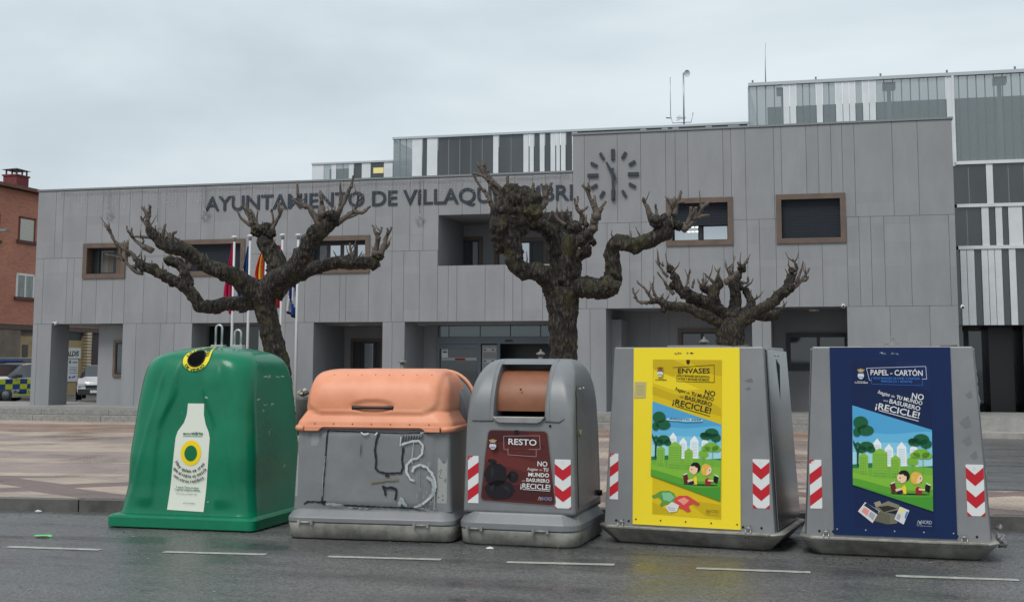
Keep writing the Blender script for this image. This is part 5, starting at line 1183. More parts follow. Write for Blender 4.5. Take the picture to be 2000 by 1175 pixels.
        pr.poly([(372, 925), (410, 895), (452, 912), (440, 945), (395, 952)], ink(214, 216, 212), layer=10); pr.line([(385, 925), (430, 930)], 2.5, ink(130, 130, 130), layer=11); pr.line([(390, 936), (428, 940)], 2.5, ink(130, 130, 130), layer=11)
        # torn old sticker showing under the picture's upper edge
        pr.ell(475, 462, 108, 8, ink(200, 225, 232), n=24, layer=17); pr.poly([(368, 458), (380, 454), (575, 466), (583, 470), (475, 474)], ink(150, 200, 222), layer=18)
        pr.text('AGOSTO 2020', 385, 462, 572, 466, 9, ink(20, 40, 70), .07, layer=19)
def tall_bin(name, P, rz, label, kind):
    o = empty(name, P, rz, label, 'recycling container')
    H, z0 = 1.765, .165
    m_ = MB(); v, f = loft([(z0, -.775, .775, .0, 1.14, .014), (H-.01, -.690, .690, .075, 1.03, .014), (H, -.685, .685, .080, 1.02, .012)], 4, 12); m_.add(v, f, M_GREY2); body = m_.build('body', None, o, smooth=False)
    for q in body.data.polygons: q.use_smooth = False
    bvh = obj_bvh(body)
    m_ = MB(); v, f = loft([(.0, -.70, .70, .10, 1.10, .06), (.012, -.715, .715, .07, 1.12, .07), (.125, -.825, .825, -.045, 1.235, .11), (.15, -.835, .835, -.055, 1.245, .11), (.165, -.83, .83, -.05, 1.24, .11), (.166, -.80, .80, -.02, 1.2, .1)], 1, 3); m_.add(v, f, M_GALV); m_.build('base_pan', None, o, bevel=.004)
    m_ = MB(); m_.tube([(-.735, -.063, .15), (.735, -.063, .15)], .011, M_GALV, 6); m_.tube([(.745, -.055, .15), (.838, .05, .15), (.838, 1.14, .15)], .011, M_GALV, 6); m_.build('pan_rim', None, o)
    # side sheets: bright steel, slightly proud, with a pointed pressing
    for sx in (1, -1):
        def side(y, z, off, sx=sx):
            t = (z-z0)/(H-z0); return Vector((sx*(.775+(.690-.775)*t+off), y+.0, z))
        ps = [(.10, z0+.01), (1.17, z0+.03), (1.07, H-.03), (.16, H-.015)]
        a = [side(y, z, .004) for y, z in ps]; b = [side(y, z, .016) for y, z in ps]
        m_ = MB(); fs = [(4, 5, 6, 7), (0, 1, 5, 4), (1, 2, 6, 5), (2, 3, 7, 6), (3, 0, 4, 7), (3, 2, 1, 0)]; 
        if sx < 0: fs = [q[::-1] for q in fs]
        m_.add(a+b, fs, M_SHEET); sd = m_.build('side_panel', None, o, bevel=.004)
        m_ = MB(); q = [side(.52, H-.10, .0155), side(.68, H-.10, .0155), side(.60, H-.5, .0155), side(.60, H-.16, .034)]
        fs = [(0, 2, 3), (2, 1, 3), (1, 0, 3)] if sx > 0 else [(2, 0, 3), (1, 2, 3), (0, 1, 3)]; m_.add(q, fs, M_SHEET)
        for y in (.52, .68): m_.sphere(side(y, H-.07, .018), .012, ink(190, 192, 192), 1)
        m_.build('pressing', None, sd)
    if kind == 'paper': xl, xr, PC = -.535, .50, ink(17, 38, 80, .3)
    else: xl, xr, PC = -.500, .480, ink(238, 214, 48, .3)
    tf_ = on_surface(bvh, 0, 0, 1, eps=.0009, base=.0)
    m_ = MB(); A = [Vector(tf_(x, -z, 0)) for x, z in ((xl, z0+.015), (xr, z0+.015), (xr, H-.006), (xl, H-.006))]; n = Vector((0, -1, .05)).normalized()
    m_.add([p+n*.001 for p in A]+[p+n*.010 for p in A], [(4, 5, 6, 7), (0, 1, 5, 4), (1, 2, 6, 5), (2, 3, 7, 6), (3, 0, 4, 7)], PC); pn = m_.build('front_panel', None, o)
    pb = on_surface(bvh, 0, 0, 1, eps=.0007, base=.0112)
    if kind == 'paper': ax, az, sxx, szz = (lambda x: -.5205+(x-175-0)*.001675-.02, None, 0, 0)
    if kind == 'paper':
        K1 = .00167; X = lambda x, y: (x-(y-140)*.020-280)*K1-.345; Z = lambda y: 1.645-(y-140)*.00168
    else:
        K1 = .00158; X = lambda x, y: (x-(y-140)*.020-280)*K1-.315; Z = lambda y: 1.655-(y-140)*.00167
    pr = Print(lambda x, y, ly: pb(X(x, y), -Z(y), ly)); poster_art(pr, kind); pr.build('poster', pn)
    # rivets and scratches on the panel
    m_ = MB()
    for i in range(5): m_.sphere(Vector(tf_(xl+.03+(xr-xl-.06)*i/4, -(z0+.06-.01*abs(i-2)*0), 0))+n*.012, .008, ink(60, 60, 60) if kind != 'paper' else ink(160, 165, 170), 1)
    m_.build('rivets', None, pn)
    sp_ = Print(lambda x, y, ly: pb(x, -y, ly)); cS = ink(60, 66, 62) if kind != 'paper' else ink(160, 170, 180)
    for c in (-.09, .02):
        for i in range(9): a = rnd.uniform(-.03, .03); sp_.poly([(c+a, H-.07+rnd.uniform(0, .03)), (c+a+.02, H-.075+rnd.uniform(0, .03)), (c+a+rnd.uniform(0, .02), H-.06)], cS, layer=1)
    sp_.build('scuff_marks', pn)
    if kind != 'paper':
        q = Print(lambda x, y, ly: pb(x, -y, ly)); q.poly([(-.495, 1.30), (-.385, 1.305), (-.378, 1.45), (-.488, 1.45)], ink(186, 174, 120), layer=1)
        for i in range(5): q.rect(-.47, 1.34+i*.018, -.40, 1.343+i*.018, ink(150, 138, 96), layer=2)
        q.build('faded_notice', pn)
    for x in (-.60, .555):                                        # toggle clamps on the pan rim
        m_ = MB(); m_.bbox(x-.012, x+.012, -.03, -.006, .155, .225, M_GALV, .003); m_.tube([(x-.022, -.06, .20), (x-.022, -.075, .12), (x+.022, -.075, .12), (x+.022, -.06, .20)], .006, mat('clamp_steel', (.35, .35, .35), .3, metal=.7), 6); m_.tube([(x-.03, -.05, .205), (x+.03, -.05, .205)], .008, mat('clamp_steel', (0, 0, 0)), 6); m_.build('clamp', None, o)
    for x in (-.66, -.54, .50, .66): hm = MB(); hm.sphere(Vector(tf_(x, -.205, 0)), .012, BKK, 1); hm.build('bolt', None, o)
    f5 = on_surface(bvh, 0, 0, .001, eps=.001)
    pr = Print(f5); pr.dn = 0; xr_ = 735 if kind == 'paper' else 733; chevron(pr, xr_-145, -790, xr_, -372, False); pr.build('chevron_plate', o)
    xl_ = -734 if kind == 'paper' else -722
    pr = Print(f5); pr.dn = 0; chevron(pr, xl_, -800, xl_+(105 if kind == 'paper' else 80), -390, True); pr.build('chevron_plate', o)
    m_ = MB(); m_.bbox(-.25, .25, .3, .8, H+.001, H+.02, M_GREY2, .005); m_.tube([(.42, .10, H+.002), (.55, .10, H+.008), (.56, .11, H+.002)], .01, M_GRIME, 6); m_.build('top_cover', None, o)
    # stains
    st_ = Print(on_surface(bvh, 0, 0, 1, eps=.0005, base=.001)); cD = ink(106, 110, 112)
    if kind == 'paper':
        for x, z, a in ((.60, 1.13, .05), (.61, .98, .04), (.66, .86, .035), (.64, 1.36, .03)): st_ = Print(on_surface(bvh, 0, 0, 1, eps=.0005, base=.001)); st_.poly([(x-a, -z), (x+a*.6, -z-a*1.3), (x+a, -z+a*.5), (x, -z+a)], ink(112, 115, 116), layer=1); st_.build('stain', o)
    else:
        for x, z, a in ((.56, 1.47, .04), (.55, 1.40, .03)): st_ = Print(on_surface(bvh, 0, 0, 1, eps=.0005, base=.001)); st_.poly([(x-a, -z), (x+a*.6, -z-a*.5), (x+a, -z+a*.3), (x, -z+a*.5)], cD, layer=1); st_.build('stain', o)
    return o
P = G(1344, 1066); P = P+Vector((0, -.07, 0)); env = tall_bin('packaging_container', P, math.radians(-9.0), 'tall grey steel container with a bright yellow front panel and poster', 'pack')
P = G(1752, 1087.5); P = P+Vector((0, -.07, 0)); pap = tall_bin('paper_container', P, math.radians(-2.0), 'tall grey steel container with a dark navy front panel and poster', 'paper'); pap.scale = (.955, 1, 1)
# ================================================================== POLLARDED TREES
def bark_mat():
    m = bpy.data.materials.new('plane_bark'); t, N, k = nodes(m); b = N['Principled BSDF']; g = N.new('ShaderNodeTexCoord')
    mp_ = N.new('ShaderNodeMapping'); mp_.inputs['Scale'].default_value = (1, 1, .28); k(g.outputs['Object'], mp_.inputs[0])
    n = N.new('ShaderNodeTexNoise'); n.inputs['Scale'].default_value = 34; n.inputs['Detail'].default_value = 8; n.inputs['Roughness'].default_value = .7; k(mp_.outputs[0], n.inputs['Vector'])
    c = N.new('ShaderNodeValToRGB'); k(n.outputs['Fac'], c.inputs[0]); e = c.color_ramp.elements; e[0].position = .36; e[0].color = (.010, .009, .008, 1); e[1].position = .74; e[1].color = (.19, .16, .135, 1); q = e.new(.52); q.color = (.032, .027, .024, 1)
    n2 = N.new('ShaderNodeTexNoise'); n2.inputs['Scale'].default_value = 3.2; n2.inputs['Detail'].default_value = 7; n2.inputs['Roughness'].default_value = .65; k(g.outputs['Object'], n2.inputs['Vector'])
    r = N.new('ShaderNodeValToRGB'); k(n2.outputs['Fac'], r.inputs[0]); r.color_ramp.elements[0].position = .52; r.color_ramp.elements[1].position = .70; r.color_ramp.elements[0].color = (0, 0, 0, 1); r.color_ramp.elements[1].color = (.75, .75, .75, 1)
    mi = N.new('ShaderNodeMixRGB'); k(r.outputs[0], mi.inputs[0]); k(c.outputs[0], mi.inputs[1]); mi.inputs[2].default_value = (.085, .080, .022, 1)
    k(mi.outputs[0], b.inputs['Base Color']); b.inputs['Roughness'].default_value = .8; b.inputs['Specular IOR Level'].default_value = .3
    bp = N.new('ShaderNodeBump'); bp.inputs['Strength'].default_value = .9; bp.inputs['Distance'].default_value = .03; k(n.outputs['Fac'], bp.inputs['Height']); k(bp.outputs[0], b.inputs['Normal']); return m
M_BARK = bark_mat(); M_TWIG = mat('twig_bark', (.10, .08, .066), .8, var=.35, vscale=18)
def smooth_path(pts, n=5):
    out = []; P_ = [pts[0]]+list(pts)+[pts[-1]]
    for i in range(1, len(P_)-2):
        a, b, c, d = P_[i-1:i+3]
        for j in range(n):
            t = j/n; out.append(tuple(.5*((2*b[k])+(-a[k]+c[k])*t+(2*a[k]-5*b[k]+4*c[k]-d[k])*t*t+(-a[k]+3*b[k]-3*c[k]+d[k])*t**3) for k in range(len(b))))
    out.append(tuple(pts[-1])); return out
def tree(d0, base_px, ground_z, trunk, limbs, label, seed, vox=.015, extra=8):
    q = random.Random(seed); b0 = D(base_px[0], base_px[1], d0); b0.z = ground_z
    root = empty('pollarded_tree', b0, 0, label, 'tree', 'pollarded trees on the plaza'); sc = d0/FPX
    def pt(px, py, off): v = D(px, py, d0+off); return v-b0
    def fb(v, o=4):
        return noise.fractal(v, 1.0, 2.1, o)
    def limb_mesh(path, knobs, ridge):
        sp = smooth_path(path); P_ = [pt(x, y, o) for x, y, r, o in sp]; R_ = [max(.006, r*sc*.93) for x, y, r, o in sp]
        pts = []; rad = []; step = .018
        for a, b, ra, rb in zip(P_, P_[1:], R_, R_[1:]):
            n_ = max(1, int((b-a).length/step))
            for i in range(n_): pts.append(a.lerp(b, i/n_)); rad.append(ra+(rb-ra)*i/n_)
        pts.append(P_[-1]); rad.append(R_[-1]); NR = 44 if ridge else 30; vs = []; up = Vector((0, 1, .01)); s_ = 0; off = q.random()*90
        for i, p in enumerate(pts):
            t = (pts[min(i+3, len(pts)-1)]-pts[max(i-3, 0)]).normalized(); a = t.cross(up).normalized(); b = a.cross(t).normalized(); up = b
            if i: s_ += (p-pts[i-1]).length
            r = rad[i]; end = min(1, (len(pts)-1-i)*step/(r*.8)+.15) if not ridge else 1; r *= math.sqrt(end)
            for k in range(NR):
                g = 2*math.pi*k/NR; c, d = math.cos(g), math.sin(g)
                n1 = fb(Vector((c*1.5+off, d*1.5, s_*7)), 3); n2 = abs(fb(Vector((c*r*38+off, d*r*38, s_*(7 if ridge else 22))), 3)); n3 = noise.noise(Vector((c*r*13, d*r*13+off, s_*13)))
                bur = max(0, n3-.08)*knobs
                rr = r*(1+.10*n1)+.030*bur*2.2-(.034 if ridge else .024)*(.45-min(.45, n2))*min(1, r/.05)
                vs.append(p+a*(c*rr)+b*(d*rr))
        mb = MB(); fs = [(i*NR+k, i*NR+(k+1) % NR, (i+1)*NR+(k+1) % NR, (i+1)*NR+k) for i in range(len(pts)-1) for k in range(NR)]
        fs += [tuple(range(NR))[::-1], tuple(range((len(pts)-1)*NR, len(pts)*NR))]; mb.add(vs, fs, M_BARK, True)
        for p, r in zip(pts, rad):
            if r > .028 and q.random() < knobs*.11:
                a = Vector((q.uniform(-1, 1), q.uniform(-1, 1), q.uniform(-1, 1))).normalized(); burr(mb, p+a*r*.72, r*q.uniform(.28, .5), 3)
        return mb
    def burr(mb, c, r, sub=4):
        bm = bmesh.new(); bmesh.ops.create_icosphere(bm, subdivisions=sub, radius=1); bm.verts.index_update(); o = Vector((q.random()*80, 3, 7)); vs = []
        for v in bm.verts:
            n1 = fb(v.co*1.6+o, 3); n2 = abs(fb(v.co*r*34+o, 3)); vs.append(c+v.co*(r*(1+.28*n1)-.03*(.45-min(.45, n2))*min(1, r/.07)))
        mb.add(vs, [[v.index for v in f.verts] for f in bm.faces], M_BARK, True); bm.free()
    tb = limb_mesh(trunk, .35, True); tb.build('trunk', None, root)
    for lm in limbs:
        mb = limb_mesh(lm['p'], lm.get('k', .75), False)
        for (x, y, r) in lm.get('blobs', []): burr(mb, pt(x, y, lm['p'][-1][3]+q.uniform(-.06, .06)), r*sc, 4)
        lo = mb.build('limb', None, root)
        for tw in lm.get('t', []):
            o0 = lm.get('to', lm['p'][-1][3]); P3 = smooth_path([(x, y, r, o0+q.uniform(-.03, .03)) for x, y, r in tw], 3)
            t_ = MB(); t_.tube([pt(*[a[0]+q.uniform(-.8, .8), a[1]+q.uniform(-.8, .8), a[3]]) for a in P3], [max(.0045, a[2]*sc*.88) for a in P3], M_TWIG, 6, jit=.15)
            for a in P3[1:]:
                if q.random() < .22: t_.sphere(pt(a[0]+q.uniform(-1.5, 1.5), a[1], a[3]), max(.007, a[2]*sc*1.2), M_TWIG, 1, nz=.4)
            t_.build('twig', None, lo)
        # fine whips around the knuckle at the end of the limb
        if lm.get('t'):
            for i in range(7):
                x, y, r = q.choice(lm['t'])[-2 if q.random() < .6 else 0]; a = q.uniform(-2.4, -.75); ln = q.uniform(14, 34); oo = lm['p'][-1][3]+q.uniform(-.12, .12)
                P3 = [(x, y, 1.5), (x+math.cos(a)*ln*.5+q.uniform(-2, 2), y+math.sin(a)*ln*.45, 1.15), (x+math.cos(a)*ln*.8, y+math.sin(a)*ln, .7)]
                t_ = MB(); t_.tube([pt(a_[0], a_[1], oo) for a_ in P3], [max(.003, a_[2]*sc) for a_ in P3], M_TWIG, 5); t_.build('twig', None, lo)
        # short spurs on the limb
        for i in range(extra):
            x, y, r, o = q.choice(lm['p'][len(lm['p'])//3:]); a = q.uniform(-2.5, -.6); ln = q.uniform(9, 24)
            P3 = [(x, y, 2.2), (x+math.cos(a)*ln*.9+0, y-r*.6+math.sin(a)*ln*.5, 1.6), (x+math.cos(a)*ln*1.1+q.uniform(-4, 4), y-r*.7+math.sin(a)*ln*1.1, .8)]
            if lm.get('k', 1) == 0: continue
            t_ = MB(); oo = o+q.uniform(-.1, .1); t_.tube([pt(a_[0], a_[1], oo) for a_ in P3], [max(.0035, a_[2]*sc) for a_ in P3], M_TWIG, 5); t_.build('twig', None, lo)
    return root
# 1: left
tree(17.0, (560, 905), KZ, [(556, 905, 34, 0), (552, 830, 29, 0), (547, 760, 27, 0), (540, 700, 25, 0), (529, 650, 23, 0), (519, 605, 24, 0), (512, 575, 31, 0), (510, 562, 24, 0)], [
    dict(p=[(508, 575, 25, 0), (485, 558, 22, -.1), (460, 541, 19, -.2), (435, 530, 17, -.3), (408, 520, 15, -.35), (385, 505, 14, -.4), (357, 486, 16, -.45), (332, 480, 16, -.5), (317, 474, 14, -.5), (305, 463, 11, -.5), (296, 453, 10, -.5), (288, 443, 9, -.5)],
         t=[[(289, 445, 5), (287, 420, 4), (277, 403, 3)], [(288, 430, 4), (292, 415, 3), (292, 399, 2.6)], [(286, 440, 3), (279, 430, 2.6), (275, 422, 2)], [(312, 468, 5), (290, 463, 3.5), (275, 462, 3), (261, 461, 2)], [(316, 470, 5), (319, 452, 3.5), (323, 436, 2.6)], [(336, 472, 5), (338, 458, 3.4), (345, 450, 2.6)], [(330, 472, 3), (332, 455, 2.2)],
            [(298, 490, 8), (283, 482, 6), (268, 472, 3.5), (258, 462, 3), (250, 450, 2.4), (247, 440, 1.8)], [(258, 462, 3), (257, 450, 2), (258, 445, 1.5)], [(276, 478, 3), (280, 470, 2.2), (278, 462, 1.8)]]),
    dict(p=[(502, 585, 22, 0), (475, 592, 17, .1), (445, 592, 15, .15), (415, 598, 15, .2), (392, 596, 14, .2), (380, 580, 13, .2), (365, 562, 13, .2), (345, 550, 12, .2), (319, 537, 11, .2), (296, 525, 11, .2), (278, 518, 10, .2), (266, 506, 9, .2)],
         t=[[(266, 508, 7), (258, 495, 5), (245, 487, 4), (232, 478, 3.6), (224, 470, 3), (217, 456, 3.5), (208, 444, 2.2), (203, 438, 1.6)], [(217, 456, 3), (214, 445, 2), (213, 435, 1.4)], [(225, 474, 3.4), (233, 485, 3), (235, 497, 3), (240, 508, 4)], [(280, 532, 6), (265, 530, 4.5), (254, 520, 4), (243, 508, 3), (226, 500, 2.6), (205, 496, 1.8)], [(248, 512, 3), (248, 495, 2.4), (251, 478, 1.8)], [(253, 500, 3), (247, 485, 2), (249, 468, 1.6)], [(266, 531, 5), (262, 520, 4)]]),
    dict(p=[(366, 560, 12, .2), (362, 535, 11, .25), (352, 518, 11, .3), (338, 510, 11, .3), (320, 507, 9, .3)], k=.9, t=[]),
    dict(p=[(512, 570, 24, 0), (535, 545, 20, .1), (541, 515, 20, .15), (528, 490, 19, .2), (517, 472, 18, .2), (512, 455, 19, .2)], blobs=[(503, 450, 14), (520, 448, 14), (530, 455, 10)],
         t=[[(500, 448, 7), (488, 438, 5), (474, 428, 3.4), (462, 410, 2)], [(497, 445, 5), (488, 425, 3.6), (480, 412, 3), (472, 398, 2)], [(492, 440, 5), (490, 420, 3.4), (483, 405, 2.8), (481, 388, 2)], [(505, 445, 5), (497, 428, 3), (494, 415, 2), (489, 408, 1.5)], [(503, 445, 3.5), (502, 425, 2.2), (503, 412, 1.6)],
            [(530, 452, 6), (538, 435, 4.4), (546, 420, 3.4), (553, 406, 2)], [(538, 435, 3.5), (546, 418, 3), (546, 395, 2)], [(527, 448, 4), (533, 432, 2.6), (531, 412, 2.2), (530, 408, 1.6)], [(520, 445, 4), (528, 435, 2.5)]]),
    dict(p=[(515, 572, 27, 0), (545, 545, 23, -.1), (574, 524, 20, -.2), (593, 495, 18, -.25), (606, 472, 18, -.3), (622, 455, 18, -.35), (640, 437, 16, -.4), (650, 424, 13, -.4)], blobs=[(612, 452, 13), (648, 420, 12), (655, 432, 10)],
         t=[[(628, 440, 9), (614, 422, 8), (604, 406, 6), (592, 400, 5), (583, 382, 3.6), (580, 354, 2.2)], [(594, 402, 4), (584, 398, 3), (569, 386, 2)], [(625, 430, 8), (628, 412, 8), (629, 402, 5), (627, 385, 3.6), (626, 372, 2.6)], [(654, 425, 9), (665, 405, 6), (674, 390, 5), (682, 370, 4), (688, 355, 3), (690, 343, 2)], [(664, 402, 4), (665, 380, 3), (665, 355, 2)],
            [(656, 436, 8), (672, 426, 6), (690, 414, 5), (706, 415, 4), (717, 408, 3), (724, 402, 2)], [(690, 416, 3), (697, 398, 3), (700, 385, 2), (702, 378, 1.6)], [(675, 425, 3), (688, 422, 3), (705, 414, 2.4)], [(699, 395, 2.6), (711, 380, 1.8)]]),
    dict(p=[(535, 572, 22, 0), (560, 548, 19, .1), (590, 532, 15, .15), (625, 521, 13, .2), (660, 512, 14, .2), (690, 513, 14, .2), (718, 512, 14, .2), (737, 508, 11, .2)], blobs=[(742, 500, 9), (728, 516, 11), (680, 505, 10)],
         t=[[(732, 500, 8), (736, 478, 6), (738, 465, 5), (732, 450, 3), (728, 440, 2)], [(738, 462, 3.6), (744, 452, 2.6), (746, 444, 1.8)], [(742, 498, 8), (750, 480, 6), (755, 462, 4.5), (761, 452, 3), (765, 444, 2)], [(750, 486, 4), (758, 478, 3), (761, 470, 2)], [(757, 458, 3), (757, 446, 2.2)], [(687, 503, 4), (685, 488, 3), (683, 474, 2)], [(689, 500, 3), (692, 486, 2), (694, 476, 1.6)], [(738, 512, 4), (741, 520, 3)]]),
], 'left pollarded tree with a mossy leaning trunk and spreading knobbly limbs behind the green bin', 3)
# 2: middle
tree(17.0, (1101, 905), KZ, [(1101, 905, 36, 0), (1101, 820, 31, 0), (1101, 740, 29, 0), (1101, 690, 29, 0), (1100, 640, 30, 0), (1100, 600, 33, 0), (1098, 575, 36, 0), (1098, 558, 34, 0)], [
    dict(p=[(1088, 572, 26, 0), (1070, 545, 21, -.1), (1048, 530, 19, -.2), (1025, 528, 18, -.25), (1008, 515, 18, -.3), (1002, 488, 20, -.3), (996, 465, 25, -.3), (992, 438, 30, -.3), (998, 412, 33, -.3), (1015, 400, 30, -.3)], k=.95,
         blobs=[(982, 440, 26), (985, 408, 27), (1008, 386, 25), (1028, 398, 30), (1040, 412, 20), (998, 372, 17), (980, 462, 22), (1022, 385, 20), (1048, 390, 14), (975, 425, 17), (1010, 440, 24), (976, 480, 14), (1000, 425, 34)],
         t=[[(985, 392, 8), (966, 370, 6), (957, 358, 5), (949, 345, 4.4), (930, 316, 2.6)], [(972, 380, 6), (960, 362, 5), (949, 346, 4), (924, 338, 2.4)], [(990, 385, 7), (968, 360, 6), (955, 345, 5), (943, 313, 2.8)], [(975, 395, 8), (962, 402, 6), (955, 385, 5), (948, 376, 4), (936, 360, 3), (923, 339, 2.4)], [(972, 366, 5), (962, 354, 4.6), (953, 343, 4)],
            [(990, 378, 6), (968, 362, 4), (955, 343, 3.4)], [(992, 372, 5), (991, 358, 3.6), (992, 343, 3.4)], [(1036, 390, 5), (1040, 375, 4.4), (1042, 356, 2.6)], [(1052, 408, 9), (1062, 398, 8), (1065, 388, 6), (1062, 372, 4), (1058, 360, 2.6)], [(1065, 388, 5), (1072, 370, 4), (1077, 356, 3)], [(1064, 384, 4), (1068, 370, 3), (1067, 358, 2.4)], [(1040, 392, 4), (1050, 388, 3)]]),
    dict(p=[(1096, 560, 22, 0), (1092, 530, 17, .1), (1084, 502, 14, .15), (1084, 478, 14, .2), (1076, 455, 15, .2), (1060, 442, 15, .2), (1045, 434, 14, .2)], blobs=[(1040, 440, 12), (1085, 450, 11)], k=.95,
         t=[[(1098, 438, 6), (1088, 425, 4), (1080, 413, 2.6)], [(1100, 440, 4), (1098, 425, 3.4), (1097, 410, 2.6)]]),
    dict(p=[(1104, 560, 24, 0), (1108, 530, 19, -.1), (1111, 500, 15, -.15), (1116, 475, 17, -.2), (1128, 460, 19, -.2), (1140, 448, 16, -.2)], blobs=[(1122, 446, 15), (1110, 440, 10), (1135, 470, 14), (1148, 458, 12)], k=.95,
         t=[[(1145, 458, 9), (1158, 450, 9), (1160, 432, 8), (1166, 418, 9), (1160, 402, 6), (1152, 386, 4), (1146, 372, 3), (1138, 362, 2.2)], [(1151, 388, 3.4), (1151, 372, 3), (1151, 361, 2.4)], [(1165, 412, 7), (1163, 398, 4), (1162, 381, 2.8)], [(1168, 420, 8), (1172, 410, 5), (1176, 402, 3.4), (1183, 394, 2.4)], [(1135, 440, 7), (1137, 420, 5), (1128, 408, 4), (1124, 396, 3), (1123, 386, 2.2)], [(1126, 402, 3), (1129, 390, 2.4), (1128, 384, 2)], [(1118, 438, 5), (1112, 420, 3.4), (1107, 410, 2.4)], [(1105, 440, 5), (1090, 428, 3), (1078, 412, 2)], [(1138, 412, 3), (1148, 403, 2)]]),
    dict(p=[(1112, 560, 20, 0), (1124, 525, 14, .2), (1126, 505, 12, .25), (1140, 492, 14, .3), (1152, 478, 13, .3)], k=.9, blobs=[(1158, 472, 8)]),
    dict(p=[(1108, 565, 28, 0), (1135, 560, 22, -.05), (1160, 562, 22, -.1), (1180, 562, 23, -.15), (1195, 548, 21, -.2), (1198, 518, 17, -.25), (1195, 492, 16, -.25), (1206, 474, 16, -.3), (1232, 478, 16, -.35), (1258, 473, 16, -.4), (1280, 462, 16, -.4), (1298, 450, 20, -.4), (1302, 438, 20, -.4), (1315, 444, 16, -.4)], k=.95, blobs=[(1282, 432, 14), (1296, 428, 12), (1325, 440, 10), (1192, 560, 20)],
         t=[[(1274, 432, 8), (1268, 418, 6), (1264, 405, 4.6), (1259, 395, 3.6), (1256, 385, 3)], [(1284, 425, 5), (1282, 410, 3), (1280, 398, 2.2)], [(1303, 425, 8), (1309, 408, 6), (1316, 395, 4.6), (1318, 385, 3)], [(1316, 420, 7), (1320, 402, 6), (1326, 390, 4), (1330, 372, 2.2)], [(1320, 402, 4), (1328, 394, 3), (1337, 395, 2.4)], [(1328, 445, 9), (1342, 442, 8), (1356, 430, 6), (1366, 418, 5), (1372, 405, 4.4), (1380, 398, 4), (1387, 392, 3)], [(1370, 405, 4), (1369, 392, 3.2)],
            [(1342, 438, 6), (1348, 422, 4.6), (1349, 403, 3.4)], [(1355, 430, 4), (1359, 415, 4), (1360, 404, 3)], [(1364, 426, 4), (1372, 421, 4), (1386, 420, 2.6)], [(1312, 405, 3), (1302, 385, 2)]]),
], 'tallest pollarded tree, with an upright trunk and a huge dark burr on its left limb', 5)
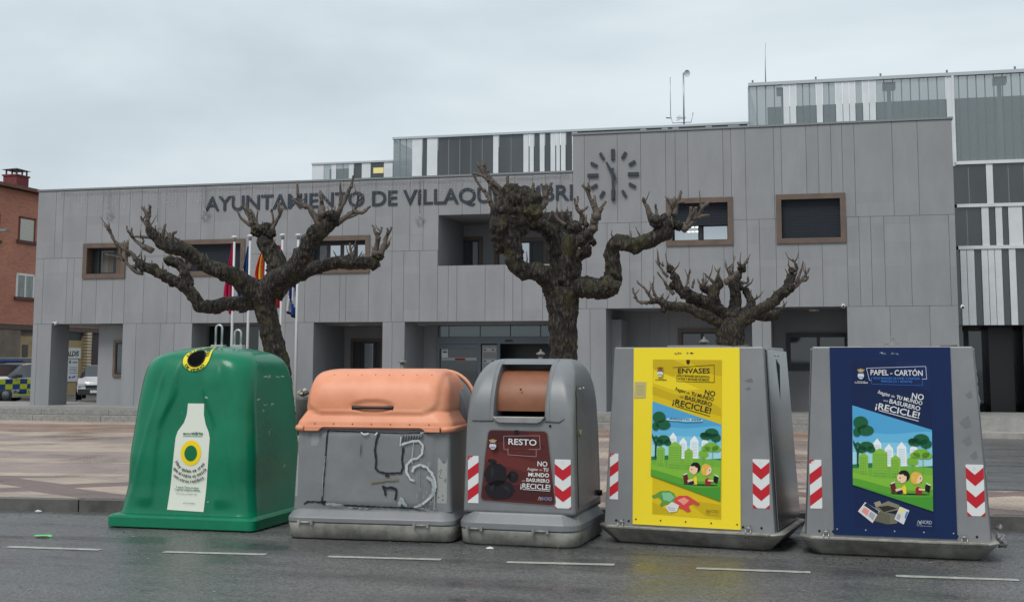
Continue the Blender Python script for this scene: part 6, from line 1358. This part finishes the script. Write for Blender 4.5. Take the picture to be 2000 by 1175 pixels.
# 3: right, smaller
tree(22.0, (1430, 870), KZ, [(1430, 870, 36, 0), (1428, 780, 30, 0), (1427, 700, 28, 0), (1427, 665, 29, 0), (1428, 635, 30, 0), (1429, 618, 22, 0)], [
    dict(p=[(1418, 632, 16, 0), (1388, 620, 11, -.1), (1362, 610, 10, -.2), (1339, 598, 9, -.25), (1316, 598, 10, -.3), (1298, 594, 9, -.3), (1286, 586, 7, -.3), (1266, 591, 5, -.3)], t=[[(1266, 591, 5), (1247, 588, 3), (1240, 575, 2.4), (1236, 560, 1.6)], [(1275, 588, 4), (1268, 575, 3.4), (1260, 562, 2.6), (1250, 555, 2), (1244, 547, 1.4)], [(1284, 584, 4), (1276, 568, 3), (1274, 558, 2.4), (1276, 550, 1.6)], [(1268, 576, 2.4), (1270, 566, 1.8)], [(1298, 588, 3), (1292, 575, 2.4)]], blobs=[(1296, 604, 7)]),
    dict(p=[(1420, 625, 18, 0), (1404, 606, 14, .1), (1388, 590, 12, .15), (1368, 583, 10, .2), (1345, 576, 12, .2), (1328, 565, 10, .2), (1322, 548, 9, .2), (1312, 532, 9, .2)], blobs=[(1310, 526, 9), (1314, 557, 8), (1340, 568, 10)],
         t=[[(1316, 575, 5), (1305, 562, 4), (1298, 550, 3), (1292, 542, 2.4), (1284, 530, 1.8)], [(1304, 540, 4), (1294, 528, 3), (1288, 518, 2), (1283, 512, 1.5)], [(1340, 562, 3), (1344, 545, 2.6), (1348, 525, 1.8)], [(1306, 520, 4), (1308, 514, 3)], [(1352, 562, 3), (1356, 545, 2)], [(1296, 520, 2), (1294, 510, 1.4)]]),
    dict(p=[(1424, 622, 16, 0), (1402, 600, 12, -.1), (1394, 580, 12, -.15), (1399, 560, 11, -.2), (1412, 552, 10, -.2)], blobs=[(1403, 550, 8)], t=[[(1395, 552, 4), (1385, 542, 2.6), (1375, 533, 1.8)], [(1402, 548, 4), (1403, 532, 2.4), (1406, 522, 1.6)], [(1416, 552, 8), (1428, 545, 6), (1436, 536, 4.6), (1442, 530, 4)], [(1428, 542, 3), (1420, 525, 2.4), (1416, 512, 1.6)], [(1430, 540, 3), (1426, 528, 2), (1425, 520, 1.5)]]),
    dict(p=[(1430, 622, 16, 0), (1436, 600, 12, .05), (1437, 580, 12, .1), (1435, 560, 12, .1), (1438, 545, 9, .1), (1446, 532, 8, .1)], blobs=[(1449, 524, 9), (1430, 555, 9), (1445, 560, 8)], t=[[(1450, 520, 5), (1456, 512, 3), (1461, 503, 1.8)], [(1447, 520, 3), (1441, 512, 2)], [(1440, 548, 3), (1458, 552, 3), (1461, 540, 2)], [(1432, 548, 3), (1430, 530, 2), (1428, 518, 1.4)], [(1452, 518, 2), (1461, 510, 2)]]),
    dict(p=[(1446, 618, 13, 0), (1463, 602, 10, .1), (1467, 590, 9, .15), (1461, 575, 8, .2), (1453, 562, 8, .2)], k=.6),
    dict(p=[(1352, 590, 7, .3), (1344, 590, 9, .3), (1368, 594, 9, .3), (1392, 600, 9, .2), (1416, 614, 10, 0)], k=.5),
    dict(p=[(1384, 566, 5, .3), (1372, 560, 8, .3), (1386, 572, 7, .25), (1394, 584, 7, .1)], k=.6, t=[[(1375, 560, 3), (1372, 545, 2.2)]]),
    dict(p=[(1438, 632, 18, 0), (1462, 618, 14, -.1), (1484, 604, 12, -.2), (1507, 591, 11, -.25), (1524, 574, 11, -.3), (1538, 560, 10, -.3), (1544, 545, 9, -.3), (1547, 531, 8, -.3)], blobs=[(1547, 527, 7), (1532, 570, 10), (1545, 560, 9)],
         t=[[(1540, 568, 7), (1556, 556, 5), (1566, 545, 4), (1574, 535, 3), (1582, 523, 2)], [(1554, 552, 4), (1560, 538, 3), (1566, 525, 2), (1568, 508, 1.4)], [(1548, 528, 5), (1556, 524, 4), (1552, 512, 2.4), (1547, 505, 1.6)], [(1568, 548, 3), (1576, 545, 2.4), (1580, 538, 1.8)], [(1550, 545, 3), (1556, 530, 2.4)], [(1560, 552, 3), (1572, 540, 2.4)]]),
    dict(p=[(1470, 615, 10, .1), (1492, 617, 11, .1), (1512, 615, 11, .1), (1526, 605, 9, .1)], k=.3),
], 'small pollarded tree with a thick mossy trunk behind the yellow container', 9, .02, 4)

# ================================================================== FLAGPOLES AND FLAGS
M_POLE = mat('white_pole', (.52, .53, .54), .35)
def flag(px_top, py_top, length_px, w_px, d, label, cols, seed):
    q = random.Random(seed); top = D(px_top, py_top, d); Ln = length_px*d/FPX; wd = w_px*d/FPX; NZ, NX = 26, 14; vs = []; mi = []
    for j in range(NZ+1):
        t = j/NZ; ww = wd*(.25+.75*min(1, t*1.7))*(1+.08*math.sin(t*9+seed))
        for i in range(NX+1):
            s = i/NX; vs.append((-.04-s*ww+.03*math.sin(t*5+seed)*s, .09*math.sin(s*13+t*2+seed)*min(1, t*3+.2), -t*Ln*(1-.10*s*(1 if seed % 2 else -.2))))
    mb = MB(); fs = {}
    for j in range(NZ):
        for i in range(NX):
            c = cols(i/NX, j/NZ); fs.setdefault(c, []).append((j*(NX+1)+i, j*(NX+1)+i+1, (j+1)*(NX+1)+i+1, (j+1)*(NX+1)+i))
    mb.v = vs; 
    for c, f in fs.items():
        k = mb.mi(c)
        for a in f: mb.f.append(a); mb.m.append(k); mb.sm.append(True)
    o = mb.build('flag'); o.location = top; so_ = o.modifiers.new('cloth', 'SOLIDIFY'); so_.thickness = .006; return tag(o, label, 'flag', 'flags hanging limp from the poles')
CRM, BLU, YEL, RED, WHT, DRK, SPR = ink(170, 30, 78, .7), ink(34, 66, 120, .7), ink(220, 180, 60, .7), ink(178, 44, 52, .7), ink(200, 202, 204, .7), ink(34, 44, 48, .7), ink(36, 60, 130, .7)
FD = 31.0
def eu(s, t): return YEL if (int(s*14), int(t*26)) in ((5, 6), (8, 9), (5, 13), (10, 14), (7, 17)) else BLU
def es(s, t): return YEL if .25 < s+.5*(t-.5) < .75 else RED
def cyl(s, t): return RED if (t < .38 or t > .82) else (WHT if int(s*6+t*5) % 4 else ink(150, 130, 150, .7))
def prv(s, t): v = s*1.2+t*2.2; return DRK if t > .93 else (SPR if (v % 1.0) < .5 or t < .2 else WHT)
for i, (px, py, fl, lab, plab) in enumerate((
    (458, 464, (477, 136, 14, lambda s, t: CRM), 'crimson flag hanging limp, the leftmost of the row', 'slim white flagpole carrying the crimson flag, leftmost of the row'),
    (488.7, 462, (480, 128, 16, eu), 'dark blue flag with small yellow stars hanging limp', 'slim white flagpole carrying the dark blue flag with stars'),
    (521, 461, (478, 110, 15, es), 'red and yellow striped flag hanging behind the left tree', 'slim white flagpole of the red and yellow flag, its top hidden by the left tree'),
    (552, 460, (478, 122, 15, cyl), 'red and white flag hanging behind the left tree', 'slim white flagpole carrying the red and white flag'),
    (582.7, 460, (484, 138, 17, prv), 'blue and white diagonal striped flag, rightmost of the row', 'slim white flagpole carrying the blue and white flag, rightmost of the row'))):
    p = D(px, py, FD); e = empty('flagpole', (p.x, p.y, .13), 0, plab, 'flagpole', 'flagpoles in front of the town hall'); h = p.z-.13
    m_ = MB(); m_.tube([(0, 0, 0), (0, 0, h*.5), (0, 0, h)], [.04, .034, .028], M_POLE, 10); m_.build('pole', None, e)
    m_ = MB(); m_.sphere((0, 0, h+.02), .07, ink(200, 202, 204), 2, (1.1, 1.1, .55)); m_.tube([(0, 0, h-.08), (0, 0, h)], .042, M_GRID, 8); m_.build('finial', None, e)
    flag(px-.3, fl[0], fl[1], fl[2], FD, lab, fl[3], i+1)

# ================================================================== LANTERN BOLLARDS BEHIND THE CONTAINERS
M_LAN = mat('weathered_lantern', (.17, .17, .165), .55, metal=.2, var=.25, vscale=12)
for px, ytop, wpx, d, lab in ((786, 697, 17, 22, 'weathered lantern post whose cap shows above the orange lid, leftmost of four'), (1056, 681, 18, 21, 'weathered lantern post whose cap shows above the brown drum container'), (1375, 656, 20, 17, 'weathered lantern post whose cap shows above the yellow panel'), (1742, 656, 34, 16, 'weathered lantern post with a wide flat cap above the navy panel, rightmost of four')):
    p = D(px, ytop, d); s = wpx*d/FPX; z = p.z-KZ; e = empty('lantern_post', (p.x, p.y, KZ if px < 1500 else 0), 0, lab, 'lantern post', 'lantern posts on the plaza'); z = p.z-(KZ if px < 1500 else 0)
    m_ = MB(); pr_ = [(z, .06), (z-.12*s, .10), (z-.2*s, .10), (z-.3*s, .22), (z-.42*s, .44), (z-.52*s, .5), (z-.6*s, .5), (z-.62*s, .34)]
    m_.tube([(0, 0, a) for a, r in pr_], [r*s for a, r in pr_], M_LAN, 12); m_.build('cap', None, e)
    m_ = MB(); m_.tube([(0, 0, z-.62*s), (0, 0, z-1.5*s), (0, 0, z-1.6*s)], [.27*s, .24*s, .34*s], M_LAN, 12); m_.build('lantern_head', None, e)
    m_ = MB(); m_.tube([(0, 0, 0), (0, 0, .12), (0, 0, .14), (0, 0, z-1.6*s)], [.11, .11, .045, .04], M_LAN, 12); m_.build('post', None, e)

# ================================================================== VEHICLES
M_TYRE = mat('tyre', (.015, .015, .016), .7); M_RIM = mat('rim', (.25, .26, .27), .35, metal=.6); M_CGL = mat('car_glass', (.02, .024, .028), .05, spec=1)
def car(name, loc, rz, label, cat, st, paint, L_, W_, wheels, group=None):
    """st: stations (x, zlow, zbelt, ztop, half width at belt, half width at top); x runs from the nose back"""
    e = empty(name, loc, rz, label, cat, group); mb = MB(); vs = []
    for (x, zl, zb_, zt, hb_, ht) in st:
        ring = [(-hb_*.94, zl), (-hb_, zl+(zb_-zl)*.35), (-hb_, zl+(zb_-zl)*.7), (-hb_*.97, zb_), (-ht, zt-.02 if zt > zb_+.1 else zb_), (-ht*.8, zt), (ht*.8, zt), (ht, zt-.02 if zt > zb_+.1 else zb_), (hb_*.97, zb_), (hb_, zl+(zb_-zl)*.7), (hb_, zl+(zb_-zl)*.35), (hb_*.94, zl)]
        vs += [(x, y, z) for y, z in ring]
    n = 12; body = []; glass = []
    for i in range(len(st)-1):
        for k in range(n):
            f = (i*n+k, i*n+(k+1) % n, (i+1)*n+(k+1) % n, (i+1)*n+k)
            cab = max(st[i][3]-st[i][2], st[i+1][3]-st[i+1][2]) > .25; slope = abs(st[i][3]-st[i+1][3]) > .2
            if (cab and k in (3, 7)) or (slope and k in (4, 5, 6)): glass.append(f)
            else: body.append(f)
    body += [tuple(range(n))[::-1], tuple(range((len(st)-1)*n, len(st)*n))]
    mb.add(vs, body, paint, True); b = mb.build('body', None, e, smooth=True)
    em = b.modifiers.new('edges', 'EDGE_SPLIT'); em.split_angle = math.radians(32)
    mg = MB(); mg.add(vs, glass, M_CGL); mg.build('windows', None, e)
    for wx in wheels:
        for sy in (-1, 1):
            y = sy*(W_/2-.10); m_ = MB(); m_.tube([(wx, y-.1, .32), (wx, y+.1, .32)], .32, M_TYRE, 20); w_ = m_.build('wheel', None, e); m_ = MB(); m_.tube([(wx, y-.105, .32), (wx, y+.105, .32)], .19, M_RIM, 14); m_.build('rim', None, w_)
            m_ = MB(); m_.tube([(wx, sy*(W_/2-.03), .33), (wx, sy*(W_/2+.004), .33)], .37, M_DARK, 20); m_.build('wheel_arch', None, e)
    return e
PW_ = mat('white_car_paint', (.62, .64, .66), .25, spec=.6, coat=.4); PS = mat('silver_car_paint', (.55, .57, .60), .25, coat=.4)
suv = [(0, .35, .62, .66, .70, .55), (.12, .25, .80, .88, .82, .66), (.9, .22, .96, 1.02, .89, .72), (1.25, .22, 1.0, 1.08, .90, .74), (2.05, .22, 1.03, 1.56, .91, .66), (2.6, .22, 1.04, 1.62, .91, .67), (3.6, .22, 1.06, 1.58, .90, .66), (4.15, .25, 1.05, 1.15, .87, .72), (4.3, .4, .95, 1.0, .80, .66)]
wp = G(12, 791, .13 if 0 else 0.0)
hd_ = math.radians(266)
h = Vector((math.cos(hd_), math.sin(hd_), 0))                 # direction the nose points
d_ = 46.0; c0 = D(6, 760, d_); c0.z = .0
rz = hd_+math.pi
org_ = c0-Vector((.85*math.cos(rz)+.8*math.sin(rz), .85*math.sin(rz)-.8*math.cos(rz), 0))
lvl = .13
pc = car('police_car', (org_.x, org_.y, lvl), rz, 'white police car with blue and yellow checks and a roof light bar, left edge', 'police car', suv, PW_, 4.3, 1.82, (.85, 3.45))
pc.scale = (1, 1, .92)
LV = Print(lambda x, z, ly: (x, -(.913+.002*ly), z)); BLC, YLC = ink(36, 72, 128), ink(206, 216, 50)
for i in range(9):
    for j in range(3):
        x0 = .42+i*.40; z0_ = .98-.21*(j+1)
        if x0 < 1.25 and j == 2: continue
        LV.poly([(x0, z0_), (x0+.40, z0_), (x0+.40, z0_+.21), (x0, z0_+.21)], BLC if (i+j) % 2 else YLC, layer=1)
LV.poly([(1.2, .30), (3.0, .30), (3.05, .36), (1.25, .36)], YLC, layer=1)
v_, f_, a_, b_ = text_mesh('Policía Local', .02, 0); LV.mb.add([LV.to(1.32+(p[0]-a_)/(b_-a_)*1.35, .385+p[1]*.17, 4) for p in v_], f_, ink(30, 50, 90))
v_, f_, a_, b_ = text_mesh('092', .03, 0); LV.mb.add([LV.to(.86+(p[0]-a_)/(b_-a_)*.3, .80+p[1]*.16, 4) for p in v_], f_, ink(30, 50, 90)); LV.build('livery', pc)
m_ = MB(); m_.bbox(2.1, 2.35, -.55, .55, 1.62, 1.70, M_DARK, .02)
for i in range(6): m_.bbox(2.08, 2.2, -.53+i*.18, -.39+i*.18, 1.70, 1.76, ink(40, 70, 140), .01)
m_.build('light_bar', None, pc)
m_ = MB(); m_.bbox(1.35, 1.55, -1.08, -.9, 1.02, 1.16, M_DARK, .03); m_.build('wing_mirror', None, pc); m_ = MB(); m_.bbox(-.01, .25, -.80, -.45, .62, .78, ink(200, 205, 210), .03); m_.build('headlight', None, pc)
m_ = MB(); m_.bbox(-.03, .08, -.5, .5, .3, .6, M_DARK, .02); m_.build('grille', None, pc)
hat = [(0, .30, .52, .58, .66, .50), (.10, .22, .66, .74, .78, .58), (.75, .20, .82, .90, .83, .66), (1.05, .20, .88, .95, .84, .68), (1.75, .20, .90, 1.40, .84, .60), (2.9, .2, .92, 1.42, .84, .60), (3.5, .22, .9, 1.0, .82, .64), (3.8, .35, .8, .85, .76, .6)]
p = D(189, 770, 50.0); rz = math.radians(90-14+14); rz = math.radians(119)
wc = car('parked_car', (p.x, p.y, .13), rz, 'silver white hatchback seen nose-on through the passage below the facade', 'car', hat, PS, 3.8, 1.68, (.75, 3.15))
m_ = MB(); m_.bbox(-.06, .06, -.74, .74, .22, .46, mat('black_bumper', (.03, .032, .035), .5), .03); m_.build('bumper', None, wc); m_ = MB(); m_.bbox(-.045, .05, -.45, .45, .50, .62, M_DARK, .02); m_.build('grille', None, wc)
for sy in (-1, 1): m_ = MB(); m_.bbox(-.02, .18, sy*.60-.15, sy*.60+.15, .56, .70, ink(190, 196, 200), .03); m_.build('headlight', None, wc)
m_ = MB(); m_.bbox(-.075, -.062, -.26, .26, .30, .41, ink(210, 210, 206), .004); m_.build('number_plate', None, wc)
van = [(0, .35, .8, .9, .75, .6), (.2, .3, .95, 1.05, .88, .75), (.9, .3, 1.1, 1.2, .92, .8), (1.6, .3, 1.15, 1.95, .93, .8), (2.2, .3, 1.2, 2.03, .93, .82), (4.6, .3, 1.2, 2.03, .93, .82), (4.7, .35, 1.2, 1.9, .9, .8)]
p = D(-106, 700, 54.5); v_o = car('white_van', (p.x, p.y, .13), math.radians(36), 'white van parked behind the police car in front of the brick block', 'van', van, PW_, 4.7, 1.86, (.9, 3.8)); v_o.scale = (1, 1, .86)

# ================================================================== SMALL THINGS
p = D(592, 774, 14.6); lb_ = empty('litter_bin', (p.x, p.y, KZ), 0, 'small dark litter bin stuffed with white paper between the green bin and the orange-lidded container', 'litter bin'); z = p.z-KZ
lb_['label'] = 'small dark litter bin topped with crumpled white paper beside the green bin'
m_ = MB(); m_.tube([(0, 0, z-.45), (0, 0, z-.04), (0, 0, z)], [.07, .085, .09], mat('bin_metal', (.09, .09, .085), .5, var=.2, vscale=6), 16); m_.build('basket', None, lb_); m_ = MB(); m_.tube([(0, .1, 0), (0, .1, z-.1)], .03, M_DARK, 8); m_.build('post', None, lb_)
m_ = MB(); 
for i in range(7): m_.sphere((rnd.uniform(-.05, .05), rnd.uniform(-.05, .03), rnd.uniform(.0, .07)), rnd.uniform(.02, .035), ink(196, 190, 178) if i % 3 else ink(96, 90, 84), 2, nz=.9)
o = m_.build('crumpled_paper'); o.location = (p.x, p.y, p.z); tag(o, 'crumpled white paper piled on top of the small dark litter bin', 'paper')
p = G(85, 1047); m_ = MB(); N_ = 14; v = [(.10*math.cos(2*math.pi*i/N_)*(1+rnd.uniform(-.2, .25)), .045*math.sin(2*math.pi*i/N_)*(1+rnd.uniform(-.25, .25)), .006+rnd.uniform(0, .012)) for i in range(N_)]+[(0, 0, .02)]
m_.add(v, [(i, (i+1) % N_, N_) for i in range(N_)], ink(96, 206, 110)); o = m_.build('plastic_wrapper'); o.location = p; tag(o, 'flattened bright green wrapper lying on the wet road at left', 'litter')
m_ = MB(); q = random.Random(4)
for i in range(70):
    x, y = q.uniform(20, 1990), q.uniform(1040, 1165); p = G(x, y); r = q.uniform(.004, .013)
    a = q.uniform(0, 3); m_.add([(p.x+r*math.cos(a+k*1.57)*q.uniform(.6, 1.4), p.y+r*math.sin(a+k*1.57)*q.uniform(.6, 1.4), .004+q.uniform(0, .004)) for k in range(4)], [(0, 1, 2, 3)], ink(170, 168, 155) if q.random() < .35 else ink(84, 82, 78))
for px0, px1, py0, py1 in ((205, 555, 1032, 1038), (560, 898, 1052, 1062), (900, 1140, 1066, 1075), (1185, 1500, 1062, 1078), (1575, 1930, 1086, 1097), (0, 205, 1000, 1003)):
    for i in range(34):
        t = q.random(); p = G(px0+(px1-px0)*t+q.uniform(-8, 8), py0+(py1-py0)*t+abs(q.gauss(0, 4)))
        r = q.uniform(.004, .016); a = q.uniform(0, 3); m_.add([(p.x+r*math.cos(a+k*1.57)*q.uniform(.6, 1.4), p.y+r*math.sin(a+k*1.57)*q.uniform(.6, 1.4), .004+q.uniform(0, .006)) for k in range(4)], [(0, 1, 2, 3)], q.choice([ink(66, 60, 52), ink(40, 37, 33), ink(120, 112, 96), ink(84, 70, 50)]))
o = m_.build('grit'); tag(o, 'scattered grit and tiny scraps on the wet road', 'grit', kind='stuff')
# damp drip of paper at the green bin, small scrap of white by the kerb
for (x, y, r_, lab) in ((75, 1002-2, .035, 'small white scrap lying against the kerb at left'), (956, 1072, .03, 'tiny white scrap in front of the brown drum container')):
    p = G(x, y, 0); m_ = MB(); m_.sphere((0, 0, r_*.4), r_, ink(210, 210, 208), 2, (1.2, .7, .4), nz=.8); o = m_.build('paper_scrap'); o.location = p; tag(o, lab, 'litter')
# torn plastic hanging along the far right edge of the paper container
R3 = Matrix.Rotation(math.radians(-2), 3, 'Z'); m_ = MB(); q = random.Random(8); vs = []; NZ = 44
for j in range(NZ+1):
    t = j/NZ; z = .30+1.32*t; xo = .775+(.690-.775)*(z-.165)/1.6
    for i in range(5): vs.append((xo+.018+.007*i*(1+.9*noise.noise(Vector((i*1.7, t*14, 1)))), .75+.05*i+.06*noise.noise(Vector((i*2.3, t*18, 5))), z+.01*noise.noise(Vector((i, t*9, 3)))))
m_.add(vs, [(j*5+i, j*5+i+1, (j+1)*5+i+1, (j+1)*5+i) for j in range(NZ) for i in range(4)], mat('torn_plastic', (.17, .165, .17), .4, var=.5, vscale=14), True)
o = m_.build('torn_plastic_sheet'); o.location = pap.location; o.rotation_euler = pap.rotation_euler; sd_ = o.modifiers.new('thickness', 'SOLIDIFY'); sd_.thickness = .006; tag(o, 'torn grey plastic clinging to the right side of the navy-panelled container', 'plastic sheet')
m_ = MB()
for i in range(7): m_.sphere((.85+q.uniform(-.02, .02), .30+q.uniform(-.1, .1), .14+q.uniform(-.03, .12)), q.uniform(.02, .035), mat('bag_plastic', (.20, .20, .21), .3, var=.4, vscale=20), 2, nz=1.3)
o = m_.build('plastic_bag'); o.location = pap.location; o.rotation_euler = pap.rotation_euler; tag(o, 'crumpled pale plastic bag on the base at the right of the navy-panelled container', 'plastic bag')
